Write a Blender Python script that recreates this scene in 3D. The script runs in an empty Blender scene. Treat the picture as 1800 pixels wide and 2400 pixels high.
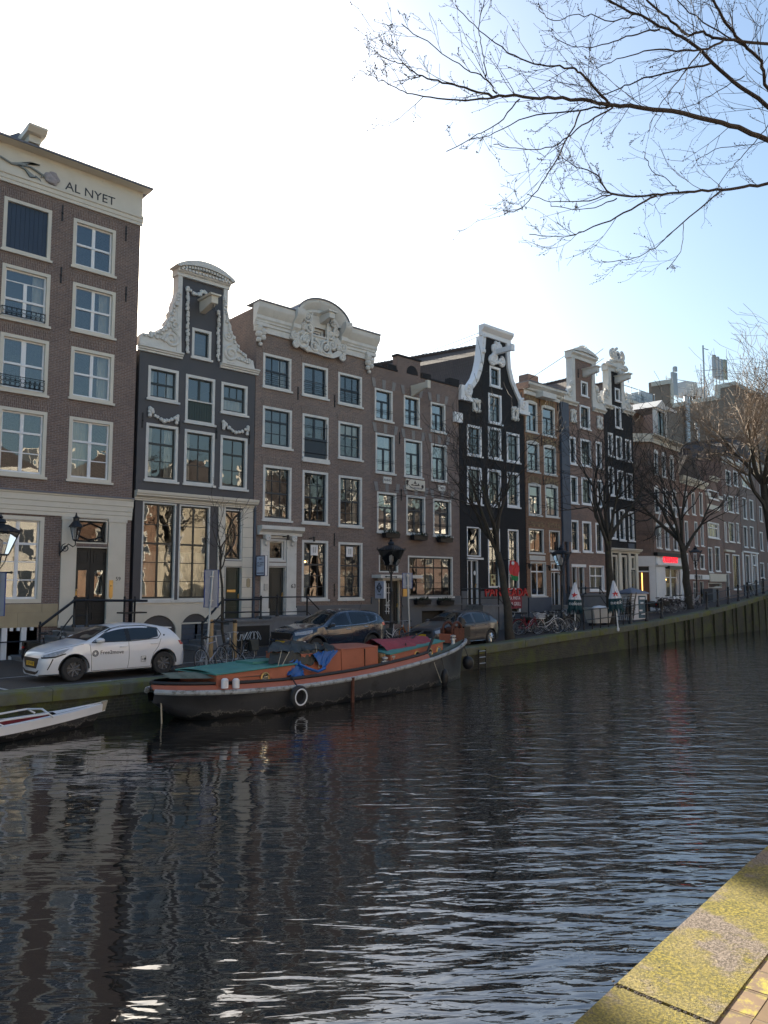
import bpy, bmesh, math, random
from math import radians as R, sin, cos, pi, tan, atan, sqrt
from mathutils import Vector, Matrix
from mathutils.geometry import tessellate_polygon
random.seed(11)
sc = bpy.context.scene
COL = sc.collection

# ------------------------------------------------------------------ camera, sky, sun
F = 1800.0
PHI, TH = R(47.72), atan(173 / 1800)
CAM = Vector((0, 0, 2.48))
FWD = Vector((cos(PHI) * cos(TH), sin(PHI) * cos(TH), sin(TH)))
RGT = Vector((sin(PHI), -cos(PHI), 0))
UPV = RGT.cross(FWD)
cd = bpy.data.cameras.new('camera')
cam = bpy.data.objects.new('camera', cd)
COL.objects.link(cam)
cd.sensor_fit = 'HORIZONTAL'; cd.sensor_width = 36; cd.lens = 36
cd.clip_start = 0.1; cd.clip_end = 3000
cam.matrix_world = Matrix(((RGT.x, UPV.x, -FWD.x, CAM.x), (RGT.y, UPV.y, -FWD.y, CAM.y), (RGT.z, UPV.z, -FWD.z, CAM.z), (0, 0, 0, 1)))
sc.camera = cam

SUN_EL = R(25.6)
SUN_AZ = math.atan2(0.943, 0.345)          # angle from +X towards +Y
sun_dir = Vector((cos(SUN_AZ) * cos(SUN_EL), sin(SUN_AZ) * cos(SUN_EL), sin(SUN_EL)))
world = bpy.data.worlds.new('World'); sc.world = world; world.use_nodes = True
nt = world.node_tree
bg = nt.nodes['Background']
sky = nt.nodes.new('ShaderNodeTexSky')
sky.sky_type = 'NISHITA'; sky.sun_disc = False
sky.sun_elevation = SUN_EL
sky.sun_rotation = pi / 2 - SUN_AZ         # rotation is measured from +Y, clockwise
sky.air_density = 1.5; sky.dust_density = 2.0; sky.ozone_density = 4.0
nt.links.new(sky.outputs[0], bg.inputs[0]); bg.inputs[1].default_value = 0.06
sl = bpy.data.lights.new('sun', 'SUN'); sl.energy = 5.0; sl.angle = R(0.53); sl.color = (1, .9, .74)
so = bpy.data.objects.new('sun', sl); COL.objects.link(so)
so.rotation_euler = sun_dir.to_track_quat('Z', 'Y').to_euler()
sc.view_settings.view_transform = 'Standard'; sc.view_settings.look = 'None'
sc.view_settings.exposure = 1.8; sc.view_settings.gamma = 1
sc.cycles.max_bounces = 8; sc.cycles.transparent_max_bounces = 16
sc.cycles.sample_clamp_indirect = 8
sc.cycles.use_denoising = True

# ------------------------------------------------------------------ pixel (of the 1800x2400 photo) -> place
def ray(px, py):
    return FWD + RGT * ((px - 900) / F) + UPV * ((1200 - py) / F)
def G(px, py, h=0.0):
    d = ray(px, py); t = (h - CAM.z) / d.z
    return CAM + d * t
class Fr:
    """an upright plane: origin, direction angle; local x along it, y away from the canal, z up"""
    def __init__(s, x, y, ang=0.0):
        s.o = Vector((x, y, 0)); s.a = ang
        s.u = Vector((cos(ang), sin(ang), 0)); s.n = Vector((-sin(ang), cos(ang), 0))
    def at(s, px, py, off=0.0):
        d = ray(px, py); o = s.o - s.n * off
        t = (o - CAM).dot(s.n) / d.dot(s.n)
        p = CAM + d * t
        return (p - s.o).dot(s.u), p.z
    def w(s, x, y, z=0.0):
        return s.o + s.u * x + s.n * y + Vector((0, 0, z))

# ------------------------------------------------------------------ meshes
class MB:
    def __init__(s): s.v = []; s.f = []
    def add(s, vs, fs):
        b = len(s.v); s.v += [tuple(v) for v in vs]; s.f += [tuple(i + b for i in f) for f in fs]; return s
    def box(s, x0, x1, y0, y1, z0, z1):
        return s.add([(x0, y0, z0), (x1, y0, z0), (x1, y1, z0), (x0, y1, z0), (x0, y0, z1), (x1, y0, z1), (x1, y1, z1), (x0, y1, z1)],
                     [(3, 2, 1, 0), (4, 5, 6, 7), (0, 1, 5, 4), (1, 2, 6, 5), (2, 3, 7, 6), (3, 0, 4, 7)])
    def prism(s, pts, y0, y1):
        n = len(pts)
        vs = [(x, y0, z) for x, z in pts] + [(x, y1, z) for x, z in pts]
        fs = [tuple(range(n)), tuple(range(2 * n - 1, n - 1, -1))] + [(i, i + n, (i + 1) % n + n, (i + 1) % n) for i in range(n)]
        return s.add(vs, fs)
    def sweepx(s, prof, x0, x1, z=0.0, ret=0.0):
        """profile (y,z) swept along x; ret mitres the ends outward"""
        n = len(prof)
        vs = [(x0 + ret * y, y, z + zz) for y, zz in prof] + [(x1 - ret * y, y, z + zz) for y, zz in prof]
        fs = [tuple(range(n)), tuple(range(2 * n - 1, n - 1, -1))] + [(i, i + n, (i + 1) % n + n, (i + 1) % n) for i in range(n)]
        return s.add(vs, fs)
    def tube(s, pts, r, n=6, caps=True, closed=False):
        pts = [Vector(p) for p in pts]; m = len(pts)
        rs = r if isinstance(r, (list, tuple)) else [r] * m
        vs = []; prev = None
        for i, p in enumerate(pts):
            if closed: t = pts[(i + 1) % m] - pts[i - 1]
            else: t = pts[min(i + 1, m - 1)] - pts[max(i - 1, 0)]
            if t.length < 1e-9: t = Vector((0, 0, 1))
            t.normalize()
            if prev is None:
                a = Vector((0, 0, 1)) if abs(t.z) < .9 else Vector((1, 0, 0))
                prev = t.cross(a).normalized()
            u = (prev - t * prev.dot(t))
            u = u.normalized() if u.length > 1e-6 else t.orthogonal().normalized()
            prev = u; w = t.cross(u)
            for k in range(n):
                a = 2 * pi * k / n
                vs.append(p + (u * cos(a) + w * sin(a)) * rs[i])
        fs = []
        for i in range(m if closed else m - 1):
            j = (i + 1) % m
            for k in range(n):
                k2 = (k + 1) % n
                fs.append((i * n + k, i * n + k2, j * n + k2, j * n + k))
        if caps and not closed:
            fs.append(tuple(range(n - 1, -1, -1))); fs.append(tuple((m - 1) * n + k for k in range(n)))
        return s.add(vs, fs)
    def lathe(s, prof, c=(0, 0, 0), n=12, axis='z'):
        vs = []
        for r, z in prof:
            for k in range(n):
                a = 2 * pi * k / n; x, y = r * cos(a), r * sin(a)
                p = (x, y, z) if axis == 'z' else ((x, z, y) if axis == 'y' else (z, x, y))
                vs.append((p[0] + c[0], p[1] + c[1], p[2] + c[2]))
        m = len(prof)
        fs = [(i * n + k, i * n + (k + 1) % n, (i + 1) * n + (k + 1) % n, (i + 1) * n + k) for i in range(m - 1) for k in range(n)]
        fs += [tuple(range(n - 1, -1, -1)), tuple((m - 1) * n + k for k in range(n))]
        return s.add(vs, fs)
    def ball(s, c, r, n=8, sx=1, sy=1, sz=1):
        k = n // 2
        b = len(s.v)
        s.lathe([(max(1e-4, r * sin(pi * i / k)), -r * cos(pi * i / k)) for i in range(k + 1)], (0, 0, 0), n)
        s.v[b:] = [(x * sx + c[0], y * sy + c[1], z * sz + c[2]) for x, y, z in s.v[b:]]
        return s
    def ring(s, c, rad, r, axis='y', n=24, m=6, arc=(0, 2 * pi)):
        full = abs(arc[1] - arc[0] - 2 * pi) < 1e-6
        k = n if full else n + 1
        pts = []
        for i in range(k):
            a = arc[0] + (arc[1] - arc[0]) * i / n
            x, y = rad * cos(a), rad * sin(a)
            p = (x, 0, y) if axis == 'y' else ((x, y, 0) if axis == 'z' else (0, x, y))
            pts.append((p[0] + c[0], p[1] + c[1], p[2] + c[2]))
        return s.tube(pts, r, m, closed=full)
    def grid(s, rows):
        """rows of equal-length point lists -> quads"""
        n = len(rows[0]); vs = [p for r in rows for p in r]
        return s.add(vs, [(i * n + j, i * n + j + 1, (i + 1) * n + j + 1, (i + 1) * n + j) for i in range(len(rows) - 1) for j in range(n - 1)])
    def build(s, name, m, parent=None, smooth=False, fix=False):
        me = bpy.data.meshes.new(name)
        me.from_pydata(s.v, [], s.f)
        if fix:
            b = bmesh.new(); b.from_mesh(me); bmesh.ops.remove_doubles(b, verts=b.verts, dist=1e-5); bmesh.ops.recalc_face_normals(b, faces=b.faces); b.to_mesh(me); b.free()
        me.materials.append(m)
        if smooth:
            me.polygons.foreach_set('use_smooth', [True] * len(me.polygons))
            try: me.set_sharp_from_angle(angle=R(smooth if smooth is not True else 40))
            except Exception: pass
        me.update()
        o = bpy.data.objects.new(name, me); COL.objects.link(o)
        if parent: o.parent = parent
        return o
def tag(o, label=None, cat=None, group=None, kind=None):
    if label: o['label'] = label
    if cat: o['category'] = cat
    if group: o['group'] = group
    if kind: o['kind'] = kind
    return o
def empty(name, loc, rz=0.0, label=None, cat=None, group=None):
    o = bpy.data.objects.new(name, None); COL.objects.link(o)
    o.location = loc; o.rotation_euler = (0, 0, rz); o.empty_display_size = .2
    return tag(o, label, cat, group)
def copy_tree(o, parent=None):
    c = o.copy(); COL.objects.link(c); c.parent = parent
    for ch in [x for x in COL.objects if x.parent == o]: copy_tree(ch, c)
    return c
_FONT = None
def text(parent, name, s, org, xd, up, size, m, depth=.006, align='CENTER', squash=1.0):
    cu = bpy.data.curves.new('t', 'FONT'); cu.body = s; cu.size = size; cu.align_x = align; cu.align_y = 'CENTER'; cu.extrude = depth
    cu.resolution_u = 2
    ob = bpy.data.objects.new('t', cu); COL.objects.link(ob)
    bpy.context.view_layer.update()
    me = bpy.data.meshes.new_from_object(ob.evaluated_get(bpy.context.evaluated_depsgraph_get()))
    bpy.data.objects.remove(ob); bpy.data.curves.remove(cu)
    xd = Vector(xd).normalized(); up = Vector(up).normalized(); nn = xd.cross(up)
    mt = Matrix(((xd.x * squash, up.x, nn.x, org[0]), (xd.y * squash, up.y, nn.y, org[1]), (xd.z * squash, up.z, nn.z, org[2]), (0, 0, 0, 1)))
    me.transform(mt); me.materials.clear(); me.materials.append(m); me.name = name
    o = bpy.data.objects.new(name, me); COL.objects.link(o); o.parent = parent
    return o

# ------------------------------------------------------------------ materials
def newmat(name):
    m = bpy.data.materials.new(name); m.use_nodes = True
    return m, m.node_tree, m.node_tree.nodes, m.node_tree.nodes['Principled BSDF']
def nd(t, typ, **kw):
    n = t.nodes.new(typ)
    for k, v in kw.items():
        if k in n.inputs: n.inputs[k].default_value = v
        else: setattr(n, k, v)
    return n
def c4(c, k=1.0): return (c[0] * k, c[1] * k, c[2] * k, 1)
def ramp(t, fac, stops):
    r = t.nodes.new('ShaderNodeValToRGB')
    e = r.color_ramp.elements
    while len(e) < len(stops): e.new(.5)
    for i, (p, c) in enumerate(stops): e[i].position = p; e[i].color = c if len(c) == 4 else (*c, 1)
    t.links.new(fac, r.inputs[0]); return r.outputs[0]
def mixc(t, fac, a, b, mode='MIX'):
    n = t.nodes.new('ShaderNodeMix'); n.data_type = 'RGBA'; n.blend_type = mode
    for sock, v in ((n.inputs[0], fac), (n.inputs[6], a), (n.inputs[7], b)):
        if hasattr(v, 'is_linked'): t.links.new(v, sock)
        else: sock.default_value = v
    return n.outputs[2]
def noise(t, scale, detail=4, vec=None, rough=.55):
    n = nd(t, 'ShaderNodeTexNoise', Scale=scale, Detail=detail, Roughness=rough)
    if vec is None:
        vec = t.nodes.new('ShaderNodeTexCoord').outputs['Object']
    t.links.new(vec, n.inputs['Vector']); return n.outputs['Fac']
def pm(name, c, rough=.6, metal=0.0, var=.18, scale=3.0, bump=0.0, bscale=30, coat=0.0, spec=None, dirt=None, emit=None):
    """plain principled surface with uneven colour, optional dirt patches and bump"""
    m, t, n, b = newmat(name)
    b.inputs['Roughness'].default_value = rough; b.inputs['Metallic'].default_value = metal
    f = noise(t, scale, 5)
    col = mixc(t, f, c4(c, 1 - var * 1.6), c4(c, 1 + var * 1.6))
    if dirt:
        f2 = noise(t, dirt[1], 6, rough=.7)
        k = ramp(t, f2, [(dirt[2], (0, 0, 0)), (dirt[2] + .14, (1, 1, 1))])
        col = mixc(t, k, col, c4(dirt[0]))
    t.links.new(col, b.inputs['Base Color'])
    if bump:
        bp = nd(t, 'ShaderNodeBump', Strength=bump, Distance=.02)
        t.links.new(noise(t, bscale, 4), bp.inputs['Height']); t.links.new(bp.outputs[0], b.inputs['Normal'])
    if coat: b.inputs['Coat Weight'].default_value = coat; b.inputs['Coat Roughness'].default_value = .04
    if spec is not None: b.inputs['Specular IOR Level'].default_value = spec
    if emit: b.inputs['Emission Color'].default_value = c4(emit[0]); b.inputs['Emission Strength'].default_value = emit[1]
    return m
def brickmat(name, c1, c2, mortar, bw=.21, rh=.062, ms=.008, soot=.35, vertical=False, scale=1.0):
    m, t, n, b = newmat(name)
    tc = n.new('ShaderNodeTexCoord'); sp = n.new('ShaderNodeSeparateXYZ'); cb = n.new('ShaderNodeCombineXYZ')
    t.links.new(tc.outputs['Object'], sp.inputs[0])
    ad = nd(t, 'ShaderNodeMath', operation='ADD'); t.links.new(sp.outputs[0], ad.inputs[0]); t.links.new(sp.outputs[1], ad.inputs[1])
    if vertical: t.links.new(ad.outputs[0], cb.inputs[1]); t.links.new(sp.outputs[2], cb.inputs[0])
    else: t.links.new(ad.outputs[0], cb.inputs[0]); t.links.new(sp.outputs[2], cb.inputs[1])
    br = nd(t, 'ShaderNodeTexBrick', Scale=scale)
    br.inputs['Color1'].default_value = c4(c1); br.inputs['Color2'].default_value = c4(c2); br.inputs['Mortar'].default_value = c4(mortar)
    br.inputs['Mortar Size'].default_value = ms; br.inputs['Mortar Smooth'].default_value = .2; br.inputs['Bias'].default_value = -.1
    br.inputs['Brick Width'].default_value = bw; br.inputs['Row Height'].default_value = rh
    t.links.new(cb.outputs[0], br.inputs['Vector'])
    f = noise(t, .7, 6, rough=.65); f2 = noise(t, 15, 4, rough=.7)
    col = mixc(t, ramp(t, f2, [(.3, (0, 0, 0)), (.7, (1, 1, 1))]), mixc(t, 1.0, br.outputs[0], (.62, .62, .64, 1), 'MULTIPLY'), mixc(t, 1.0, br.outputs[0], (1.22, 1.2, 1.16, 1), 'MULTIPLY'))
    col = mixc(t, ramp(t, noise(t, .33, 5, rough=.6), [(.5, (0, 0, 0)), (.72, (.22, .22, .22))]), col, c4(mortar, .8))
    k = ramp(t, f, [(.45, (0, 0, 0)), (.75, (soot, soot, soot))])
    col = mixc(t, k, col, c4([min(c1[i], c2[i]) * .45 for i in range(3)]))
    t.links.new(col, b.inputs['Base Color']); b.inputs['Roughness'].default_value = .85
    bp = nd(t, 'ShaderNodeBump', Strength=.5, Distance=.01); bp.invert = True
    t.links.new(br.outputs['Fac'], bp.inputs['Height']); t.links.new(bp.outputs[0], b.inputs['Normal'])
    return m
def glassmat(name, ior=1.75, wob=.06, tint=(.75, .8, .8), ws=1.6):
    """old window pane: wavy mirror of the far bank over a see-through pane"""
    m, t, n, b = newmat(name); n.remove(b)
    out = n['Material Output']
    gl = nd(t, 'ShaderNodeBsdfGlossy', Roughness=0.0); gl.inputs['Color'].default_value = (1, 1, 1, 1)
    tr = nd(t, 'ShaderNodeBsdfTransparent'); tr.inputs['Color'].default_value = c4(tint)
    fr = nd(t, 'ShaderNodeFresnel', IOR=ior)
    bp = nd(t, 'ShaderNodeBump', Strength=1.0, Distance=wob)
    t.links.new(noise(t, ws, 2), bp.inputs['Height'])
    t.links.new(bp.outputs[0], gl.inputs['Normal'])
    mx = n.new('ShaderNodeMixShader')
    t.links.new(fr.outputs[0], mx.inputs[0]); t.links.new(tr.outputs[0], mx.inputs[1]); t.links.new(gl.outputs[0], mx.inputs[2])
    t.links.new(mx.outputs[0], out.inputs[0]); return m
class M: pass
M.brick_umber = brickmat('brick_umber', (0.207, 0.139, 0.116), (0.140, 0.100, 0.094), (0.289, 0.255, 0.230), soot=.35)
M.brick_umber_v = brickmat('brick_umber_arch', (0.193, 0.127, 0.105), (0.134, 0.095, 0.090), (0.323, 0.281, 0.246), vertical=True)
M.brick_grey = brickmat('brick_greybrown', (0.242, 0.171, 0.140), (0.160, 0.126, 0.116), (0.289, 0.255, 0.238), soot=.3)
M.brick_grey_v = brickmat('brick_greybrown_arch', (0.222, 0.157, 0.128), (0.144, 0.117, 0.111), (0.306, 0.264, 0.238), vertical=True)
M.brick_red = brickmat('brick_red', (0.315, 0.148, 0.105), (0.199, 0.115, 0.095), (0.272, 0.238, 0.212), soot=.5)
M.brick_black = brickmat('brick_black', (.012, .012, .015), (.018, .017, .019), (.02, .02, .022), soot=.2)
M.brick_ochre = brickmat('brick_ochre', (0.315, 0.173, 0.105), (0.225, 0.120, 0.078), (.2, .16, .12), soot=.3)
M.brick_yellow_v = brickmat('brick_yellow_arch', (.34, .25, .13), (.12, .07, .05), (.15, .12, .1), vertical=True, bw=.2, rh=.12)
M.brick_brown = brickmat('brick_brown', (0.282, 0.176, 0.135), (0.187, 0.129, 0.111), (0.221, 0.187, 0.170), soot=.35)
M.brick_warm = brickmat('brick_bounce', (.46, .33, .24), (.38, .26, .19), (.42, .36, .28), soot=.2)  # colour lightened, like the sand brick, to bounce sun onto the far facades
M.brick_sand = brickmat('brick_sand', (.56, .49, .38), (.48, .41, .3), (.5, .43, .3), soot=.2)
M.paint_dark = pm('dark_paint', (.062, .061, .068), .55, var=.12, scale=1.2, bump=.15, bscale=40)
M.paint_black = pm('black_paint', (.010, .010, .013), .5, var=.2, scale=1.5, bump=.2, bscale=25)
M.paint_blue = pm('bluegrey_paint', (.07, .085, .115), .6, var=.15, scale=1.5)
M.cream = pm('cream_paint', (.61, .565, .48), .5, var=.07, scale=2.0, dirt=((.36, .32, .26), 3.5, .66))
M.white = pm('white_paint', (.74, .74, .75), .45, var=.05, scale=3, dirt=((.5, .48, .45), 4, .68))
M.trim = pm('stone_white', (.60, .59, .56), .6, var=.12, scale=3, bump=.25, bscale=18, dirt=((.3, .29, .27), 5, .62))
M.stone = pm('sandstone', (.38, .31, .2), .75, var=.15, scale=2, bump=.15, dirt=((.2, .17, .12), 2.2, .62))
M.bluestone = pm('bluestone', (.16, .165, .175), .7, var=.18, scale=4, bump=.2, dirt=((.07, .075, .065), 3, .6))
M.vous = pm('grey_voussoir', (.23, .22, .215), .8, var=.15, scale=5)
M.plaster = pm('grey_plaster', (.115, .12, .13), .7, var=.12, scale=1.5)
M.plaster_beige = pm('beige_plaster', (.24, .19, .15), .8, var=.1, scale=.6, bump=.1)
M.green = pm('dark_green_paint', (.012, .028, .024), .35, var=.2, scale=3)
M.greenblack = pm('blackgreen_sash', (.018, .026, .028), .35, var=.15)
M.tealdark = pm('blue_black_sash', (.016, .026, .038), .35, var=.15)
M.hatch = pm('blue_hatch', (.024, .042, .075), .55, var=.12, scale=2)
M.iron = pm('black_iron', (.012, .012, .014), .45, var=.3, scale=8)
M.steel = pm('galvanised_steel', (.42, .44, .46), .45, .6, var=.12, scale=6)
M.lead = pm('lead_flashing', (.13, .14, .17), .6, var=.15, scale=5)
M.doorblack = pm('black_door', (.012, .012, .012), .55, var=.25, scale=4)
M.brass = pm('brass', (.55, .36, .13), .35, .8, var=.12)
M.ink = pm('dark_lettering', (.03, .035, .045), .6, var=.1)
M.inkblue = pm('navy_lettering', (.02, .03, .09), .6, var=.1)
M.red = pm('red_lettering', (.55, .03, .03), .5, var=.1)
M.redboard = pm('red_board', (.24, .03, .045), .6, var=.1)
M.curtain = pm('curtain', (.62, .60, .56), .9, var=.1, scale=4)
M.blind = pm('blind', (.45, .43, .4), .9, var=.08, scale=4)
M.wood = pm('bare_wood', (.38, .25, .12), .75, var=.25, scale=6, bump=.3)
M.wooddoor = pm('varnished_door', (.13, .05, .028), .4, var=.25, scale=5)
M.glass = glassmat('old_glass', 2.2, .006, ws=1.1)
M.glass_flat = glassmat('new_glass', 3.6, .005, (.7, .75, .78), 1.1)
M.glass_dark = glassmat('dark_glass', 1.6, .03, (.45, .5, .5))
M.lampglass = glassmat('lantern_glass', 1.5, .01, (.8, .82, .85))
M.bulb = pm('lit_bulb', (1, .7, .3), .5, emit=((1, .55, .18), 3.5))
M.neon = pm('red_neon', (.8, .02, .03), .4, emit=((1, .02, .04), .42))
M.warmstrip = pm('warm_strip_light', (1, .6, .2), .4, emit=((1, .5, .12), 1.0))
def tilemat(name, c, w=.22, hgt=.3, gloss=.6):
    m, t, n, b = newmat(name)
    tc = n.new('ShaderNodeTexCoord')
    mp = nd(t, 'ShaderNodeMapping'); t.links.new(tc.outputs['Object'], mp.inputs[0])
    w1 = nd(t, 'ShaderNodeTexWave', Scale=1 / (w * 2 * pi) * 2 * pi / 2, Distortion=.6); w1.bands_direction = 'Y'
    w2 = nd(t, 'ShaderNodeTexWave', Scale=1 / hgt / 2, Distortion=.4); w2.bands_direction = 'Z'; w2.wave_profile = 'SAW'
    for w_ in (w1, w2): t.links.new(mp.outputs[0], w_.inputs[0]); w_.inputs['Detail Scale'].default_value = 3
    a = nd(t, 'ShaderNodeMath', operation='ADD'); t.links.new(w1.outputs['Fac'], a.inputs[0]); t.links.new(w2.outputs['Fac'], a.inputs[1])
    bp = nd(t, 'ShaderNodeBump', Strength=.6, Distance=.03); t.links.new(a.outputs[0], bp.inputs['Height'])
    t.links.new(bp.outputs[0], b.inputs['Normal'])
    f = noise(t, 7, 3); f2 = noise(t, .8, 5)
    col = mixc(t, f, c4(c, .6), c4(c, 1.5)); col = mixc(t, f2, col, c4([x * 1.2 + .01 for x in c]))
    t.links.new(col, b.inputs['Base Color']); b.inputs['Roughness'].default_value = gloss
    return m
M.tiles = tilemat('roof_tiles', (.06, .05, .048), .24, .3, .9)
M.slate = tilemat('roof_slates', (.06, .064, .072), .2, .24, .6)
M.tiles_gloss = tilemat('glazed_tiles', (.03, .036, .05), .3, .5, .25)
# ------------------------------------------------------------------ house kit
F0 = Fr(0, 28.0, 0.0)
class House:
    def __init__(s, name, label, fr, pxl, pxr, py=1200, z0=-.6, depth=11.0, group='canal houses across the water', cat='house'):
        s.fr = fr
        xl, xr = fr.at(pxl, py)[0], fr.at(pxr, py)[0]
        s.s0 = (xl + xr) / 2; s.x0, s.x1 = xl - s.s0, xr - s.s0
        s.root = empty(name, fr.w(s.s0, 0, 0), fr.a, label, cat, group)
        s.holes = []; s.depth = depth; s.zb = z0
    def at(s, px, py, off=0.0):
        x, z = s.fr.at(px, py, off); return x - s.s0, z
    def pts(s, pl, off=0.0): return [s.at(x, y, off) for x, y in pl]
    def rect(s, L, T, Rr, B, off=0.0):
        a = s.at(L, T, off); b = s.at(Rr, B, off)
        return (a[0], b[0], b[1], a[1])
    def wall(s, outline, m, zback, side=None):
        """front sheet with openings, a rim behind it, side walls and back"""
        loops = [[Vector((x, z, 0)) for x, z in outline]] + [[Vector((a, c, 0)), Vector((b, c, 0)), Vector((b, d, 0)), Vector((a, d, 0))] for a, b, c, d in s.holes]
        flat = [p for l in loops for p in l]
        mb = MB(); mb.add([(p.x, 0, p.y) for p in flat], [tuple(t) for t in tessellate_polygon(loops)])
        n = len(outline)
        mb.add([(x, 0, z) for x, z in outline] + [(x, .34, z) for x, z in outline], [(i, i + n, (i + 1) % n + n, (i + 1) % n) for i in range(n)])
        xa, xb = min(p[0] for p in outline), max(p[0] for p in outline)
        d = s.depth
        mb.add([(xa, .34, s.zb), (xa, d, s.zb), (xa, d, zback), (xa, .34, zback)], [(0, 1, 2, 3)])
        mb.add([(xb, .34, s.zb), (xb, d, s.zb), (xb, d, zback), (xb, .34, zback)], [(3, 2, 1, 0)])
        mb.add([(xa, d, s.zb), (xb, d, s.zb), (xb, d, zback), (xa, d, zback)], [(0, 1, 2, 3)])
        s.xa, s.xb, s.zback = xa, xb, zback
        return mb.build('wall', m, s.root)
    def flat_roof(s, z, m=None):
        return MB().box(s.xa + .01, s.xb - .01, .01, s.depth, z - .15, z).build('roof', m or M.lead, s.root)
    def gable_roof(s, zr, m, y0=.3, ze=None, xm=None, over=.06):
        ze = s.zback if ze is None else ze; xm = (s.xa + s.xb) / 2 if xm is None else xm
        d = s.depth; a, b = s.xa - over, s.xb + over
        mb = MB().add([(a, y0, ze), (xm, y0, zr), (b, y0, ze), (a, d, ze), (xm, d, zr), (b, d, ze)], [(0, 3, 4, 1), (1, 4, 5, 2), (3, 5, 4), (0, 1, 2)])
        n = int((d - y0) / .32)
        for i in range(n):
            y = y0 + .32 * i
            mb.tube([(xm, y, zr), (xm, y + .3, zr + .03)], .11, 6)
        return mb.build('roof', m, s.root)
def win(h, L, T, Rr, B, rows=((.5, 2), (.5, 2)), meet=1, fm=None, sm=None, fw=.1, sill=True, cur=None, gm=None, lint=None, rec=.1, vw=.03, hw=.03, mat_l=None, lw=.34, raw=None, planes=None):
    fm = fm or M.cream; sm = sm or M.greenblack; gm = gm or M.glass
    x0, x1, z0, z1 = raw or h.rect(L, T, Rr, B)
    h.holes.append((x0 + .004, x1 - .004, z0 + .004, z1 - .004))
    mb = MB()
    mb.box(x0, x0 + fw, -.014, .2, z0 + fw, z1 - fw).box(x1 - fw, x1, -.014, .2, z0 + fw, z1 - fw)
    mb.box(x0, x1, -.016, .2, z1 - fw, z1).box(x0, x1, -.016, .2, z0, z0 + fw)
    if sill: mb.box(x0 - .06, x1 + .06, -.09, -.0165, z0 - .055, z0 + .03)
    w = mb.build('window', fm, h.root)
    a, b, c, d = x0 + fw, x1 - fw, z0 + fw, z1 - fw
    sb = .055
    mb = MB()
    mb.box(a, a + sb, rec, rec + .06, c, d).box(b - sb, b, rec, rec + .06, c, d)
    mb.box(a + sb, b - sb, rec + .001, rec + .059, d - sb, d).box(a + sb, b - sb, rec + .001, rec + .059, c, c + sb * 1.3)
    tot = sum(r[0] for r in rows); z = d
    for i, (fr, nc) in enumerate(rows):
        zn = z - (d - c) * fr / tot
        if i < len(rows) - 1:
            hh = .038 if i + 1 == meet else hw / 2
            mb.box(a + sb, b - sb, rec - (.02 if i + 1 == meet else -.008), rec + .054, zn - hh, zn + hh)
        for k in range(1, nc):
            xx = a + (b - a) * k / nc
            mb.box(xx - vw / 2, xx + vw / 2, rec + .004, rec + .052, zn, z)
        z = zn
    mb.build('sash', sm, w)
    MB().add([(a, rec + .03, c), (b, rec + .03, c), (b, rec + .03, d), (a, rec + .03, d)], [(0, 1, 2, 3)]).build('pane', gm, w)
    if cur:
        mb = MB(); W_ = b - a
        def sheet(u0, u1, v0, v1, amp=.03, y=.34):
            n = max(6, int((u1 - u0) * W_ / .05))
            r0, r1 = [], []
            for i in range(n + 1):
                x = a + W_ * (u0 + (u1 - u0) * i / n); yy = y + amp * sin(i * 1.9) + amp * .5 * sin(i * .7)
                r0.append((x, yy, c + (d - c) * v0)); r1.append((x, yy, c + (d - c) * v1))
            mb.grid([r0, r1])
        if cur in ('both', 'left'): sheet(-.05, .24, -.05, 1.05)
        if cur in ('both', 'right'): sheet(.72, 1.05, -.05, 1.05)
        if cur == 'net': sheet(-.05, 1.05, -.05, 1.05, .015)
        if cur == 'half': sheet(-.05, 1.05, -.05, .5, .015)
        if cur == 'blind': sheet(-.05, 1.05, .62, 1.05, .004, .24)
        if cur == 'wide': sheet(-.05, .5, -.05, 1.05)
        mb.build('curtain', M.curtain, w)
    if lint:
        # soldier course of bricks over the opening, splayed at its ends
        s = .12
        MB().prism([(x0 - .03, z1 + .01), (x1 + .03, z1 + .01), (x1 + s, z1 + lw), ((x0 + x1) / 2, z1 + lw + .03), (x0 - s, z1 + lw)], -.012, -.001).build('lintel', lint, w)
    return w
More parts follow.
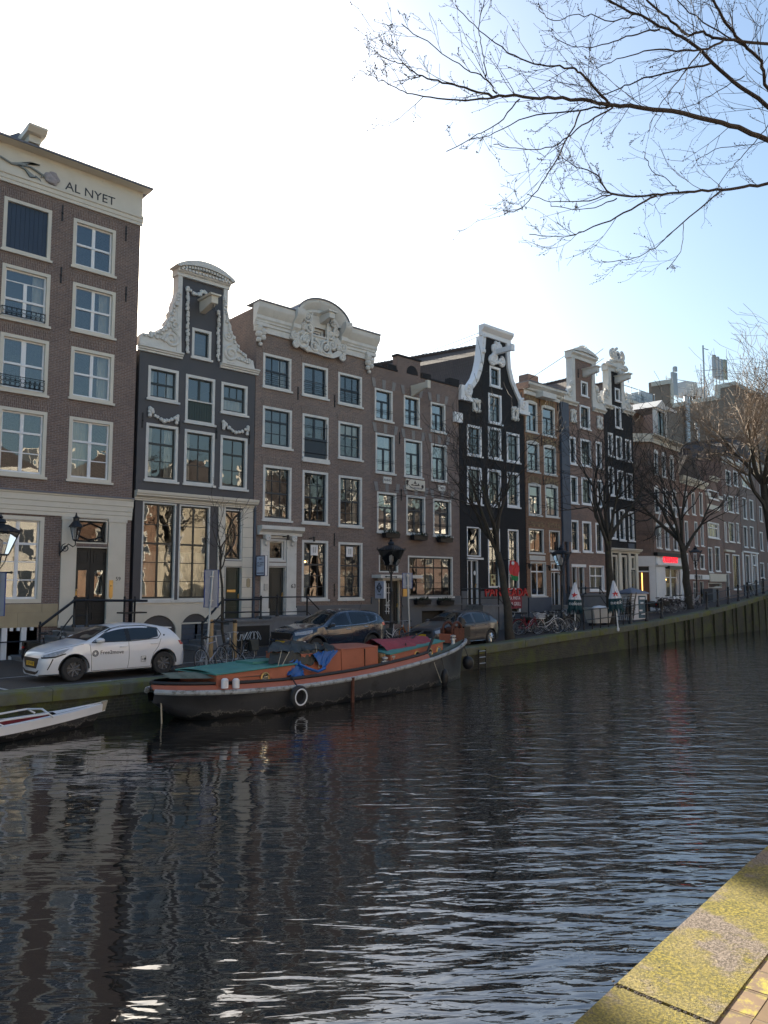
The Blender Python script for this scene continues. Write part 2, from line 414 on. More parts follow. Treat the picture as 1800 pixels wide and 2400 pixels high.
def door(h, L, T, Rr, B, m, leaves=1, panels=((.08, .3), (.36, .62), (.68, .93)), fm=None, fw=.0, rec=.14, handle='right', glassed=(), sillm=None, raw=None):
    x0, x1, z0, z1 = raw or h.rect(L, T, Rr, B)
    h.holes.append((x0 + .004, x1 - .004, z0 + .004, z1 - .004))
    mb = MB().box(x0 + fw, x1 - fw, rec, rec + .06, z0, z1 - fw)
    lw = (x1 - x0 - 2 * fw) / leaves; H = z1 - z0 - fw
    for k in range(leaves):
        xa = x0 + fw + lw * k; xb = xa + lw
        if leaves > 1 and k: mb.box(xa - .02, xa + .02, rec - .025, rec - .001, z0, z1 - fw)
        for j, (p, q) in enumerate(panels):
            if j in glassed: continue
            u0, u1, v0, v1 = xa + .16 * lw, xb - .16 * lw, z0 + H * p, z0 + H * q
            mb.box(u0, u1, rec - .03, rec - .001, v0, v0 + .035).box(u0, u1, rec - .03, rec - .001, v1 - .035, v1)
            mb.box(u0, u0 + .035, rec - .029, rec - .001, v0 + .036, v1 - .036).box(u1 - .035, u1, rec - .029, rec - .001, v0 + .036, v1 - .036)
            mb.box(u0 + .09, u1 - .09, rec - .02, rec - .001, v0 + .09, v1 - .09)
    d = mb.build('door', m, h.root)
    if glassed:
        g = MB()
        for k in range(leaves):
            xa = x0 + fw + lw * k; xb = xa + lw
            for j in glassed:
                p, q = panels[j]
                g.box(xa + .26 * lw, xb - .26 * lw, rec - .012, rec - .002, z0 + H * p, z0 + H * q)
        g.build('door_glass', M.glass, d)
    hx = x1 - fw - .1 if handle == 'right' else x0 + fw + .1
    MB().ball((hx, rec - .06, z0 + H * .45), .045, 8).box(hx - .02, hx + .02, rec - .05, rec - .001, z0 + H * .38, z0 + H * .44).build('handle', M.brass, d, True)
    fm = fm or M.cream
    mb = MB().box(x0 - .001, x0 + .03, -.01, rec - .002, z0, z1).box(x1 - .03, x1 + .001, -.01, rec - .002, z0, z1).box(x0 + .031, x1 - .031, -.01, rec - .002, z1 - .03, z1)
    mb.build('door_frame', fm, d)
    return d
CORN = [(0, 0), (-.12, 0), (-.12, .12), (-.2, .2), (-.2, .3), (-.34, .42), (-.5, .5), (-.5, .62), (-.58, .68), (-.62, .8), (-.62, 1.0), (0, 1.0)]
def cornice(h, x0, x1, z0, z1, proj, m, name='cornice', prof=None, ret=0.0, y=0.0):
    p = prof or CORN; k = proj / max(-a for a, b in p)
    return MB().sweepx([(a * k + y - (.003 if a == 0 else 0), z0 + b * (z1 - z0)) for a, b in p], x0, x1, 0, ret).build(name, m, h.root, 30)
def arcpts(a, b, rise, n=14):
    """points from a to b bulging upward by rise"""
    (xa, za), (xb, zb) = a, b; c = abs(xb - xa); r = (c * c / 4 + rise * rise) / (2 * rise); th = math.asin(min(1, c / 2 / r))
    if rise > r: th = pi - th
    out = []
    for i in range(n + 1):
        t = -th + 2 * th * i / n
        out.append(((xa + xb) / 2 + r * sin(t), (za + (zb - za) * i / n) + r * cos(t) - (r - rise)))
    return out
def garland(mb, pts, r=.1, step=.085, y=-.06):
    for i in range(len(pts) - 1):
        (x0, z0), (x1, z1) = pts[i], pts[i + 1]; n = max(1, int(sqrt((x1 - x0) ** 2 + (z1 - z0) ** 2) / step))
        for k in range(n):
            t = k / n; rr = r * random.uniform(.7, 1.15)
            mb.ball((x0 + (x1 - x0) * t + random.uniform(-.3, .3) * r, y - random.uniform(0, .4) * r, z0 + (z1 - z0) * t + random.uniform(-.3, .3) * r), rr, 6, 1, .8, 1)
    return mb
def swag(h, pts, r=.09, drop=.35):
    """one hanging garland with tails at both ends"""
    (xa, za), (xb, zb) = pts
    line = [(xa + (xb - xa) * t / 10, za + (zb - za) * t / 10 - drop * (1 - (t / 5 - 1) ** 2)) for t in range(11)]
    mb = MB(); garland(mb, line, r); garland(mb, [(xa, za), (xa + .02, za - drop * 1.15)], r * .95); garland(mb, [(xb, zb), (xb - .02, zb - drop * 1.15)], r * .95)
    return mb.build('garland', M.trim, h.root, True)
def scroll(mb, c, r, y, d=1, w=.05, turns=1.6):
    pts = []; n = int(26 * turns)
    for i in range(n + 1):
        t = i / n; a = pi / 2 + d * 2 * pi * turns * t; rr = r * (1 - .82 * t)
        pts.append((c[0] + rr * cos(a), y, c[1] + rr * sin(a)))
    return mb.tube(pts, w, 6)
def hoist(h, x, z, out=1.1, w=.26, hh=.34, m=None, head=True):
    m = m or M.cream
    mb = MB().box(x - w / 2, x + w / 2, -out, -.004, z, z + hh)
    mb.prism([(x - w * .72, z + hh + .001), (x + w * .72, z + hh + .001), (x + w * .85, z + hh + .07), (x - w * .85, z + hh + .07)], -out - .1, -.005)
    mb.add([(x - w * .5, -out, z - .001), (x + w * .5, -out, z - .001), (x + w * .4, -.005, z - hh * .6), (x - w * .4, -.005, z - hh * .6), (x + w * .5, -.005, z - .001), (x - w * .5, -.005, z - .001)], [(0, 1, 2, 3), (0, 3, 5), (1, 4, 2), (0, 5, 4, 1), (2, 4, 5, 3)])
    o = mb.build('hoist_beam', m, h.root)
    MB().tube([(x, -out + .12, z), (x, -out + .12, z - .14)], .014, 6).ring((x, -out + .12, z - .2), .06, .013, 'y', 12, 5).build('hook', M.iron, o)
    return o
def oval(h, L, T, Rr, B):
    """oval oeil-de-boeuf window in a carved stone frame"""
    x0, x1, z0, z1 = h.rect(L, T, Rr, B); cx, cz = (x0 + x1) / 2, (z0 + z1) / 2; rx, rz = (x1 - x0) / 2 * .8, (z1 - z0) / 2 * .82
    mb = MB(); n = 24
    mb.tube([(cx + rx * .78 * cos(2 * pi * k / n), -.05, cz + rz * .78 * sin(2 * pi * k / n)) for k in range(n)], .11, 8, closed=True)
    for sx in (-1, 1):
        for sz in (-1, 1): mb.ball((cx + sx * rx * .82, -.06, cz + sz * rz * .85), .13, 8)
    mb.ball((cx, -.07, cz + rz * 1.0), .12, 8); mb.ball((cx, -.07, cz - rz * 1.0), .12, 8)
    o = mb.build('oval_window', M.trim, h.root, True)
    MB().add([(cx + rx * .76 * cos(2 * pi * k / n), -.02, cz + rz * .76 * sin(2 * pi * k / n)) for k in range(n)], [tuple(range(n))]).build('pane', M.paint_blue, o)
def anchors(h, pl):
    for px, py in pl:
        x, z = h.at(px, py)
        MB().box(x - .022, x + .022, -.04, -.003, z - .3, z + .3).ball((x, -.04, z), .045, 6).build('wall_anchor', M.iron, h.root)
def railing(h, pts, posts, m=None, r=.028, low=None, base=None):
    """pts: (x,y,z) hand rail; posts (x,y,z0,z1)"""
    mb = MB().tube(pts, r, 6)
    if low: mb.tube([(x, y, z - low) for x, y, z in pts], r * .7, 6)
    for x, y, z0, z1 in posts:
        mb.lathe([(.075, z0), (.075, z0 + .08), (.04, z0 + .12), (.038, z1 - .08), (.055, z1 - .05), (.055, z1), (.03, z1 + .03), (.045, z1 + .07), (.02, z1 + .11)], (x, y, 0), 8)
    return mb.build('railing', m or M.iron, h.root, True)
def stoop(h, x0, x1, y0, ztop, steps, m, dirn=-1, rise=None, n=5):
    mb = MB().box(x0, x1, y0, -.02, -.3, ztop - .1)
    mb.box(x0 - .04, x1 + .04, y0 - .05, -.03, ztop - .1 + .001, ztop)
    st = .27
    for i in range(1, n):
        zt = ztop - ztop * i / n
        if dirn < 0: a, b = x0 - st * i, x0 - st * (i - 1) - .001
        else: a, b = x1 + st * (i - 1) + .001, x1 + st * i
        mb.box(a, b, y0 + .02, -.04, -.3, zt - .06).box(a - .03, b, y0 - .02, -.035, zt - .06 + .001, zt)
    return mb.build('stoop', m, h.root)

# ------------------------------------------------------------------ 1: the tall brick house with the lettered frieze
h = House('brick_house', 'tall purple-brown brick house with cream frieze lettered AL NYET and a lantern by its door', F0, -110, 309, depth=15)
zt = h.at(330, 440)[1]
LI = M.brick_umber_v
SA = dict(sm=M.white, lint=LI, fw=.12, vw=.12, hw=.035)
cols = []
def w1(L, T, Rr, B, **k):
    kk = dict(SA); kk.update(k); win(h, L, T, Rr, B, **kk)
w1(173, 510, 268, 651)
w1(6, 615, 113.5, 768, rows=((.32, 1), (.5, 2), (.5, 2)), meet=2, cur='right')
w1(171, 660, 267.5, 796, cur='right')
w1(167, 811, 264, 948.5, cur='right')
w1(-3, 950, 104.5, 1121, rows=((.33, 2), (.33, 2), (.33, 2)), meet=1)
w1(163, 975, 260, 1134, rows=((.36, 2), (.32, 2), (.32, 2)), meet=1, cur='wide')
w1(1, 777, 109.6, 930, vw=.16)
# loading hatch closed by a blue shutter
hx = h.rect(10.6, 458.7, 117, 614); h.holes.append((hx[0] + .004, hx[1] - .004, hx[2] + .004, hx[3] - .004))
mb = MB(); fw = .12
mb.box(hx[0], hx[0] + fw, -.014, .2, hx[2] + fw, hx[3] - fw).box(hx[1] - fw, hx[1], -.014, .2, hx[2] + fw, hx[3] - fw).box(hx[0], hx[1], -.016, .2, hx[3] - fw, hx[3]).box(hx[0], hx[1], -.016, .2, hx[2], hx[2] + fw).box(hx[0] - .06, hx[1] + .06, -.09, -.0165, hx[2] - .055, hx[2] + .03)
w_ = mb.build('loading_hatch', M.cream, h.root)
MB().prism([(hx[0] - .03, hx[3] + .01), (hx[1] + .03, hx[3] + .01), (hx[1] + .12, hx[3] + .34), (hx[0] - .12, hx[3] + .34)], -.012, -.001).build('lintel', LI, w_)
mb = MB(); n = 9
for k in range(n):
    xa = hx[0] + fw + (hx[1] - hx[0] - 2 * fw) * k / n; xb = hx[0] + fw + (hx[1] - hx[0] - 2 * fw) * (k + 1) / n
    mb.box(xa + .004, xb - .004, .08, .12, hx[2] + fw, hx[3] - fw)
mb.box(hx[0] + fw, hx[1] - fw, .12, .14, hx[2] + fw, hx[3] - fw)
mb.build('shutter', M.hatch, w_)
# balcony grilles
for (L, T, Rr, B) in ((4, 716, 105, 757), (0, 876, 103, 917)):
    x0, x1, z0, z1 = h.rect(L, T, Rr, B, .12)
    mb = MB()
    for zz in (z0, z1): mb.tube([(x0, -.02, zz), (x0, -.16, zz), (x1, -.16, zz), (x1, -.02, zz)], .014, 5)
    n = 9
    for k in range(n + 1):
        xx = x0 + (x1 - x0) * k / n; mb.tube([(xx, -.16, z0), (xx, -.16, z1 + .03)], .008, 5)
        if k < n:
            rr = (x1 - x0) / n / 2.2; cx = xx + (x1 - x0) / n / 2
            for zz in (z0 + rr * 1.1, z0 + rr * 3.1, z0 + rr * 5):
                if zz + rr < z1 + .05: mb.ring((cx, -.16, zz), rr, .008, 'y', 12, 4)
    mb.build('balcony_grille', M.iron, h.root)
# ground floor
w1(-70, 1202, 96, 1413, rows=((.3, 3), (.23, 3), (.23, 3), (.24, 3)), meet=1, fw=.14, sill=False, lint=None, cur=None)
door(h, 178, 1281, 249.5, 1464, M.doorblack, 2, ((.06, .16), (.2, .3), (.36, .70), (.8, .95)), glassed=(2,), handle='left')
x0, x1, z0, z1 = h.rect(178, 1216, 251, 1277)
win(h, 0, 0, 0, 0, raw=(x0, x1, z0 + .02, z1), rows=((1, 1),), meet=9, fm=M.cream, sm=M.doorblack, fw=.05, sill=False, gm=M.glass)
cx, cz, rx, rz = (x0 + x1) / 2, (z0 + z1) / 2, (x1 - x0) * .36, (z1 - z0) * .33
mb = MB(); hexp = [(cx + rx * a, .07, cz + rz * b) for a, b in ((-1, -.5), (0, -1.1), (1, -.5), (1, .5), (0, 1.1), (-1, .5))]
mb.tube(hexp, .03, 5, closed=True)
for q, e in ((0, (x0 + .08, .07, z0 + .1)), (2, (x1 - .08, .07, z0 + .1)), (3, (x1 - .08, .07, z1 - .1)), (5, (x0 + .08, .07, z1 - .1)), (1, (cx, .07, z0 + .06)), (4, (cx, .07, z1 - .06))): mb.tube([hexp[q], e], .025, 5)
mb.ball((hexp[1][0], .06, hexp[1][2]), .08, 6)
mb.build('fanlight_tracery', M.doorblack, h.root)
lead = h.at(312, 1172)[1]; e0 = h.at(290, 1203)[1]
xL, xR = h.x0, h.at(309, 1180)[0]
cornice(h, xL - .02, xR + .02, lead - .34, lead, .16, M.cream, 'entablature', [(0, 0), (-.6, 0), (-.6, .12), (-.75, .2), (-.75, .8), (-1, .86), (-1, 1), (0, 1)])
MB().box(xL - .03, xR + .03, -.2, -.003, lead + .003, lead + .05).build('lead_flashing', M.lead, h.root)
cornice(h, xL - .01, xR, lead - .78, lead - .342, .1, M.cream, 'entablature', [(0, 0), (-.6, 0), (-.6, .3), (-.8, .34), (-.8, .65), (-1, .7), (-1, 1), (0, 1)])
xa, xb = h.at(142, 1300)[0], h.at(178, 1300)[0]; xc, xd = h.at(250, 1300)[0], h.at(292, 1300)[0]
zp0, zp1 = h.at(160, 1470)[1], lead - .785
for a, b in ((xa, xb - .03), (xc + .03, xd)):
    MB().box(a, b, -.07, -.003, zp0 + .25, zp1 - .12).box(a - .03, b + .03, -.1, -.004, zp0, zp0 + .249).box(a - .03, b + .03, -.1, -.004, zp1 - .119, zp1).build('pilaster', M.cream, h.root)
MB().box(xb - .03, xc + .03, -.035, -.003, h.at(178, 1214)[1] + .005, zp1).build('door_header', M.cream, h.root)
zs = h.at(60, 1416)[1]; zs0 = h.at(60, 1470)[1]
mb = MB()
for (a, b, zz0, zz1) in ((xL, h.at(96, 1440)[0], zs - .28, zs), (h.at(96, 1440)[0] + .006, xa - .04, zs - .28, zs), (xL, h.at(40, 1440)[0], zs0, zs - .286), (h.at(40, 1440)[0] + .006, xa - .04, zs0, zs - .286)):
    mb.box(a, b, -.06, -.003, zz0, zz1)
mb.build('stone_base', M.stone, h.root)
# area window with white posts and bars below the shop window
za0 = h.at(40, 1546)[1]
h.holes.append((xL + .3, h.at(86, 1500)[0], za0 + .05, zs0 - .02))
mb = MB()
for k in range(9):
    xx = xL + .4 + k * .62
    if xx < h.at(86, 1500)[0]: mb.box(xx, xx + .17, -.08, .05, za0, zs0 - .002)
for k in range(26):
    xx = xL + .35 + k * .22
    if xx < h.at(84, 1500)[0] - .1: mb.box(xx, xx + .1, -.1, .0, za0, za0 + .14).box(xx, xx + .1, -.1, .0, zs0 - .11, zs0 - .003)
mb.build('area_grille', M.white, h.root)
MB().tube([(xL, -.22, za0 + .62), (h.at(90, 1500)[0], -.22, za0 + .62)], .025, 6).build('area_rail', M.iron, h.root)
text(h.root, 'house_number', '59', (h.at(275, 1357)[0], -.075, h.at(275, 1357)[1]), (1, 0, 0), (0, 0, 1), .2, M.ink)
x, z = h.at(258, 1379); MB().prism([(x - .07, z - .3), (x, z - .4), (x + .07, z - .3), (x + .07, z + .3), (x - .07, z + .3)], -.09, -.071).ball((x, -.095, z + .1), .04).build('bell_plate', M.brass, h.root)
# wall lantern on a scrolled bracket
x, z = h.at(177, 1262, .5)
lm = MB()
lm.tube([(x - .38, -.08, z - .52), (x - .28, -.25, z - .34), (x - .2, -.4, z - .2), (x - .08, -.5, z - .3), (x, -.5, z - .24), (x, -.5, z - .1)], .022, 6)
scroll(lm, (x - .27, z - .34), .15, -.3, 1, .016); lm.tube([(x - .4, -.08, z - .1), (x - .38, -.08, z - .62)], .02, 6)
lm.lathe([(.05, z - .1), (.1, z - .06), (.1, z - .03)], (x, -.5, 0), 8)
for k in range(6):
    a = 2 * pi * k / 6; lm.tube([(x + .1 * cos(a), -.5 + .1 * sin(a), z - .03), (x + .2 * cos(a), -.5 + .2 * sin(a), z + .42)], .012, 4)
lm.lathe([(.25, z + .4), (.23, z + .45), (.12, z + .6), (.1, z + .62), (.1, z + .72), (.13, z + .73), (.04, z + .8), (.02, z + .92)], (x, -.5, 0), 12)
lo = lm.build('wall_lantern', M.iron, h.root, True)
MB().lathe([(.095, z - .028), (.19, z + .41)], (x, -.5, 0), 6).build('lantern_glass', M.lampglass, lo)
# stoop
zd = h.at(214, 1464)[1]
xs0, xs1 = h.at(142, 1470)[0], h.at(300, 1470)[0]
stoop(h, xs0, xs1, -1.35, zd, 5, M.bluestone, -1, n=7)
def R1(px, py, off): x, z = h.at(px, py, off); return (x, -off, z)
a, b, c = R1(94, 1468, 1.35), R1(175, 1407, 1.35), R1(345, 1408, 1.35)
railing(h, [a, b, c], [(a[0], -1.35, -.1, a[2] + .05), (b[0], -1.35, zd, b[2] + .02), (R1(205, 1408, 1.35)[0], -1.35, zd, b[2] + .02), (R1(292, 1408, 1.35)[0], -1.35, zd, b[2] + .02), (R1(316, 1408, 1.35)[0], -1.35, -.1, b[2] + .02)], r=.05)
a2, b2, c2 = R1(134, 1490, 1.35), R1(170, 1443, 1.35), R1(210, 1442, 1.35)
MB().tube([a2, b2, c2], .026, 6).build('lower_rail', M.iron, h.root)
MB().box(R1(283, 1440, 1.35)[0], R1(340, 1440, 1.35)[0], -1.5, -1.0, R1(300, 1438, 1.35)[2], R1(300, 1438, 1.35)[2] + .05).build('stoop_bench', M.doorblack, h.root)
anchors(h, [(146, 500), (295, 548), (143, 645), (295, 690)])
# crown: architrave, lettered frieze, cornice
zA = h.at(321, 528)[1]; zF0 = h.at(321, 506)[1]; zF1 = zF0 + 1.22; zT = h.at(336, 438, .5)[1]
cornice(h, xL - .05, xR + .06, zA, zF0, .14, M.cream, 'architrave', [(0, 0), (-.5, 0), (-.5, .3), (-.7, .34), (-.7, .7), (-1, .76), (-1, 1), (0, 1)])
MB().box(xL - .03, xR + .03, -.06, -.003, zF0 + .001, zF1).build('frieze', M.cream, h.root)
cornice(h, xL - .3, xR + .2, zF1 + .001, zT, .5, M.cream, 'cornice', ret=.0)
MB().box(xL - .35, xR + .24, -.55, .4, zT + .002, zT + .07).build('gutter', M.lead, h.root)
x, z = h.at(213, 455, .07); text(h.root, 'lettering', 'AL NYET', (x, -.068, z), (1, 0, 0), (0, 0, 1), .46, M.ink, squash=1.05)
# carved tulip lying on the frieze
tp = lambda q: [(lambda a: (a[0], -.12, a[1]))(h.at(x * .2351, 280 + y * .2351, .12)) for x, y in q]
mb = MB().tube(tp([(0, 365), (120, 440), (300, 470), (420, 550), (470, 590)]), .035, 6)
for q in ([(150, 440), (250, 500), (300, 575), (360, 580), (300, 530), (220, 460)], [(100, 430), (210, 470), (320, 430), (400, 455), (300, 425), (200, 430)]):
    pts = tp(q); mb.prism([(p[0], p[2]) for p in pts], -.15, -.065)
mb.tube(tp([(410, 580), (430, 550), (455, 550)]), .025, 5).tube(tp([(350, 560), (400, 600), (410, 630)]), .02, 5)
mb.build('tulip_leaves', pm('tulip_grey_green', (.22, .24, .24), .7, var=.2, scale=8), h.root, True)
mb = MB()
for q, r in (((490, 570), .16), ((530, 560), .15), ((520, 610), .17), ((560, 600), .12), ((480, 600), .1), ((540, 640), .09)):
    p = tp([q])[0]; mb.ball(p, r, 8, 1.2, .7, 1)
mb.build('tulip_flower', pm('tulip_mauve', (.32, .29, .3), .7, var=.25, scale=9), h.root, True)
# hoist above the cornice
x, z = h.at(70, 318); mb = MB().box(x - .2, x + .2, -.6, 1.2, zT + .1, zT + .36)
mb.sweepx([(-.8, 0), (-.88, .08), (-.95, .15), (-.95, .22), (1.5, .22), (1.5, 0)], x - .32, x + .32, zT + .36).build('hoist_housing', M.cream, h.root)
mb = MB().prism([(x - 1.2, zT + .07), (x + .2, zT + .07), (x + .2, zT + .72), (x - .3, zT + .78)], .3, 4); mb.build('roof_dormer', M.lead, h.root)
h.wall([(h.x0, h.zb), (xR, h.zb), (xR, zT - .05), (h.x0, zT - .05)], M.brick_umber, zT - .05)
h.flat_roof(zT - .06)
H1 = h

# ------------------------------------------------------------------ 2: dark neck gable with garlands
h = House('neck_gable_house', 'dark painted house with white neck gable, stone garlands and a curved pediment, cream ground floor', F0, 318, 595, py=1150, depth=11)
P4 = lambda x, y: (300 + x * .1929, 600 + y * .1929)
q4 = lambda *pl: h.pts([P4(*p) for p in pl])
GA = dict(sm=M.greenblack, fm=M.trim, fw=.11)
win(h, 450.5, 767, 494, 847, rows=((1, 1),), meet=9, **GA)
win(h, 348, 855.6, 417, 946, rows=((.5, 3), (.5, 3)), cur='both', **GA)
win(h, 519, 894, 579, 977, rows=((.5, 3), (.5, 1)), cur='half', **GA)
w_ = win(h, 436, 876, 502, 999, rows=((.52, 2), (.48, 1)), vw=.1, **GA)
x0, x1, z0, z1 = h.rect(436, 876, 502, 999); zm = z0 + (z1 - z0) * .48
mb = MB()
for k in range(10): xx = x0 + .11 + (x1 - x0 - .22) * k / 10; mb.box(xx + .004, xx + (x1 - x0 - .22) / 10 - .004, .05, .09, z0 + .12, zm - .06)
mb.build('lower_shutter', M.green, h.root)
MB().box(x0 + .08, x1 - .02, -.03, .04, zm - .055, zm).build('shutter_ledge', M.trim, h.root)
for L, T, Rr, B, c in ((343, 990, 414.6, 1132, 'both'), (433, 1005, 500.7, 1140.5, 'left'), (517, 1019, 578, 1150, None)):
    win(h, L, T, Rr, B, rows=((.33, 2), (.33, 2), (.34, 2)), meet=1, cur=c, **GA)
for L, T, Rr, B in ((335, 1175, 407.5, 1406), (421, 1182, 488, 1405)):
    win(h, L, T, Rr, B, rows=((.22, 2), (.2, 2), (.2, 2), (.2, 2), (.18, 2)), meet=2, fm=M.trim, sm=M.greenblack, fw=.06, sill=False, vw=.07, cur='half', gm=M.glass)
zc0, zc1 = h.at(318, 1172)[1], h.at(318, 1149)[1]
xl, xr = h.x0, h.at(593, 1200)[0]
cornice(h, xl - .05, xr + .12, zc0, zc1, .3, M.cream, ret=.0)
# cream door surround with drafted joints, tall fanlight
xa, xb, xc, xd = [h.at(p, 1300)[0] for p in (509, 526, 566, 590)]
zg = h.at(540, 1448)[1]
mb = MB()
for a, b in ((xa, xb - .006), (xc + .006, xd)):
    z = zg
    while z < zc0 - .02:
        z2 = min(z + .42, zc0 - .003); mb.box(a, b, -.06, -.003, z, z2 - .012); z = z2
mb.box(xb - .005, xc + .005, -.05, -.003, h.at(545, 1327)[1] + .002, h.at(545, 1315)[1] - .002)
mb.build('door_surround', M.cream, h.root)
win(h, 525.6, 1193, 566, 1314, rows=((1, 1),), meet=9, fm=M.trim, fw=.05, sm=M.greenblack, sill=False)
x0, x1, z0, z1 = h.rect(525.6, 1193, 566, 1314); cx, cz = (x0 + x1) / 2, (z0 + z1) / 2; rw, rh = (x1 - x0) / 2 - .08, (z1 - z0) / 2 - .1
mb = MB()
for sx in (-1, 1): mb.tube([(cx + sx * rw * (1 - 1.5 * (1 - (t / 8) ** 2)), .08, cz + rh * t / 8) for t in range(-8, 9)], .022, 5)
mb.tube([(cx, .08, cz - rh), (cx, .08, cz + rh)], .02, 5).tube([(cx - rw, .08, cz), (cx - rw * .5, .08, cz)], .02, 5).tube([(cx + rw, .08, cz), (cx + rw * .5, .08, cz)], .02, 5)
mb.build('fanlight_tracery', M.greenblack, h.root)
dd = door(h, 527.7, 1327.5, 565, 1448, M.green, 1, ((.08, .22), (.27, .4), (.56, .94)), fm=M.trim)
x, z = h.at(545, 1385); MB().box(x - .2, x + .2, .1, .138, z - .05, z + .05).build('letter_box', M.brass, dd)
x, z = h.at(580, 1366); MB().prism([(x - .09, z - .15), (x, z - .2), (x + .09, z - .15), (x + .09, z + .15), (x, z + .2), (x - .09, z + .15)], -.08, -.061).build('name_plate', M.stone, h.root)
# cream base with two arches
zb1 = h.at(400, 1407)[1]
xe = h.at(508, 1420)[0]
outl = [(xl, -.5), (xe, -.5), (xe, zb1), (xl, zb1)]
ar = []
for L, Rr, T in ((325, 409, 1442), (422, 486, 1438)):
    a, b = h.at(L, 1500)[0], h.at(Rr, 1500)[0]; zt_ = h.at((L + Rr) / 2, T)[1]; rise = (b - a) * .36
    ar.append([(a, -.45), (b, -.45)] + [(x, z) for x, z in reversed(arcpts((a, zt_ - rise), (b, zt_ - rise), rise, 12))])
loops = [[Vector((x, z, 0)) for x, z in l] for l in [outl] + ar]; flat = [p for l in loops for p in l]
mb = MB().add([(p.x, -.08, p.y) for p in flat], [tuple(t) for t in tessellate_polygon(loops)])
for l in ar: n = len(l); mb.add([(x, -.08, z) for x, z in l] + [(x, .2, z) for x, z in l], [(i, (i + 1) % n, (i + 1) % n + n, i + n) for i in range(n)])
mb.add([(xl, -.08, zb1), (xe, -.08, zb1), (xe, 0, zb1), (xl, 0, zb1)], [(0, 1, 2, 3)])
mb.add([(xe, -.08, -.5), (xe, 0, -.5), (xe, 0, zb1), (xe, -.08, zb1)], [(0, 1, 2, 3)])
mb.build('plinth', M.cream, h.root)
MB().box(xl, xe, -.13, -.081, zb1 - .09, zb1 + .02).build('plinth_moulding', M.trim, h.root)
for i, l in enumerate(ar):
    a, b = l[0][0], l[1][0]; zm = max(p[1] for p in l)
    MB().prism([(p[0], p[1]) for p in l], .02, .06).build('cellar_door', M.green if i == 0 else M.cream, h.root)
    if i == 1:
        zq = h.at(450, 1462)[1]; mb = MB()
        for k in range(6): zz = zq - .2 * (k + 1); mb.box(a + .02, a + .72, -.05, .018, zz + .012, zz + .195); mb.box(b - .6, b - .02, -.05, .018, zz + .012, zz + .195)
        mb.build('louvre_shutter', M.paint_blue, h.root)
        MB().box(a + .73, b - .61, -.02, .019, zq - 1.2, zq).build('cellar_window', M.doorblack, h.root)
        MB().box(a, b, -.1, -.0, zq + .001, zq + .06).build('cellar_lintel', M.cream, h.root)
    else:
        MB().box(a + .1, b - .1, -.01, .019, zm - .62, zm - .58).build('door_rail', M.greenblack, h.root)
# gable: neck trim, pediment, volutes
nl, nr = h.at(*P4(592, 600))[0], h.at(*P4(1200, 700))[0]
il, ir = h.at(*P4(645, 600))[0], h.at(*P4(1150, 700))[0]
zg0 = (h.at(*P4(130, 1075))[1] + h.at(*P4(1540, 1390))[1]) / 2
zpd = (h.at(*P4(650, 245))[1] + h.at(*P4(1150, 410))[1]) / 2
for a, b in ((nl, il), (ir, nr)): MB().box(a, b, -.09, .36, zg0, zpd).build('neck_trim', M.trim, h.root)
ex = .2
MB().sweepx([(0, 0), (-.12, 0), (-.12, .12), (-.2, .16), (-.26, .3), (.36, .3), (.36, 0)], nl - .06, nr + .06, zpd).build('pediment_base', M.trim, h.root)
mb = MB()
for k in range(15): xx = nl + (nr - nl) * (k + .25) / 15; mb.box(xx, xx + .08, -.31, -.262, zpd + .2, zpd + .29)
mb.build('dentils', M.trim, h.root)
zq = zpd + .302; apex = h.at(*P4(850, 90))[1]
ao = arcpts((nl - ex, zq + .05), (nr + ex, zq + .05), apex - zq - .05, 18)
ai = arcpts((nl - ex + .22, zq + .05), (nr + ex - .22, zq + .05), apex - zq - .3, 18)
mb = MB().prism([(nl - ex, zq)] + ao + [(nr + ex, zq), (nr + ex - .2, zq)] + ai[::-1] + [(nl - ex + .2, zq)], -.36, .36)
mb.build('pediment_arch', M.trim, h.root)
MB().prism([(nl - .02, zq + .003)] + [(x, z - .01) for x, z in ai] + [(nr + .02, zq + .003)], -.1, .3).build('pediment', M.cream, h.root)
mb = MB()
for k in range(1, 18): x, z = ai[k]; mb.box(x - .045, x + .045, -.3, -.101, z - .12, z - .02)
for k in range(9): a = pi * (k + .5) / 9; mb.tube([((nl + nr) / 2, -.11, zq + .06), ((nl + nr) / 2 + .8 * cos(a), -.11, zq + .06 + .42 * sin(a))], .018, 4)
mb.build('dentils', M.trim, h.root)
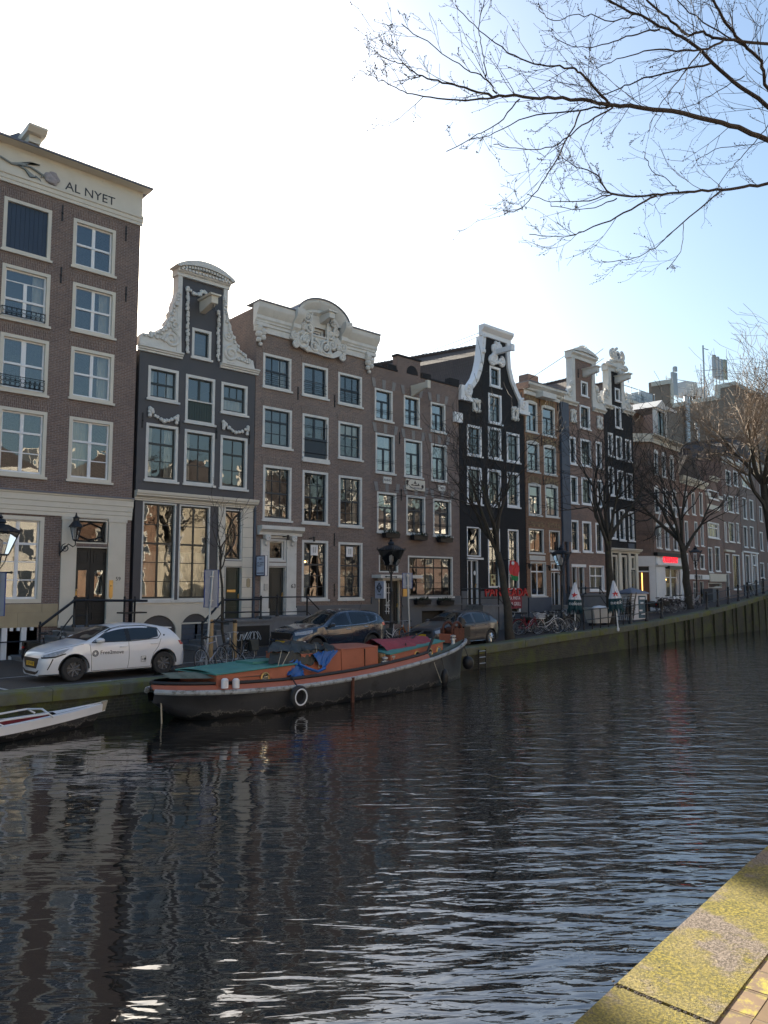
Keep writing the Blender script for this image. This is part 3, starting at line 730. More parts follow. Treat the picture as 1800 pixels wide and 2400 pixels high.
for side in (0, 1):
    if side == 0: pl = [(640, 430), (590, 440), (560, 540), (535, 600), (530, 650), (500, 690), (505, 740), (455, 800), (450, 840), (385, 885), (370, 920), (290, 925), (250, 955), (170, 935), (138, 975), (135, 1060), (640, 1180)]
    else: pl = [(1150, 480), (1180, 520), (1195, 590), (1185, 650), (1215, 720), (1215, 790), (1245, 850), (1250, 930), (1290, 990), (1300, 1050), (1345, 1100), (1340, 1150), (1430, 1210), (1440, 1260), (1510, 1275), (1530, 1380), (1150, 1280)]
    pts = q4(*pl)
    pts = [(x, max(z, zg0 + .01)) for x, z in pts]
    mb = MB().prism(pts, -.07, .3)
    vb = mb
    c1 = q4((520, 1010) if side == 0 else (1240, 1190))[0]; c2 = q4((560, 850) if side == 0 else (1200, 980))[0]
    scroll(vb, c1, .36, -.09, -1 if side == 0 else 1, .06); scroll(vb, c2, .24, -.09, 1 if side == 0 else -1, .05)
    edge = pts[1:-2]; garland(vb, [(x + (.08 if side == 0 else -.08), z - .06) for x, z in edge], .1, .12, -.08)
    c3 = q4((360, 980) if side == 0 else (1390, 1270))[0]; garland(vb, [(c3[0] - .35, c3[1] + .02), (c3[0] + .35, c3[1] - .1)], .1, .1, -.08)
    vb.build('volute', M.trim, h.root, True)
gl = h.at(*P4(655, 1190)); gr = h.at(*P4(1115, 1265))
for a, b in ((xl - .1, gl[0]), (gr[0], xr + .12)):
    cornice(h, a, b, zg0 - .22, zg0, .22, M.trim, 'gable_cornice', [(0, 0), (-.4, 0), (-.4, .3), (-.7, .4), (-.7, .6), (-1, .75), (-1, 1), (0, 1)])
mb = MB()
p = q4((718, 410), (780, 455), (845, 480), (915, 430), (985, 510), (1090, 520))
garland(mb, p, .1, .09); p = q4((715, 400), (715, 1200)); garland(mb, p, .085, .085); mb.ball((p[0][0], -.08, p[0][1]), .1); p = q4((1092, 690), (1085, 1290)); garland(mb, p, .085, .085)
mb.build('garland', M.trim, h.root, True)
x, z = h.at(*P4(905, 650)); o = hoist(h, x, z, 1.0, .3, .3, M.cream)
swag(h, [h.at(350, 958), h.at(414, 975)], .095, .34); swag(h, [h.at(522, 988), h.at(578, 1002)], .095, .34)
anchors(h, [(334, 985), (420, 1000), (507, 1012), (584, 1025)])
# the wall
zsh = zg0 - .2
h.wall([(xl, h.zb), (xr, h.zb), (xr, zsh), (nr - .05, zsh), (nr - .05, zpd), (nl + .05, zpd), (nl + .05, zsh), (xl, zsh)], M.paint_dark, zsh)
h.gable_roof(h.at(*P4(525, 615))[1] + .25, M.slate, xm=(nl + nr) / 2)
x, z = h.at(*P4(480, 612)); MB().tube([(x, .8, z - .3), (nl + .2, .3, zpd - .6)], .014, 5).build('stay_rod', M.iron, h.root)
zd = h.at(546, 1450)[1]
stoop(h, xa - .1, xd + .25, -1.2, zd, 5, M.bluestone, -1, n=6)
xg = (xa + xd) / 2
MB().box(xa + .15, xd + .12, -1.262, -1.201, .05, zd - .25).build('cellar_hatch', M.doorblack, h.root)
mb = MB()
for k in range(7):
    cx = xa + .3 + k * .16; pts = [(cx + .1 * cos(t * .8 + k), -1.272, zd - .65 + .17 * sin(t * .8 + k * 1.7)) for t in range(9)]
    mb.tube(pts, .016, 4)
mb.build('chalk_scrawl', pm('chalk', (.5, .5, .5), .9), h.root)
a, b, c = R1(474, 1461, 1.2), R1(523, 1406, 1.2), R1(612, 1396, 1.2)
railing(h, [a, b, (c[0], -1.2, b[2])], [(a[0], -1.2, -.1, a[2]), (b[0], -1.2, zd, b[2]), (c[0], -1.2, zd, b[2] + .05)], r=.045, low=.5)
H2 = h
# ------------------------------------------------------------------ 3: brick house with curved white cornice
h = House('cornice_house', 'brown brick house with white cornice arched over a carved stone cartouche, numbered 63', F0, 595, 869, py=1150, depth=9)
xl, xr = h.x0, h.x1
P6 = lambda x, y: (560 + x * .2049, 660 + y * .2049)
q6 = lambda *pl: h.pts([P6(*p) for p in pl])
GB = dict(sm=M.tealdark, fm=M.trim, fw=.11, lint=M.brick_grey_v)
for L, T, Rr, B, rows, meet, c in (
        (617, 826, 682, 920, ((.48, 3), (.52, 3)), 1, 'right'), (708.5, 849.5, 768, 938, ((.5, 2), (.5, 2)), 9, None), (792.6, 871, 848, 957, ((.5, 3), (.5, 3)), 1, None),
        (616, 950, 683, 1055, ((.33, 3), (.33, 3), (.33, 3)), 1, None), (793, 986, 848, 1081, ((.33, 3), (.33, 3), (.33, 3)), 1, 'blind'),
        (617, 1088.5, 682, 1223, ((.25, 3), (.25, 3), (.25, 3), (.25, 3)), 2, 'left'), (709, 1101, 768, 1230, ((.25, 3), (.25, 3), (.25, 3), (.25, 3)), 2, None), (793.6, 1113, 848, 1237, ((.25, 3), (.25, 3), (.25, 3), (.25, 3)), 2, 'right'),
        (708, 1265, 768, 1406, ((.2, 3), (.2, 3), (.2, 3), (.2, 3), (.2, 3)), 2, None), (793, 1270, 849, 1405, ((.2, 3), (.2, 3), (.2, 3), (.2, 3), (.2, 3)), 2, None)):
    k = dict(GB)
    if T == 849.5: k['vw'] = .1
    w_ = win(h, L, T, Rr, B, rows=rows, meet=meet, cur=c, **k)
    x0, x1, z0, z1 = h.rect(L, T, Rr, B)
    if T < 900:
        mb = MB()
        for f in (.22, .34, .1): mb.tube([(x0 + .08, -.02, z0 + .12 + (z1 - z0) * f), (x1 - .08, -.02, z0 + .12 + (z1 - z0) * f)], .013, 5)
        mb.build('guard_rail', M.iron, w_)
    if T in (1265, 1270):
        xm = (x0 + x1) / 2; zz = z1 - .42
        MB().box(xm - .2, xm + .2, .06, .09, zz - .26, zz + .22).build('menu_board', M.white, w_)
        MB().box(xm - .09, xm - .02, .05, .059, zz - .14, zz + .12).box(xm + .02, xm + .09, .05, .059, zz - .14, zz + .12).build('menu_panel', M.steel, w_)
    if T == 1265:
        mb = MB()
        for dx, dz in ((-.42, 1.5), (-.12, 1.75)): mb.ball((xm + dx, .6, z0 + dz), .045, 8)
        mb.build('lamp_bulb', M.bulb, w_)
        MB().tube([(xm - .42, .6, z0 + 1.55), (xm - .42, .6, z1)], .006, 4).tube([(xm - .12, .6, z0 + 1.8), (xm - .12, .6, z1)], .006, 4).build('lamp_cord', M.iron, w_)
# loading door in the middle bay
x0, x1, z0, z1 = h.rect(709, 968, 769, 1085)
w_ = win(h, 0, 0, 0, 0, raw=(x0, x1, z0, z1), rows=((.52, 2), (.48, 1)), meet=9, vw=.12, **GB)
MB().box(x0 + .12, x1 - .12, .02, .09, z0 + .12, z0 + (z1 - z0) * .5).build('lower_shutter', M.tealdark, w_)
mb = MB()
for dz in (.35, .95, 1.6): mb.tube([(x0 + .05, -.02, z0 + dz), (x1 - .05, -.02, z0 + dz)], .014, 5)
mb.tube([(x1 - .1, -.02, z0 + .2), (x1 - .1, -.02, z0 + 1.8)], .014, 5); mb.build('guard_rail', M.iron, w_)
MB().box(x0 - .02, x1 + .02, -.1, -.018, z0 - .1, z0 + .12).build('threshold', M.trim, w_)
# door with cornice on consoles
xa, xb, xc, xd = [h.at(p, 1350)[0] for p in (609, 628.3, 669, 692)]
zg = h.at(640, 1442)[1]; zk0, zk1 = h.at(650, 1262)[1], h.at(650, 1243)[1]
win(h, 628, 1262.5, 669.5, 1317, rows=((1, 1),), meet=9, fm=M.trim, fw=.09, sm=M.trim, sill=False, gm=M.glass_dark)
dd = door(h, 629, 1328, 668, 1442, M.greenblack, 1, ((.08, .3), (.36, .9)), fm=M.trim)
for a, b in ((xa, xb - .01), (xc + .01, xd)):
    MB().box(a, b, -.08, -.003, zg + .3, zk0 - .06).box(a - .03, b + .03, -.11, -.004, zg - .05, zg + .299).build('pilaster', M.trim, h.root)
    mb = MB(); xm = (a + b) / 2
    mb.prism([(xm - .12, zk0 - .05), (xm + .12, zk0 - .05), (xm + .14, zk0 + .12), (xm - .14, zk0 + .12)], -.3, -.081); scroll(mb, (xm, zk0 - .02), .13, -.3, 1, .045); mb.ball((xm, -.15, zk0 - .22), .1, 8, 1, .7, 1.3)
    mb.build('console', M.trim, h.root, True)
MB().box(xb, xc, -.07, -.003, h.at(648, 1327)[1] + .003, h.at(648, 1319)[1] - .003).build('door_header', M.trim, h.root)
MB().box(xb, xc, -.06, -.003, h.at(648, 1262)[1] + .01, zk0 + .1).build('door_header', M.trim, h.root)
cornice(h, xa - .2, xd + .2, zk0 + .121, zk1 + .16, .42, M.trim, 'door_cornice', [(0, 0), (-.5, 0), (-.55, .3), (-.8, .45), (-1, .6), (-1, 1), (0, 1)])
x, z = h.at(685, 1374); text(h.root, 'house_number', '63', (x, -.086, z), (1, 0, 0), (0, 0, 1), .27, M.ink)
x, z = h.at(620, 1376); MB().box(x - .09, x + .09, -.13, -.081, z - .14, z + .14).build('bell_panel', M.steel, h.root)
for px, py in ((674, 1258), (735, 1262)):
    x, z = h.at(px, py, .3); MB().tube([(x - .1, -.08, z), (x - .05, -.3, z + .02)], .02, 5).lathe([(.05, -.12), (.05, .08), (.03, .1)], (x, -.34, z - .02), 8, 'z').build('spotlight', M.iron, h.root)
zb = h.at(780, 1418)[1]
MB().box(xd + .02, xr, -.1, -.003, h.zb, zb - .2).box(xd + .02, xr + .02, -.13, -.004, zb - .199, zb).build('grey_base', M.plaster, h.root)
anchors(h, [(698, 922), (784, 940), (783, 1383), (783, 1265)])
# drainpipe between the two houses
x = h.x0 + .03; MB().tube([(x, -.08, -.1), (x, -.08, zk1 + 1.2)], .055, 8).build('drainpipe', M.paint_blue, h.root)
# crown
zB = (h.at(*P6(290, 595))[1] + h.at(*P6(1425, 888))[1]) / 2
zT = (h.at(*P6(240, 215), .5)[1] + h.at(*P6(1590, 612), .5)[1]) / 2
al, ar_ = h.at(*P6(655, 400), .4)[0], h.at(*P6(1230, 560), .4)[0]
xm = (al + ar_) / 2; ap = h.at(*P6(835, 165), .4)[1]
zf = zT - .95
PR = [(0, 0), (-.3, 0), (-.3, .15), (-.55, .3), (-.55, .45), (-.95, .72), (-1, .8), (-1, 1), (0, 1)]
cx0, cx1 = xl - .12, xr + .12
for a, b in ((cx0 - .06, al), (ar_, cx1 + .06)):
    cornice(h, a, b, zf, zT, .5, M.trim, 'cornice', PR)
    MB().box(a - .03, b, -.55, .5, zT + .002, zT + .06).build('gutter', M.lead, h.root)
MB().box(cx0, cx1, -.12, -.003, zB + .5, zf - .002).build('frieze', M.trim, h.root)
cornice(h, cx0 - .03, cx1 + .03, zB, zB + .498, .22, M.trim, 'architrave', [(0, 0), (-.5, 0), (-.5, .5), (-.75, .55), (-.75, .8), (-1, .85), (-1, 1), (0, 1)])
# the arch swept over the middle
def archsweep(prof, r0, z0, name, m, y=0.0):
    n = 22; rows = []
    for i in range(n + 1):
        a = pi * i / n
        rows.append([(xm - (r0[0] + q) * cos(a), -p, z0 + (r0[1] + q) * sin(a)) for p, q in prof])
    mb = MB().grid(rows); mb.add(rows[0], [tuple(range(len(prof)))]); mb.add(rows[-1], [tuple(range(len(prof) - 1, -1, -1))])
    return mb.build(name, m, h.root, 30)
ra, rz = (ar_ - al) / 2, ap - zT + .0
archsweep([(-.3, -.75), (.16, -.75), (.16, -.6), (.3, -.48), (.3, -.36), (.55, -.12), (.58, -.05), (.58, .05), (-.3, .05)], (ra, rz - .05), zT - .12, 'arched_cornice', M.trim)
archsweep([(-.4, .051), (.64, .051), (.64, .11), (-.4, .11)], (ra, rz - .05), zT - .12, 'arch_flashing', M.lead)
for s_, xx in ((1, al), (-1, ar_)):
    cornice(h, xx - .12 - (.16 if s_ < 0 else 0), xx + .12 + (.16 if s_ > 0 else 0), zf - .1, zT + .12, .72, M.trim, 'arch_return', PR)
tym = [(al + .2, zB + .45)] + [(xm - (ra - .55) * cos(pi * i / 20), zT - .15 + (rz - .6) * sin(pi * i / 20)) for i in range(21)] + [(ar_ - .2, zB + .45)]
ax0, ax1, az0, az1 = h.rect(*P6(812, 520), *P6(962, 735))
loops = [[Vector((x, z, 0)) for x, z in tym], [Vector((ax0, az0, 0)), Vector((ax1, az0, 0)), Vector((ax1, az1, 0)), Vector((ax0, az1, 0))]]
flat = [p for l in loops for p in l]
MB().add([(p.x, -.15, p.y) for p in flat], [tuple(t) for t in tessellate_polygon(loops)]).build('tympanum', M.trim, h.root)
win(h, 0, 0, 0, 0, raw=(ax0, ax1, az0, az1), rows=((1, 1),), meet=9, fm=M.trim, sm=M.white, fw=.12, sill=False)
mb = MB()
for k in range(2): mb.box(ax0 - .12 if k == 0 else ax1 + .02, ax0 - .02 if k == 0 else ax1 + .12, -.28, -.151, az0 - .1, az1 + .75)
mb.build('attic_frame', M.trim, h.root)
# cartouche: two carved side panels, scrolls and a fringe below
mb = MB()
bl = q6((555, 640), (640, 600), (690, 690), (770, 760), (850, 800), (930, 830), (1010, 850), (1100, 800), (1130, 740), (1200, 830), (1190, 850), (1130, 860), (1050, 890), (960, 870), (840, 830), (740, 800), (660, 740), (620, 690), (555, 660))
mb.prism(bl, -.24, -.1)
for c, r, d in (((700, 690), .42, 1), ((830, 745), .3, -1), ((965, 780), .34, 1), ((755, 420), .28, 1), ((770, 545), .26, -1), ((740, 660), .24, 1), ((1045, 480), .28, -1), ((1015, 625), .26, 1), ((1030, 740), .24, -1), ((1080, 600), .2, 1), ((610, 640), .22, 1), ((1150, 770), .24, -1), ((620, 730), .16, 1), ((1145, 880), .18, -1), ((700, 520), .18, -1), ((1100, 710), .16, 1)):
    p = q6(c)[0]; scroll(mb, p, r, -.24, d, .06); mb.ball((p[0], -.26, p[1]), r * .3, 8)
for c in ((760, 340), (710, 390), (790, 500), (700, 600), (1060, 410), (1075, 540), (1000, 560), (1050, 680), (650, 580), (1110, 770), (860, 770), (900, 800), (760, 780), (1010, 840)):
    p = q6(c)[0]; mb.ball((p[0], -.2, p[1]), .15, 8, 1, .6, 1.2)
mb.build('cartouche', M.trim, h.root, True)
x, z = h.at(*P6(930, 470)); hoist(h, x, z, .9, .32, .26, M.trim)
for c in ((232, 600), (1472, 930)):
    p = q6(c)[0]; mb = MB().box(p[0] - .3, p[0] + .3, -.3, -.003, p[1] + .3, p[1] + .45)
    for k in range(5): mb.ball((p[0] + (k % 2 - .5) * .22, -.14, p[1] + .22 - k * .13), .2 - k * .018, 8)
    mb.ball((p[0], -.12, p[1] - .48), .1, 8); mb.build('corbel', M.trim, h.root, True)
h.wall([(xl, h.zb), (xr, h.zb), (xr, zT - .02), (ar_ - .3, zT - .02), (ar_ - .6, zT + rz * .5), (xm, ap - .7), (al + .6, zT + rz * .5), (al + .3, zT - .02), (xl, zT - .02)], M.brick_grey, zT - .06)
h.flat_roof(zT - .07)
mb = MB()
for i in range(13): a = pi * i / 12; b = pi * (i + 1) / 12; mb.add([(xm - ra * cos(a), .3, zT - .1 + rz * sin(a)), (xm - ra * cos(b), .3, zT - .1 + rz * sin(b)), (xm - ra * cos(b), 4, zT - .1 + rz * sin(b)), (xm - ra * cos(a), 4, zT - .1 + rz * sin(a))], [(0, 1, 2, 3)])
mb.build('dormer_roof', M.lead, h.root)
zd = zg
stoop(h, xa - .15, h.at(726, 1440)[0], -1.15, zd, 4, M.bluestone, 1, n=5)
pz = R1(618, 1400, 1.15); z1_ = pz[2]
xs = [R1(p, 1400, 1.15)[0] for p in (650, 720)]
xe_ = R1(748, 1420, 1.15)
railing(h, [(R1(596, 1400, 1.15)[0], -1.15, z1_), (xs[1], -1.15, z1_), (xe_[0], -1.15, z1_ - .55)], [(xs[0], -1.15, zd, z1_), (xs[1], -1.15, .0, z1_)], r=.03, low=.62)
# hanging shop sign
x, z = h.at(607, 1326, .35); so_ = empty('hanging_sign', h.fr.w(h.s0 + x + .1, -.42, z), 0, 'white and navy hanging sign reading CLEFT beside the door numbered 63', 'sign', 'hanging shop signs')
MB().box(-.06, .06, -.32, .32, -.42, .42).build('sign_box', M.white, so_)
MB().box(-.075, -.0605, -.33, .33, -.43, .43).box(.0605, .075, -.33, .33, -.43, .43).build('sign_frame', M.inkblue, so_)
MB().box(-.08, -.076, -.29, .29, -.39, .39).build('sign_face', pm('sign_pale_blue', (.5, .56, .68), .5), so_)
MB().tube([(0, .33, .2), (0, .42, .2)], .02, 5).tube([(0, .33, -.2), (0, .42, -.2)], .02, 5).build('bracket', M.iron, so_)
text(so_, 'lettering', 'CLEFT', (-.084, 0, .05), (0, -1, 0), (0, 0, 1), .26, M.inkblue, .003, squash=.72)
text(so_, 'lettering', 'THE', (-.084, 0, .28), (0, -1, 0), (0, 0, 1), .11, M.inkblue, .003)
MB().box(-.083, -.081, -.26, .26, -.33, -.29).build('sign_rule', M.inkblue, so_)

# ------------------------------------------------------------------ 4: plain brick house with stone plaques
h = House('plaque_house', 'dark brick house with stepped parapet, stone voussoirs and three white carved plaques', F0, 869, 1077, py=1200, depth=3.6)
xl, xr = h.x0, h.x1
GC = dict(sm=M.tealdark, fm=M.trim, fw=.1, rec=.13, gm=M.glass_flat)
def vous(w_, x0, x1, z1):
    mb = MB(); xm = (x0 + x1) / 2
    for xx, dx in ((x0 - .02, -.13), (xm, 0), (x1 + .02, .13)):
        mb.prism([(xx - .1, z1 + .03), (xx + .1, z1 + .03), (xx + .12 + dx * .7, z1 + .48), (xx - .12 + dx * .7, z1 + .48)], -.03, -.013)
    mb.build('voussoirs', M.vous, w_)
    MB().prism([(x0 - .05, z1 + .015), (x1 + .05, z1 + .015), (x1 + .2, z1 + .46), (x0 - .2, z1 + .46)], -.012, -.001).build('lintel', M.brick_umber_v, w_)
def bracedwin(L, T, Rr, B, c=None, door_=False):
    x0, x1, z0, z1 = h.rect(L, T, Rr, B)
    w_ = win(h, L, T, Rr, B, rows=((.36, 1), (.64, 2)) if not door_ else ((.45, 2), (.55, 2)), meet=1, vw=.12, cur=c, **GC)
    vous(w_, x0, x1, z1)
    MB().tube([(x0 + .05, -.02, z0 + .12 + (z1 - z0) * .22), (x1 - .02, -.02, z0 + .12 + (z1 - z0) * .22)], .014, 5).tube([(x0 + .05, -.02, z0 + .16 + (z1 - z0) * .24), (x1 - .02, -.02, z0 + .16 + (z1 - z0) * .24)], .012, 5).build('guard_rail', M.iron, w_)
    return w_
for L, T, Rr, B, c, dr in ((878, 908, 920, 991, None, 0), (946, 925, 984, 1005, 'half', 1), (1009, 941, 1044, 1017, 'right', 0), (880, 1013, 925, 1113, 'right', 0), (947, 1027, 989.5, 1122, 'right', 0), (1010, 1038, 1048, 1131, 'right', 0),
                           (883.6, 1151.6, 929, 1250, None, 0), (952, 1160, 997, 1255, 'right', 0), (1014.6, 1168, 1058, 1259, 'right', 0)):
    bracedwin(L, T, Rr, B, c, dr)
def planter(px, py, py1, w=None, off=.25):
    x0, z0 = h.at(px[0], py1, off); x1, _ = h.at(px[1], py1, off); z1 = z0 + .28
    p = empty('planter_box', h.fr.w(h.s0 + (x0 + x1) / 2, -off, z0), 0, 'x', 'planter', 'dark planters on the window ledges')
    L = (x1 - x0) / 2
    MB().add([(-L, -.12, 0), (L, -.12, 0), (L, .12, 0), (-L, .12, 0), (-L - .03, -.15, .24), (L + .03, -.15, .24), (L + .03, .15, .24), (-L - .03, .15, .24)], [(3, 2, 1, 0), (0, 1, 5, 4), (1, 2, 6, 5), (2, 3, 7, 6), (3, 0, 4, 7), (4, 5, 6, 7)]).build('trough', M.iron, p)
    mb = MB()
    for k in range(150):
        x = random.uniform(-L, L); y = random.uniform(-.18, .15); a = random.uniform(0, 6.3); ln = random.uniform(.08, .3); e = random.uniform(-.4, 1.2)
        d = Vector((cos(a) * cos(e), sin(a) * cos(e), sin(e))) * ln; s = d.cross(Vector((0, 0, 1))).normalized() * .025; b = Vector((x, y, .22))
        mb.add([b, b + d * .5 + s, b + d, b + d * .5 - s], [(0, 1, 2, 3)])
    mb.build('foliage', M.leaf, p)
    MB().tube([(0, .1, .2), (0, .25 if off > .2 else off, .2)], .02, 4).build('bracket', M.iron, p)
    return p
M.leaf = pm('dark_leaves', (.03, .045, .025), .6, var=.4, scale=14)
PL = [('dark planter under the left upper window of the plaque house', (901, 933), 1260), ('dark planter under the middle upper window of the plaque house', (967, 998), 1265), ('dark planter under the right upper window of the plaque house', (1029, 1057), 1270),
      ('leafy dark planter below the left end of the wide shop window', (975, 1006), 1417), ('leafy dark planter below the right end of the wide shop window', (1029, 1060), 1418)]
for l, px, py in PL: tag(planter(px, 0, py), l)
# plaques
for L, T, Rr, B in ((897, 1117, 916, 1135), (1026, 1137, 1042, 1152)):
    x0, x1, z0, z1 = h.rect(L, T, Rr, B); o = MB().box(x0, x1, -.06, -.003, z0, z1).build('plaque', M.trim, h.root)
    text(o, 'lettering', 'ANNO' if L < 900 else '1890', ((x0 + x1) / 2, -.062, (z0 + z1) / 2), (1, 0, 0), (0, 0, 1), .17, M.ink, .004)
x0, x1, z0, z1 = h.rect(950, 1122, 994, 1152)
o = MB().box(x0, x1, -.07, -.003, z0, z1).build('plaque', M.cream, h.root)
u = lambda a, b: (x0 + (x1 - x0) * a, z0 + (z1 - z0) * b)
mb = MB()
for cx, cy, s in ((.46, .62, .3), (.64, .45, .24)): mb.prism([u(cx - s * .28, cy), u(cx + s * .28, cy), u(cx + s * .1, cy + .12), u(cx, cy + s), u(cx - s * .1, cy + .12)], -.085, -.071)
mb.prism([u(.24, .42), u(.6, .42), u(.6, .5), u(.5, .54), u(.4, .48), u(.3, .56), u(.26, .5)], -.084, -.0712)
for cx, cy, r in ((.06, .75, .1), (.05, .55, .08), (.86, .42, .1)):
    p = u(cx, cy); mb.ball((p[0], -.075, p[1]), r * .9, 8, 1, .15, 1); q = u(cx, cy - .25); mb.box(q[0] - .015, q[0] + .015, -.083, -.0711, q[1], p[1])
mb.build('carved_relief', pm('relief_brown', (.06, .045, .04), .8), o)
mb = MB()
for k in range(9): p = u(.18 + k * .075, .12); mb.box(p[0], p[0] + .05, -.079, -.071, p[1], p[1] + .09)
mb.build('inscription', M.lead, o)
# shop front
win(h, 956, 1302, 1061.5, 1399, rows=((.26, 5), (.40, 5), (.34, 5)), meet=1, cur=None, sm=M.iron, fm=M.trim, fw=.08, rec=.1, vw=.04)
x0, x1, z0, z1 = h.rect(956, 1302, 1061.5, 1399)
MB().box(x0 + .25, x0 + .5, .5, .56, z0, z0 + .9).box(x0 + 2.1, x0 + 2.45, .9, .95, z0, z1 - .4).build('interior_screen', M.wood, h.root)
win(h, 888, 1301, 933, 1342, rows=((.5, 2), (.5, 2)), meet=9, sm=M.iron, fm=M.trim, fw=.06, sill=False, gm=M.glass_dark)
dd = door(h, 888, 1360, 936, 1462, M.doorblack, 1, ((.06, .94),), fm=M.cream, rec=.1)
x0, x1, z0, z1 = h.rect(888, 1360, 936, 1462); mb = MB()
for sx in (-.14, .02, .16): mb.tube([((x0 + x1) / 2 + sx, .06, z1 - .15), ((x0 + x1) / 2 + sx, .06, z0 + .5)], .02, 4)
for dz in (.35, .6, 1.2, 1.5): mb.box((x0 + x1) / 2 - .22, (x0 + x1) / 2 + .2, .05, .07, z1 - dz - .03, z1 - dz)
mb.ring(((x0 + x1) / 2 + .12, .06, z0 + .95), .2, .015, 'y', 16, 4, (pi / 2, pi * 1.5)); mb.build('door_grille', M.white, dd)
x0, z0 = h.at(871, 1352); x1 = h.at(968, 1360)[0]; MB().box(x0, x1, -.7, -.003, z0 - .06, z0 + .1).box(x0 + .4, x1 - .4, -.4, -.004, z0 - .16, z0 - .0605).build('canopy', M.trim, h.root)
x, z = h.at(950, 1386); MB().box(x - .2, x + .2, -.05, -.003, z - .42, z + .42).build('name_board', M.brass, h.root)
zb = (h.at(869, 1397)[1] + h.at(1077, 1398)[1]) / 2
dx0, dx1 = h.at(884, 1400)[0], h.at(940, 1400)[0]
gx0, gx1, gz0, gz1 = h.rect(986, 1432, 1041, 1470)
h.holes.append((gx0, gx1, gz0 - .3, gz1))
mb = MB().box(xl + .01, dx0, -.08, -.003, h.zb, zb).box(dx1, gx0, -.08, -.003, h.zb, zb).box(gx0 + .001, gx1 - .001, -.08, -.003, gz1, zb).box(gx1, xr - .01, -.08, -.003, h.zb, zb)
mb.box(dx1, xr, -.14, -.081, zb - .5, zb - .42); mb.build('grey_base', M.plaster, h.root)
MB().box(gx0, gx1, .3, .34, gz0 - .3, gz1).build('garage_door', M.doorblack, h.root)
# parapet
zl = h.at(869, 861)[1]; zr_ = h.at(1064, 901)[1]; zp = (zl + zr_) / 2
bx0, bx1 = h.at(931, 845)[0], h.at(985, 855)[0]; zbk = zp + .85
top = [(xr, h.zb), (xr, zp), (bx1, zp), (bx1, zbk), (bx0, zbk), (bx0, zp), (xl, zp), (xl, h.zb)]
h.wall(top[::-1], M.brick_umber, zp - .1)
mb = MB().box(xl, bx0, -.05, .36, zp + .002, zp + .09).box(bx1, xr, -.05, .36, zp + .002, zp + .09).box(bx0 - .06, bx1 + .06, -.05, .36, zbk + .002, zbk + .1)
mb.box(bx0 - .75, bx0 - .1, -.05, .36, zp + .091, zp + .3).box(bx1 + .1, bx1 + .75, -.05, .36, zp + .091, zp + .3).box(xr - .7, xr + .02, -.05, .36, zp + .091, zp + .42)
mb.build('coping', M.brick_black, h.root)
x0, z0 = h.at(966, 862); x1, z1 = h.at(966, 878)
MB().prism([(x0 - .4, z1)] + arcpts((x0 - .4, z0 - .3), (x0 + .4, z0 - .3), .4, 10) + [(x0 + .4, z1)], -.02, -.001).build('blind_niche', M.brick_black, h.root)
h.flat_roof(zp - .2)
x, z = h.at(965, 917); mb = MB().box(x - .08, x + .08, -1.2, -.003, z, z + .28).add([(x - .06, -1.1, z - .001), (x + .06, -1.1, z - .001), (x + .06, -.01, z - .3), (x - .06, -.01, z - .3), (x + .06, -.01, z - .001), (x - .06, -.01, z - .001)], [(0, 1, 2, 3), (0, 3, 5), (1, 4, 2)]).box(x - .11, x + .11, -1.26, -1.1, z - .06, z + .34); mb.build('hoist_beam', M.cream, h.root)
anchors(h, [(936, 1027), (940, 1160)])
x, z = h.at(884, 1382, .3); so2 = empty('hanging_sign', h.fr.w(h.s0 + x + .1, -.42, z), 0, 'white hanging sign with a dark diamond emblem beside the black door', 'sign', 'hanging shop signs')
MB().box(-.06, .06, -.32, .32, -.42, .42).build('sign_box', M.white, so2)
MB().box(-.07, -.061, -.3, .3, -.4, .4).build('sign_face', pm('sign_lavender', (.4, .42, .52), .5), so2)
MB().tube([(-.076, 0, .32), (-.076, .17, .1), (-.076, 0, -.12), (-.076, -.17, .1)], .028, 5, closed=True).tube([(-.076, 0, .2), (-.076, .1, .1), (-.076, 0, 0), (-.076, -.1, .1)], .02, 5, closed=True).build('emblem', M.ink, so2)
text(so2, 'lettering', 'WINE', (-.075, 0, -.24), (0, -1, 0), (0, 0, 1), .11, M.ink, .003)
MB().tube([(0, .33, .2), (0, .42, .2)], .02, 5).build('bracket', M.iron, so2)

# ------------------------------------------------------------------ 5: black house with a tall white-edged neck gable
h = House('black_gable_house', 'black painted house with white scrolled gable edges and a big tiled roof, restaurant below', F0, 1079, 1232, py=1250, depth=13)
xl, xr = h.x0, h.x1
P8 = lambda x, y: (860 + x * .229, 760 + y * .229)
q8 = lambda *pl: h.pts([P8(*p) for p in pl])
GD = dict(sm=M.greenblack, fm=M.white, fw=.13)
win(h, 1147, 856, 1173, 911, rows=((.5, 2), (.5, 2)), meet=1, **GD)
win(h, 1144, 920, 1176, 997, rows=((.33, 2), (.33, 2), (.34, 2)), meet=1, cur='half', **GD)
for L, T, Rr, B in ((1094, 993.6, 1129, 1072), (1143, 999, 1175, 1079), (1187, 1012, 1218, 1087), (1094, 1092, 1130, 1184), (1142, 1098, 1175, 1189), (1188, 1105, 1218, 1191)):
    win(h, L, T, Rr, B, rows=((.36, 2), (.32, 2), (.32, 2)), meet=1, cur=random.choice([None, 'both', 'half']), **GD)
oval(h, 1105, 933, 1124.5, 969.5); oval(h, 1197, 952, 1214, 989)
x0, x1, z0, z1 = h.rect(1094, 1234, 1127, 1305)
win(h, 1094, 1234, 1127, 1305, rows=((1, 1),), meet=9, fm=M.white, fw=.06, sm=M.iron, sill=False)
mb = MB(); cx, cz = (x0 + x1) / 2, (z0 + z1) / 2
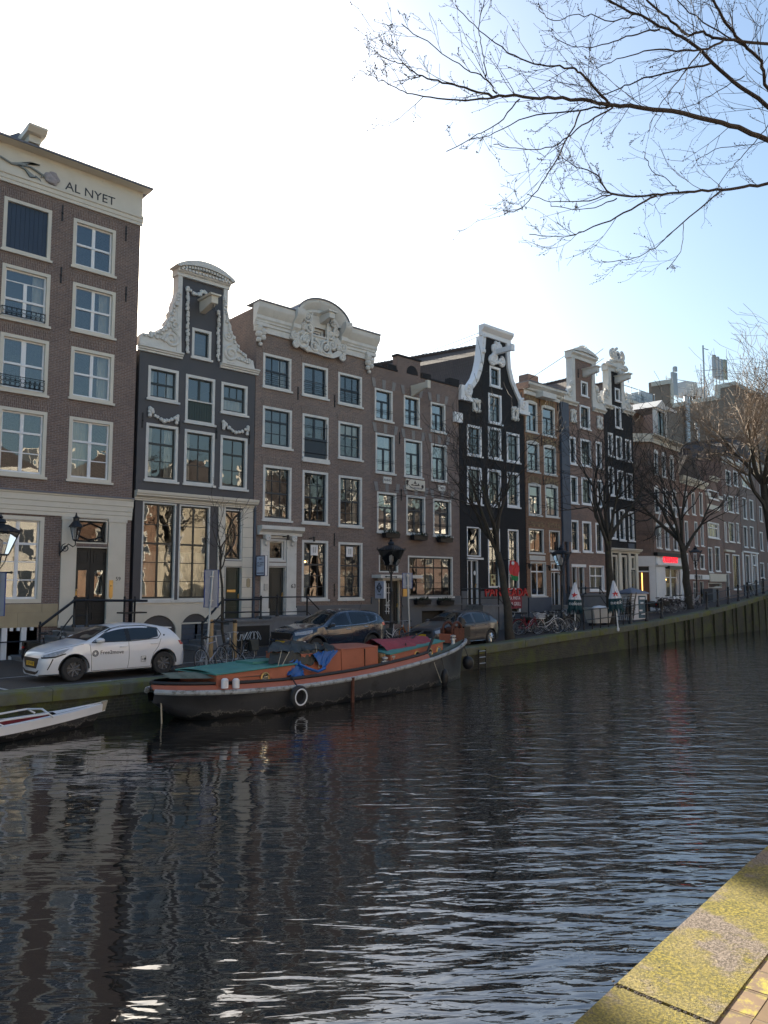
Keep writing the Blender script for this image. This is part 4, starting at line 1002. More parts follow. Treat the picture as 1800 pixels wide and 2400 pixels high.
mb.tube([(x0 + .1, .08, z0 + .3), (x1 - .1, .08, z1 - .3)], .025, 5).tube([(x1 - .1, .08, z0 + .3), (x0 + .1, .08, z1 - .3)], .025, 5).ball((cx, .07, cz), .1, 8)
for zz, s in ((z0 + .15, 1), (z1 - .15, -1)): mb.prism([(cx - .25, zz), (cx + .25, zz), (cx + .1, zz + s * .18), (cx, zz + s * .35), (cx - .1, zz + s * .18)], .05, .08)
mb.build('fanlight_tracery', M.iron, h.root)
MB().box(x0 - .02, x1 + .12, -.1, -.003, z0 - .16, z0 - .06).build('door_cornice', M.white, h.root)
dd = door(h, 1095, 1313, 1121, 1416, M.doorblack, 2, ((.06, .45), (.55, .94)), fm=M.white)
a, z = h.at(1108, 1360); zt_ = h.at(1108, 1314)[1]; zd = h.at(1108, 1417)[1]; MB().box(a - .035, a + .035, .06, .11, zd, zt_).build('door_stile', M.white, dd)
for dx in (-.35, .28): MB().ball((a + dx, .1, z + .4), .11, 10, .8, .3, 1.2).build('door_knob', M.white, dd)
for L, T, Rr, B in ((1143, 1237, 1173, 1377.5), (1190, 1240, 1217, 1382)):
    win(h, L, T, Rr, B, rows=((.3, 2), (.24, 2), (.24, 2), (.22, 2)), meet=1, fm=M.white, sm=M.greenblack, fw=.09, sill=False, cur='half')
zb = h.at(1150, 1385)[1]
MB().box(xl + .01, h.at(1093, 1400)[0], -.08, -.003, h.zb, zb).box(h.at(1123, 1400)[0], h.at(1188, 1400)[0], -.08, -.003, h.zb, zb).box(h.at(1216, 1400)[0], xr - .01, -.08, -.003, h.zb, zb).box(h.at(1188, 1400)[0] + .001, h.at(1216, 1400)[0] - .001, -.08, -.003, h.at(1200, 1425)[1], zb).build('grey_base', M.plaster, h.root)
x0, x1, z0, z1 = h.rect(1188, 1420, 1220, 1500)
door(h, 0, 0, 0, 0, M.doorblack, 1, ((.1, .9),), fm=M.white, rec=.1, raw=(h.at(1188, 1400)[0] + .02, h.at(1216, 1400)[0] - .02, -.3, h.at(1200, 1425)[1] - .01))
MB().box(h.at(1188, 1400)[0], h.at(1188, 1400)[0] + .12, -.1, -.081, -.3, h.at(1200, 1425)[1]).box(h.at(1216, 1400)[0] - .12, h.at(1216, 1400)[0] + .02, -.1, -.081, -.3, h.at(1200, 1425)[1]).box(h.at(1188, 1400)[0], h.at(1216, 1400)[0] + .02, -.1, -.081, h.at(1200, 1425)[1] + .001, h.at(1200, 1420)[1]).build('cellar_frame', M.white, h.root)
# red letters and the red board
x0, x1, z0, z1 = h.rect(1149, 1383, 1227, 1396, .15)
z = (z0 + z1) / 2; z = h.at(1190, 1389, .15)[1]
sg = empty('restaurant_sign', h.fr.w(h.s0 + (x0 + x1) / 2, -.12, z), 0, 'big red letters across the black house above the red board', 'sign')
text(sg, 'lettering', 'PANUEADA', (0, 0, 0), (1, 0, 0), (0, 0, 1), .66, M.red, .05, squash=1.12)
MB().box(-(x1 - x0) / 2, (x1 - x0) / 2, .051, .08, -.3, -.24).build('letter_rail', M.redboard, sg)
x, z = h.at(1206, 1409, .1)
sg = empty('menu_board', h.fr.w(h.s0 + x - .1, -.1, z), 0, 'dark red board with white words pizza, pasta and grill over the cellar door', 'sign')
MB().box(-.95, .75, -.03, .018, -.42, .42).build('board', M.redboard, sg)
text(sg, 'lettering', 'PIZZA, PASTA', (-.1, -.034, .17), (1, 0, 0), (0, 0, 1), .26, M.white, .003, squash=.85); text(sg, 'lettering', '& GRILL', (.2, -.034, -.16), (1, 0, 0), (0, 0, 1), .3, M.white, .003, squash=.85)
# window with yellow pizza poster
x, z = h.at(1158, 1367); MB().box(x - .2, x + .2, .06, .075, z - .5, z + .5).build('poster', pm('poster_cream', (.6, .52, .28), .7), h.root)
mb = MB()
for k in range(4): mb.ball((x + (-.06 if k % 2 else .06), .05, z - .36 + k * .24), .1, 8, 1, .2, 1)
mb.build('poster_pictures', pm('pizza_brown', (.13, .06, .02), .7, var=.4, scale=20), h.root)
# gable
zk = h.at(*P8(1010, 735))[1]
nl, nr = h.at(*P8(1185, 150))[0], h.at(*P8(1436, 260))[0]; zn = (h.at(*P8(1205, 125))[1] + h.at(*P8(1436, 205))[1]) / 2
L = q8((1180, 200), (1172, 280), (1160, 380), (1142, 470), (1112, 560), (1065, 630), (1010, 672))
Rg = q8((1437, 330), (1445, 450), (1475, 580), (1520, 690), (1570, 800), (1600, 850))
zsl = zk - .1; zsr = zsl
out = [(xl, h.zb), (xr, h.zb), (xr, zsr)] + [(x, max(z, zsr)) for x, z in Rg[::-1]] + [(nr, zn), (nl, zn)] + [(x, max(z, zsl)) for x, z in L] + [(xl, zsl)]
out = [p for i, p in enumerate(out) if i == 0 or (abs(p[0] - out[i - 1][0]) + abs(p[1] - out[i - 1][1])) > .02]
def strip(pl, w, name, beads=True):
    mb = MB(); n = len(pl)
    a = []; b = []
    for i in range(n):
        t = Vector(pl[min(i + 1, n - 1)]) - Vector(pl[max(i - 1, 0)]); t.normalize(); nn = Vector((-t.y, t.x)) * w
        a.append((pl[i][0] - nn.x * .45, pl[i][1] - nn.y * .45)); b.append((pl[i][0] + nn.x * .55, pl[i][1] + nn.y * .55))
    mb.prism(a + b[::-1], -.12, .36)
    if beads: garland(mb, [((p[0] + q[0]) / 2, (p[1] + q[1]) / 2) for p, q in zip(a, b)], w * .5, w * 1.5, -.1)
    return mb.build(name, M.white, h.root, True)
strip([(nl, zn)] + L, .3, 'gable_edge'); strip([(nr, zn)] + Rg, -.3, 'gable_edge')
cornice(h, nl - .22, nr + .25, zn, zn + .62, .32, M.white, 'gable_cornice', [(.36, 0), (-.3, 0), (-.3, .4), (-.6, .5), (-1, .75), (-1, 1), (.36, 1)])
for xx, s in ((h.at(*P8(1000, 720))[0], -1), (h.at(*P8(1590, 850))[0], 1)):
    mb = MB().box(xx - .5, xx + .5, -.2, .36, zsl - .2, zsl + .02).box(xx - .42, xx + .42, -.15, .36, zsl + .021, zsl + .65)
    scroll(mb, (xx - s * .1, zsl + .4), .34, -.16, s, .08); mb.build('scroll_block', M.white, h.root, True)
mb = MB()
for c, r, d in (((1300, 250), .38, -1), ((1300, 340), .26, 1), ((1275, 375), .3, 1), ((1365, 390), .3, -1), ((1345, 235), .22, 1)): p = q8(c)[0]; scroll(mb, p, r, -.08, d, .09)
p = q8((1290, 230), (1290, 370)); garland(mb, p, .14, .12); p = q8((1250, 370), (1320, 400), (1395, 385)); garland(mb, p, .16, .12)
mb.build('carved_ornament', M.white, h.root, True)
x, z = h.at(*P8(1312, 300)); MB().box(x - .11, x + .11, -1.25, -.003, z - .08, z + .2).box(x - .14, x + .14, -1.32, -1.2, z - .12, z + .26).build('hoist_beam', M.white, h.root)
h.wall(out, M.brick_black, zsl - .3)
zrg = h.at(*P8(1165, 185))[1]
xm_ = (nl + nr) / 2
# the big hollow-sided roof: ridge runs back from the gable, left slope swoops down over the neighbour
zrg = zn - .2
prof = [(xm_, zrg)] + [(x + .02, z - .12) for x, z in L if z < zrg - .6] + [(xl - .1, zsl + .1), (xl - .2, zsl - .4)]
mb = MB()
rise = lambda y, z: z + .095 * (y - .3) * (z - zsl + 1) / (zrg - zsl + 1)
rows = [[(x, y, rise(y, z)) for x, z in prof] for y in (.3, 3, 6, 9, 13)]
mb.grid(rows); prof2 = [(xm_, zrg)] + [(x - .02, z - .12) for x, z in Rg if z < zrg - .6] + [(xr + .1, zsl - .3)]
rows = [[(x, y, rise(y, z)) for x, z in prof2] for y in (.3, 13)]
mb.grid(rows[::-1]); mb.add([(xl, 13, zsl - .3), (xr, 13, zsl - .3), (xm_, 13, rise(13, zrg))], [(0, 1, 2)])
for k in range(38): mb.tube([(xm_, .4 + k * .33, rise(.4 + k * .33, zrg) + .02), (xm_, .7 + k * .33, rise(.7 + k * .33, zrg) + .06)], .13, 6)
mb.build('roof', M.tiles, h.root)
MB().tube([(nl + .1, .3, zn + .3), (xm_, 6.5, rise(6.5, zrg) + .1)], .016, 5).tube([(nl + .1, .3, zn + .1), (xm_, 4, rise(4, zrg) + .1)], .016, 5).build('stay_rod', M.iron, h.root)
x, z = h.at(1070, 980); MB().box(x - .3, x + .35, -.15, .2, z - .25, z + .3).build('eaves_box', M.white, h.root)
x0s, x1s = h.at(1092, 1420)[0], h.at(1126, 1420)[0]
stoop(h, x0s, x1s + .6, -1.2, zd, 5, M.bluestone, 1, n=5)
zz = R1(1128, 1380, 1.2)[2]
xp = [R1(p, 1380, 1.2)[0] for p in (1125, 1168)]
railing(h, [(R1(1082, 1380, 1.2)[0], -1.2, zz), (xp[1], -1.2, zz), (xp[1] + 1.3, -1.2, zz - 1)], [(xp[0], -1.2, zd, zz), (xp[1], -1.2, .0, zz)], r=.035, low=.5)
MB().box(xp[1] - .2, xp[1] + .9, -1.0, -.2, -.2, .95).build('bin_store', M.plaster, h.root)
# ------------------------------------------------------------------ 6: narrow ochre brick house
h = House('ochre_house', 'narrow orange brick house with yellow brick bands and a panelled cream cornice', F0, 1233, 1314, py=1200, depth=10)
xl, xr = h.x0, h.x1
P9 = lambda x, y: (1180 + x * .1929, 800 + y * .1929)
GE = dict(sm=M.tealdark, fm=M.trim, fw=.1, gm=M.glass_flat)
def ywin(L, T, Rr, B, rail=0, c=None):
    x0, x1, z0, z1 = h.rect(L, T, Rr, B)
    w_ = win(h, L, T, Rr, B, rows=((.36, 1), (.64, 2)), meet=1, vw=.07, cur=c, **GE)
    rise = .16
    MB().prism([(x0 - .02, z1 + .01)] + [(x0 - .02, z1 + .02)] + arcpts((x0 - .05, z1 + .34), (x1 + .05, z1 + .34), rise, 8) + [(x1 + .02, z1 + .01)] , -.015, -.001).build('lintel', M.brick_yellow_v, w_)
    MB().prism([(x0, z1 - .02)] + arcpts((x0, z1 - .0), (x1, z1 - .0), .1, 8) + [(x1, z1 - .02)], -.03, -.016).build('arched_head', M.trim, w_)
    if rail:
        mb = MB()
        for k in range(3): mb.tube([(x0 + .04, -.03, z0 + .2 + k * .2), (x1 - .02, -.03, z0 + .2 + k * .2)], .014, 5)
        mb.build('guard_rail', M.iron, w_)
for a in ((1231, 939, 1260, 1017), (1269, 950.5, 1301, 1026)): ywin(*a)
for a in ((1234, 1034, 1264.5, 1109), (1273.6, 1044, 1304, 1116)): ywin(*a, rail=1)
for a in ((1238, 1133.5, 1269, 1210), (1277, 1137, 1309, 1214)): ywin(*a, c='net')
for L, T, Rr, B in ((1239, 1238, 1275, 1298), (1286.5, 1242.5, 1313, 1294)): win(h, L, T, Rr, B, rows=((1, 2),), meet=9, sm=M.iron, fm=M.trim, fw=.07, cur='wide')
for T in (1225,):
    x0, x1, z0, z1 = h.rect(1238, 1222, 1276, 1236); x2, x3, _, _ = h.rect(1284, 1226, 1313, 1240)
    MB().box(x0, x1, -.016, -.002, z0, z1).box(x2, x3, -.016, -.002, z0 + .02, z1 + .02).build('brick_band', M.brick_yellow_v, h.root)
za = h.at(1270, 1217)[1]; MB().box(xl, xr, -.025, -.002, za - .05, za + .02).box(xl, xr, -.025, -.002, za - .35, za - .28).build('string_course', M.brick_ochre, h.root)
x0, x1, z0, z1 = h.rect(1241, 1301.5, 1277, 1314); MB().box(x0, x1, -.03, -.002, z0, z1).build('panel', M.trim, h.root)
x0, x1, z0, z1 = h.rect(1289, 1299, 1313, 1316); MB().box(x0, x1, -.03, -.002, z0, z1).build('panel', M.trim, h.root)
win(h, 1243, 1316, 1281, 1398, rows=((.27, 2), (.73, 2)), meet=1, sm=M.white, fm=M.trim, fw=.06, vw=.08, cur=None)
win(h, 1291, 1318, 1313, 1338, rows=((1, 2),), meet=9, sm=M.white, fm=M.trim, fw=.05, sill=False)
door(h, 1292, 1341, 1313, 1417, M.doorblack, 2, ((.05, .4), (.5, .95)), fm=M.white)
a, z = h.at(1302, 1380); MB().box(a - .03, a + .03, .07, .115, z - 1.5, z + 1.3).build('door_stile', M.white, h.root)
zb = h.at(1260, 1400)[1]; MB().box(xl + .01, h.at(1290, 1400)[0], -.1, -.003, h.zb, zb).build('grey_base', M.paint_blue, h.root)
stoop(h, h.at(1289, 1420)[0], h.at(1314, 1420)[0], -1.0, h.at(1300, 1418)[1], 4, M.bluestone, -1, n=4)
zc0 = (h.at(*P9(185, 625))[1] + h.at(*P9(675, 750))[1]) / 2; zc1 = (h.at(*P9(240, 470), .4)[1] + h.at(*P9(735, 610), .4)[1]) / 2
MB().box(xl - .02, xr + .02, -.12, -.003, zc0, zc0 + .22).box(xl, xr, -.06, -.0031, zc0 + .221, zc1 - .4).build('frieze', M.trim, h.root)
mb = MB()
w_ = (xr - xl) / 3
for k in (0, 2): a, b = xl + w_ * k + .15, xl + w_ * (k + 1) - .15; mb.tube([(a, -.07, zc0 + .4), (b, -.07, zc0 + .4), (b, -.07, zc1 - .55), (a, -.07, zc1 - .55)], .03, 4, closed=True)
mb.build('frieze_panel', M.trim, h.root)
cornice(h, xl - .12, xr + .18, zc1 - .399, zc1, .5, M.trim, 'cornice', [(0, 0), (-.4, 0), (-.5, .3), (-.9, .55), (-1, .65), (-1, 1), (0, 1)])
xm = (xl + xr) / 2; MB().box(xm - .7, xm + .7, -.62, -.062, zc1 - .75, zc1 - .42).build('hoist_beam', M.trim, h.root)
anchors(h, [(*P9(212, 680),), (*P9(433, 735),), (*P9(652, 790),), (*P9(460, 1215),), (*P9(672, 1270),), (*P9(480, 1690),)])
h.wall([(xl, h.zb), (xr, h.zb), (xr, zc1), (xl, zc1)], M.brick_ochre, zc1 - .1)
h.flat_roof(zc1 - .12)
MB().box(xl - .14, xr + .2, -.55, .5, zc1 + .002, zc1 + .06).build('gutter', M.lead, h.root)
MB().add([(xl - .12, .35, zc0), (xl - .02, .35, zc1)], []).box(xl - .14, xl - .01, -.45, 3.2, zc0 + .3, zc1).build('side_gutter', M.brick_brown, h.root)
MB().tube([(xr - .05, -.15, -.1), (xr - .05, -.15, za - 1.3)], .08, 8).build('drainpipe', M.paint_blue, h.root)
for px, py in ((1240, 1325), (1287, 1330)):
    x, z = h.at(px, py, .2); MB().tube([(x - .05, -.02, z + .1), (x, -.22, z + .12)], .025, 5).lathe([(.05, -.2), (.1, .05), (.03, .12)], (x, -.24, z), 8).build('wall_lamp', M.iron, h.root)

# ------------------------------------------------------------------ 7: brown brick neck gable
h = House('brown_gable_house', 'brown brick house with white carved neck gable and shell pediment, doors with white frames', F0, 1315, 1421, py=1200, depth=12)
xl, xr = h.x0, h.x1
GF = dict(sm=M.greenblack, fm=M.white, fw=.12)
win(h, 1361, 891.6, 1378, 932, rows=((1, 2),), meet=9, **GF)
win(h, 1358, 947.6, 1383.5, 1009, rows=((.5, 2), (.5, 2)), cur='both', **GF)
oval(h, 1335, 958, 1349, 994); oval(h, 1397, 973.6, 1410.5, 1009)
for L, T, Rr, B in ((1334, 1022, 1350.5, 1090), (1360, 1027.6, 1386.5, 1096), (1395.7, 1034, 1411, 1099), (1336, 1114, 1355, 1182), (1362, 1118, 1388, 1185), (1399, 1124, 1413.5, 1190), (1337, 1218, 1357, 1294), (1364, 1221, 1387, 1295), (1395, 1225, 1414, 1296)):
    win(h, L, T, Rr, B, rows=((.36, 2), (.32, 2), (.32, 2)), meet=1, cur=random.choice([None, 'half', 'both']), **GF)
door(h, 1340, 1325, 1353, 1390, M.doorblack, 1, ((.06, .45), (.52, .94)), fm=M.white)
door(h, 1356, 1326, 1370, 1391, M.doorblack, 1, ((.06, .45), (.52, .94)), fm=M.white)
x0, x1, z0, z1 = h.rect(1338, 1322, 1372, 1326); MB().box(x0, x1, -.06, -.003, z1 - .18, z1).build('door_header', M.white, h.root)
win(h, 1381, 1325, 1417, 1385, rows=((.4, 2), (.6, 2)), meet=1, sm=M.white, fm=M.white, fw=.07, vw=.08, cur='net')
zb = h.at(1390, 1390)[1]; MB().box(h.at(1373, 1400)[0], xr - .01, -.08, -.003, h.zb, zb).box(xl + .01, h.at(1338, 1400)[0], -.08, -.003, h.zb, zb).build('grey_base', M.paint_blue, h.root)
x0 = xl + .02; x1 = h.at(1333, 1100)[0] - .05
MB().box(x0, x1, -.14, -.003, h.at(1325, 1270)[1], h.at(1325, 945)[1]).build('painted_strip', M.paint_blue, h.root)
MB().tube([((x0 + x1) / 2, -.12, 0), ((x0 + x1) / 2, -.12, h.at(1325, 1270)[1])], .09, 8).build('drainpipe', M.paint_blue, h.root)
zs = h.at(1350, 1392)[1]
stoop(h, xl + .3, xr - .2, -1.3, zs, 4, M.plaster, 1, n=4)
zz = R1(1390, 1378, 1.3)[2]; xq = [R1(p, 1378, 1.3)[0] for p in (1335, 1372, 1406)]
railing(h, [(xq[0], -1.3, zz), (xq[2], -1.3, zz), (xq[2] + 1.2, -1.3, zz - 1.0)], [(x, -1.3, zs, zz) for x in xq], r=.04, low=.5)
def neckgable(nl, nr, ztop, zsh, lb, rb, volL, volR, apex, style):
    """white neck with side volutes and a crowning piece"""
    for a, b in ((nl, nl + .36), (nr - .36, nr)): MB().box(a, b, -.09, .36, zsh, ztop).build('neck_trim', M.trim, h.root)
    for s, pl in ((-1, volL), (1, volR)):
        pts = [(x, max(z, zsh + .01)) for x, z in pl]
        mb = MB().prism(pts, -.08, .3)
        cx = sum(p[0] for p in pts) / len(pts); cz = sum(p[1] for p in pts) / len(pts)
        scroll(mb, (cx, cz - .1), .3, -.1, s, .07); scroll(mb, (cx - s * .25, cz + .5), .2, -.1, -s, .06); garland(mb, pts[1:-1], .12, .2, -.08)
        mb.build('volute', M.trim, h.root, True)
    for a, b in (lb, rb): cornice(h, a, b, zsh - .25, zsh, .25, M.trim, 'gable_cornice', [(0, 0), (-.4, 0), (-.4, .3), (-.7, .4), (-1, .7), (-1, 1), (0, 1)])
    MB().sweepx([(.36, 0), (-.1, 0), (-.12, .2), (-.28, .3), (-.28, .42), (.36, .42)], nl - .12, nr + .12, ztop).build('pediment_base', M.trim, h.root)
nl, nr = h.at(*P9(820, 400))[0], h.at(*P9(1098, 400))[0]
ztp = (h.at(*P9(862, 215))[1] + h.at(*P9(1090, 285))[1]) / 2
zsh = (h.at(*P9(715, 710))[1] + h.at(*P9(1240, 840))[1]) / 2
q9 = lambda *pl: h.pts([P9(*p) for p in pl])
vL = q9((860, 470), (822, 520), (800, 580), (775, 600), (760, 640), (715, 645), (712, 710)) + [(nl + .3, zsh)]
vR = q9((1100, 440), (1105, 560), (1125, 640), (1135, 690), (1180, 735), (1215, 775), (1240, 835)) + [(nr - .3, zsh)]
neckgable(nl, nr, ztp, zsh, (xl - .05, nl + .5), (nr - .3, xr + .08), vL, vR, None, 0)
zq = ztp + .43; ap = h.at(*P9(950, 95))[1]
ao = arcpts((nl - .18, zq + .03), (nr + .18, zq + .03), ap - zq - .03, 16); ai = arcpts((nl + .1, zq + .03), (nr - .1, zq + .03), ap - zq - .3, 16)
MB().prism([(nl - .18, zq)] + ao + [(nr + .18, zq), (nr - .1, zq)] + ai[::-1] + [(nl + .1, zq)], -.3, .36).build('pediment_arch', M.trim, h.root)
mb = MB().prism([(nl + .02, zq + .002)] + ai + [(nr - .02, zq + .002)], -.1, .3); cx = (nl + nr) / 2
for k in range(9): a = pi * (k + .5) / 9; mb.tube([(cx, -.13, zq + .05), (cx + .75 * cos(a), -.13, zq + .05 + .55 * sin(a))], [.03, .08], 5)
mb.build('shell_pediment', M.trim, h.root)
h.wall([(xl, h.zb), (xr, h.zb), (xr, zsh - .1), (nr - .02, zsh - .1), (nr - .02, ztp), (nl + .02, ztp), (nl + .02, zsh - .1), (xl, zsh - .1)], M.brick_brown, zsh - .1)
zr = ztp - 1.0; h.gable_roof(zr, M.tiles, xm=(nl + nr) / 2)
MB().tube([(nl + .1, .3, ztp + .3), ((nl + nr) / 2, 6, zr + .1)], .018, 5).build('stay_rod', M.iron, h.root)
MB().box((nl + nr) / 2 - .6, (nl + nr) / 2 + .6, 4, 4.8, zr - .5, zr + .9).build('chimney', M.brick_brown, h.root)
x, z = h.at(*P9(1000, 400)); hoist(h, x - .25, z - .1, 1.1, .3, .3, M.trim)
anchors(h, [(*P9(905, 390),)])

# ------------------------------------------------------------------ 8: black neck gable with a crest and bird
h = House('crest_gable_house', 'narrow black house with white neck gable crowned by a carved crest, cream shop front', F0, 1422, 1489, py=1200, depth=11)
xl, xr = h.x0, h.x1
GH = dict(sm=M.greenblack, fm=M.white, fw=.12)
win(h, 1440.5, 908, 1453.5, 943, rows=((.5, 1), (.5, 1)), meet=1, **GH)
win(h, 1440.5, 951, 1456.5, 1006, rows=((1, 2),), meet=9, **GH)
for L, T, Rr, B in ((1424, 1013, 1437.5, 1071), (1443, 1021, 1459, 1078), (1465, 1028.6, 1480, 1083.5), (1425, 1093, 1440.5, 1163), (1446, 1101, 1463, 1169), (1467.5, 1108, 1484, 1173), (1429, 1188.5, 1444.5, 1263.5), (1450, 1193, 1466, 1268), (1472, 1198, 1487, 1269)):
    win(h, L, T, Rr, B, rows=((.36, 2), (.32, 2), (.32, 2)), meet=1, cur=random.choice([None, 'half', 'both']), **GH)
zf0 = h.at(1460, 1297)[1]; zf1 = h.at(1460, 1286)[1]
cornice(h, xl - .02, xr + .25, zf0, zf1, .35, M.cream, 'shop_cornice')
MB().box(xl, xr, -.05, -.003, h.zb, h.at(1460, 1412)[1]).build('shop_plinth', M.plaster, h.root)
for L, T, Rr, B, k in ((1433, 1300, 1449, 1392, 0), (1455, 1301, 1471, 1392, 0), (1478, 1303, 1489, 1336, 0)):
    win(h, L, T, Rr, B, rows=((.36, 2), (.32, 2), (.32, 2)) if B > 1350 else ((1, 2),), meet=1, sm=M.greenblack, fm=M.cream, fw=.12, sill=False, cur='half')
door(h, 1478, 1338, 1488.5, 1395, M.green, 1, ((.06, .4), (.5, .94)), fm=M.cream)
for px in (1431, 1452, 1474.5, 1491.5):
    x = h.at(px, 1350)[0]
    if x < xr: MB().box(x - .14, x + .14, -.1, -.003, h.at(px, 1400)[1], zf0 - .003).build('pilaster', M.cream, h.root)
x, z = h.at(1482, 1281, .05); o = MB().box(x - .5, x + .3, -.05, -.003, z - .25, z + .2).build('street_name_plate', M.paint_blue, h.root)
P9b = P9
nl, nr = h.at(*P9(1262, 500))[0], h.at(*P9(1452, 560))[0]
ztp = (h.at(*P9(1300, 350))[1] + h.at(*P9(1440, 420))[1]) / 2; zsh = (h.at(*P9(1180, 730))[1] + h.at(*P9(1575, 880))[1]) / 2
vL = q9((1300, 500), (1262, 520), (1265, 590), (1225, 590), (1200, 640), (1180, 690), (1165, 740)) + [(nl + .3, zsh)]
vL = [(max(x, xl - .1), z) for x, z in vL]
vR = q9((1450, 560), (1470, 690), (1490, 720), (1520, 780), (1560, 850), (1570, 880)) + [(nr - .3, zsh)]
neckgable(nl, nr, ztp, zsh, (xl - .1, nl + .5), (nr - .2, xr + .05), vL, vR, None, 1)
zq = ztp + .43
cr = q9((1250, 300), (1285, 250), (1320, 235), (1350, 225), (1385, 235), (1430, 265), (1455, 330), (1470, 372))
cr = [(x, max(z, zq)) for x, z in cr]
mb = MB().prism([(nl - .25, zq)] + cr + [(nr + .35, zq)], -.14, .25)
for k, (x, z) in enumerate(cr): mb.ball((x, -.1, z), .2, 8)
cx = (nl + nr) / 2 + .05
for c, r, d in ((-.55, .36, 1), (.55, .36, -1), (0, .5, 1)): scroll(mb, (cx + c, zq + .75), r, -.18, d, .1)
for c in ((1385, 380), (1350, 350), (1420, 400), (1380, 340)): p = q9(c)[0]; mb.ball((p[0], -.14, p[1]), .2, 8)
mb.build('carved_crest', M.trim, h.root, True)
p = q9((1362, 225), (1360, 140))
MB().lathe([(.25, p[0][1] - .1), (.3, p[0][1] + .1), (.16, p[0][1] + .25), (.3, p[0][1] + .5), (.34, p[1][1] - .45), (.22, p[1][1] - .3), (.3, p[1][1] - .05), (.26, p[1][1])], (p[1][0], .05, 0), 10).build('finial', M.bluestone, h.root, True)
h.wall([(xl, h.zb), (xr, h.zb), (xr, zsh - .1), (nr - .02, zsh - .1), (nr - .02, ztp), (nl + .02, ztp), (nl + .02, zsh - .1), (xl, zsh - .1)], M.brick_black, zsh - .1)
zr = ztp - .6; h.gable_roof(zr, M.tiles, xm=(nl + nr) / 2)
MB().tube([(nl + .1, .3, ztp + 1.6), ((nl + nr) / 2, 6, zr + .1)], .018, 5).tube([(nl + .1, .3, ztp + .9), ((nl + nr) / 2 - .4, 6, zr - .4)], .018, 5).build('stay_rod', M.iron, h.root)
x, z = h.at(*P9(1385, 480)); hoist(h, x - .25, z - .1, 1.1, .3, .3, M.trim)
gl = empty('sitting_gull', h.fr.w(h.s0 + p[1][0], .05, p[1][1]), .8, 'small grey and white gull sitting on the crest finial of the black gable', 'bird')
mb = MB().ball((0, 0, .2), .15, 10, 1.9, .8, .85).ball((.26, 0, .36), .09, 8).tube([(.33, 0, .36), (.44, 0, .34)], [.03, .01], 5).tube([(-.2, 0, .18), (-.46, 0, .14)], [.08, .02], 6).tube([(.05, .05, .1), (.05, .05, 0)], .012, 4).tube([(.05, -.05, .1), (.05, -.05, 0)], .012, 4)
mb.tube([(.14, 0, .26), (.25, 0, .36)], [.1, .07], 6); mb.build('body', M.steel, gl, True)

# ------------------------------------------------------------------ 9: corner house on the turned street line
pA = F0.at(1530, 1200)[0]
A9 = R(7.0)
F9 = Fr(pA, 28.6, A9)
h = House('corner_house', 'brown brick corner house with white shop front below a red neon sign', F9, 1530, 1594, py=1200, depth=9)
xl, xr = h.x0, h.x1
GI = dict(sm=M.greenblack, fm=M.white, fw=.1)
for L, T, Rr, B in ((1532, 1058, 1543, 1114), (1550, 1064, 1561, 1120), (1569, 1071, 1580, 1126), (1533, 1143, 1546, 1204), (1553, 1148, 1565, 1208), (1575, 1152, 1586, 1212), (1537, 1227, 1550, 1286), (1557, 1231, 1569, 1289), (1577, 1233, 1589, 1291)):
    w_ = win(h, L, T, Rr, B, rows=((.4, 1), (.6, 1)), meet=1, cur=random.choice([None, 'half', 'both']), **GI)
    x0, x1, z0, z1 = h.rect(L, T, Rr, B); MB().prism([(x0 - .05, z1 - .1)] + arcpts((x0 - .05, z1 + .02), (x1 + .05, z1 + .02), .18, 8) + [(x1 + .05, z1 - .1)], -.03, -.0165).build('arched_head', M.white, w_)
zt0, zt1 = h.at(1560, 1047)[1], h.at(1560, 1022, .4)[1]
z0c = (h.at(1530, 1035)[1] + h.at(1590, 1064)[1]) / 2; z1c = (h.at(1526, 1010, .4)[1] + h.at(1590, 1039, .4)[1]) / 2
cornice(h, xl - .3, xr + .15, z0c, z1c, .45, M.cream, 'cornice', [(0, 0), (-.3, 0), (-.3, .3), (-.35, .34), (-.35, .6), (-.7, .75), (-1, .85), (-1, 1), (0, 1)])
MB().box(xl + .3, xl + 1.4, -.17, -.135, z0c + .35, z0c + .5).box(xl + 1.8, xr - .3, -.17, -.135, z0c + .35, z0c + .5).build('frieze_panel', M.brick_brown, h.root)
zs0, zs1 = h.at(1570, 1323)[1], h.at(1570, 1306)[1]
cornice(h, xl - .1, xr + .05, zs0 - .2, zs0, .3, M.white, 'shop_cornice', [(0, 0), (-.5, 0), (-1, .5), (-1, 1), (0, 1)])
MB().box(xl - .02, xr, -.14, -.003, zs0 + .003, zs1).build('fascia', M.white, h.root)
MB().box(xl - .12, xr + .05, -.3, -.003, zs1 + .003, zs1 + .28).build('black_ledge', M.doorblack, h.root)
x, z = h.at(1573, 1313, .2)
text(h.root, 'neon_lettering', 'CAFFEINDERY', (x, -.16, z), (1, 0, 0), (0, 0, 1), .62, M.neon, .03, squash=.78)
win(h, 1558, 1330, 1592, 1402, rows=((.3, 2), (.7, 2)), meet=1, sm=M.white, fm=M.white, fw=.1, vw=.25, cur='half', gm=M.glass)
x0, x1, z0, z1 = h.rect(1558, 1330, 1592, 1402); MB().box(x0 + .1, x1 - .1, -.35, -.02, z1 - .1, z1 + .12).build('awning_box', M.green, h.root)
mb = MB()
for k in range(3): mb.ball((x0 + .4 + k * .75, .7, z1 - .9 - .3 * (k % 2)), .09, 8)
mb.build('lamp_bulb', M.bulb, h.root)
for a, b in ((xl, h.at(1556, 1350)[0] - .02), (h.at(1594, 1350)[0] - .2, xr)): MB().box(a, b, -.1, -.003, h.zb, zs0 - .203).build('pilaster', M.white, h.root)
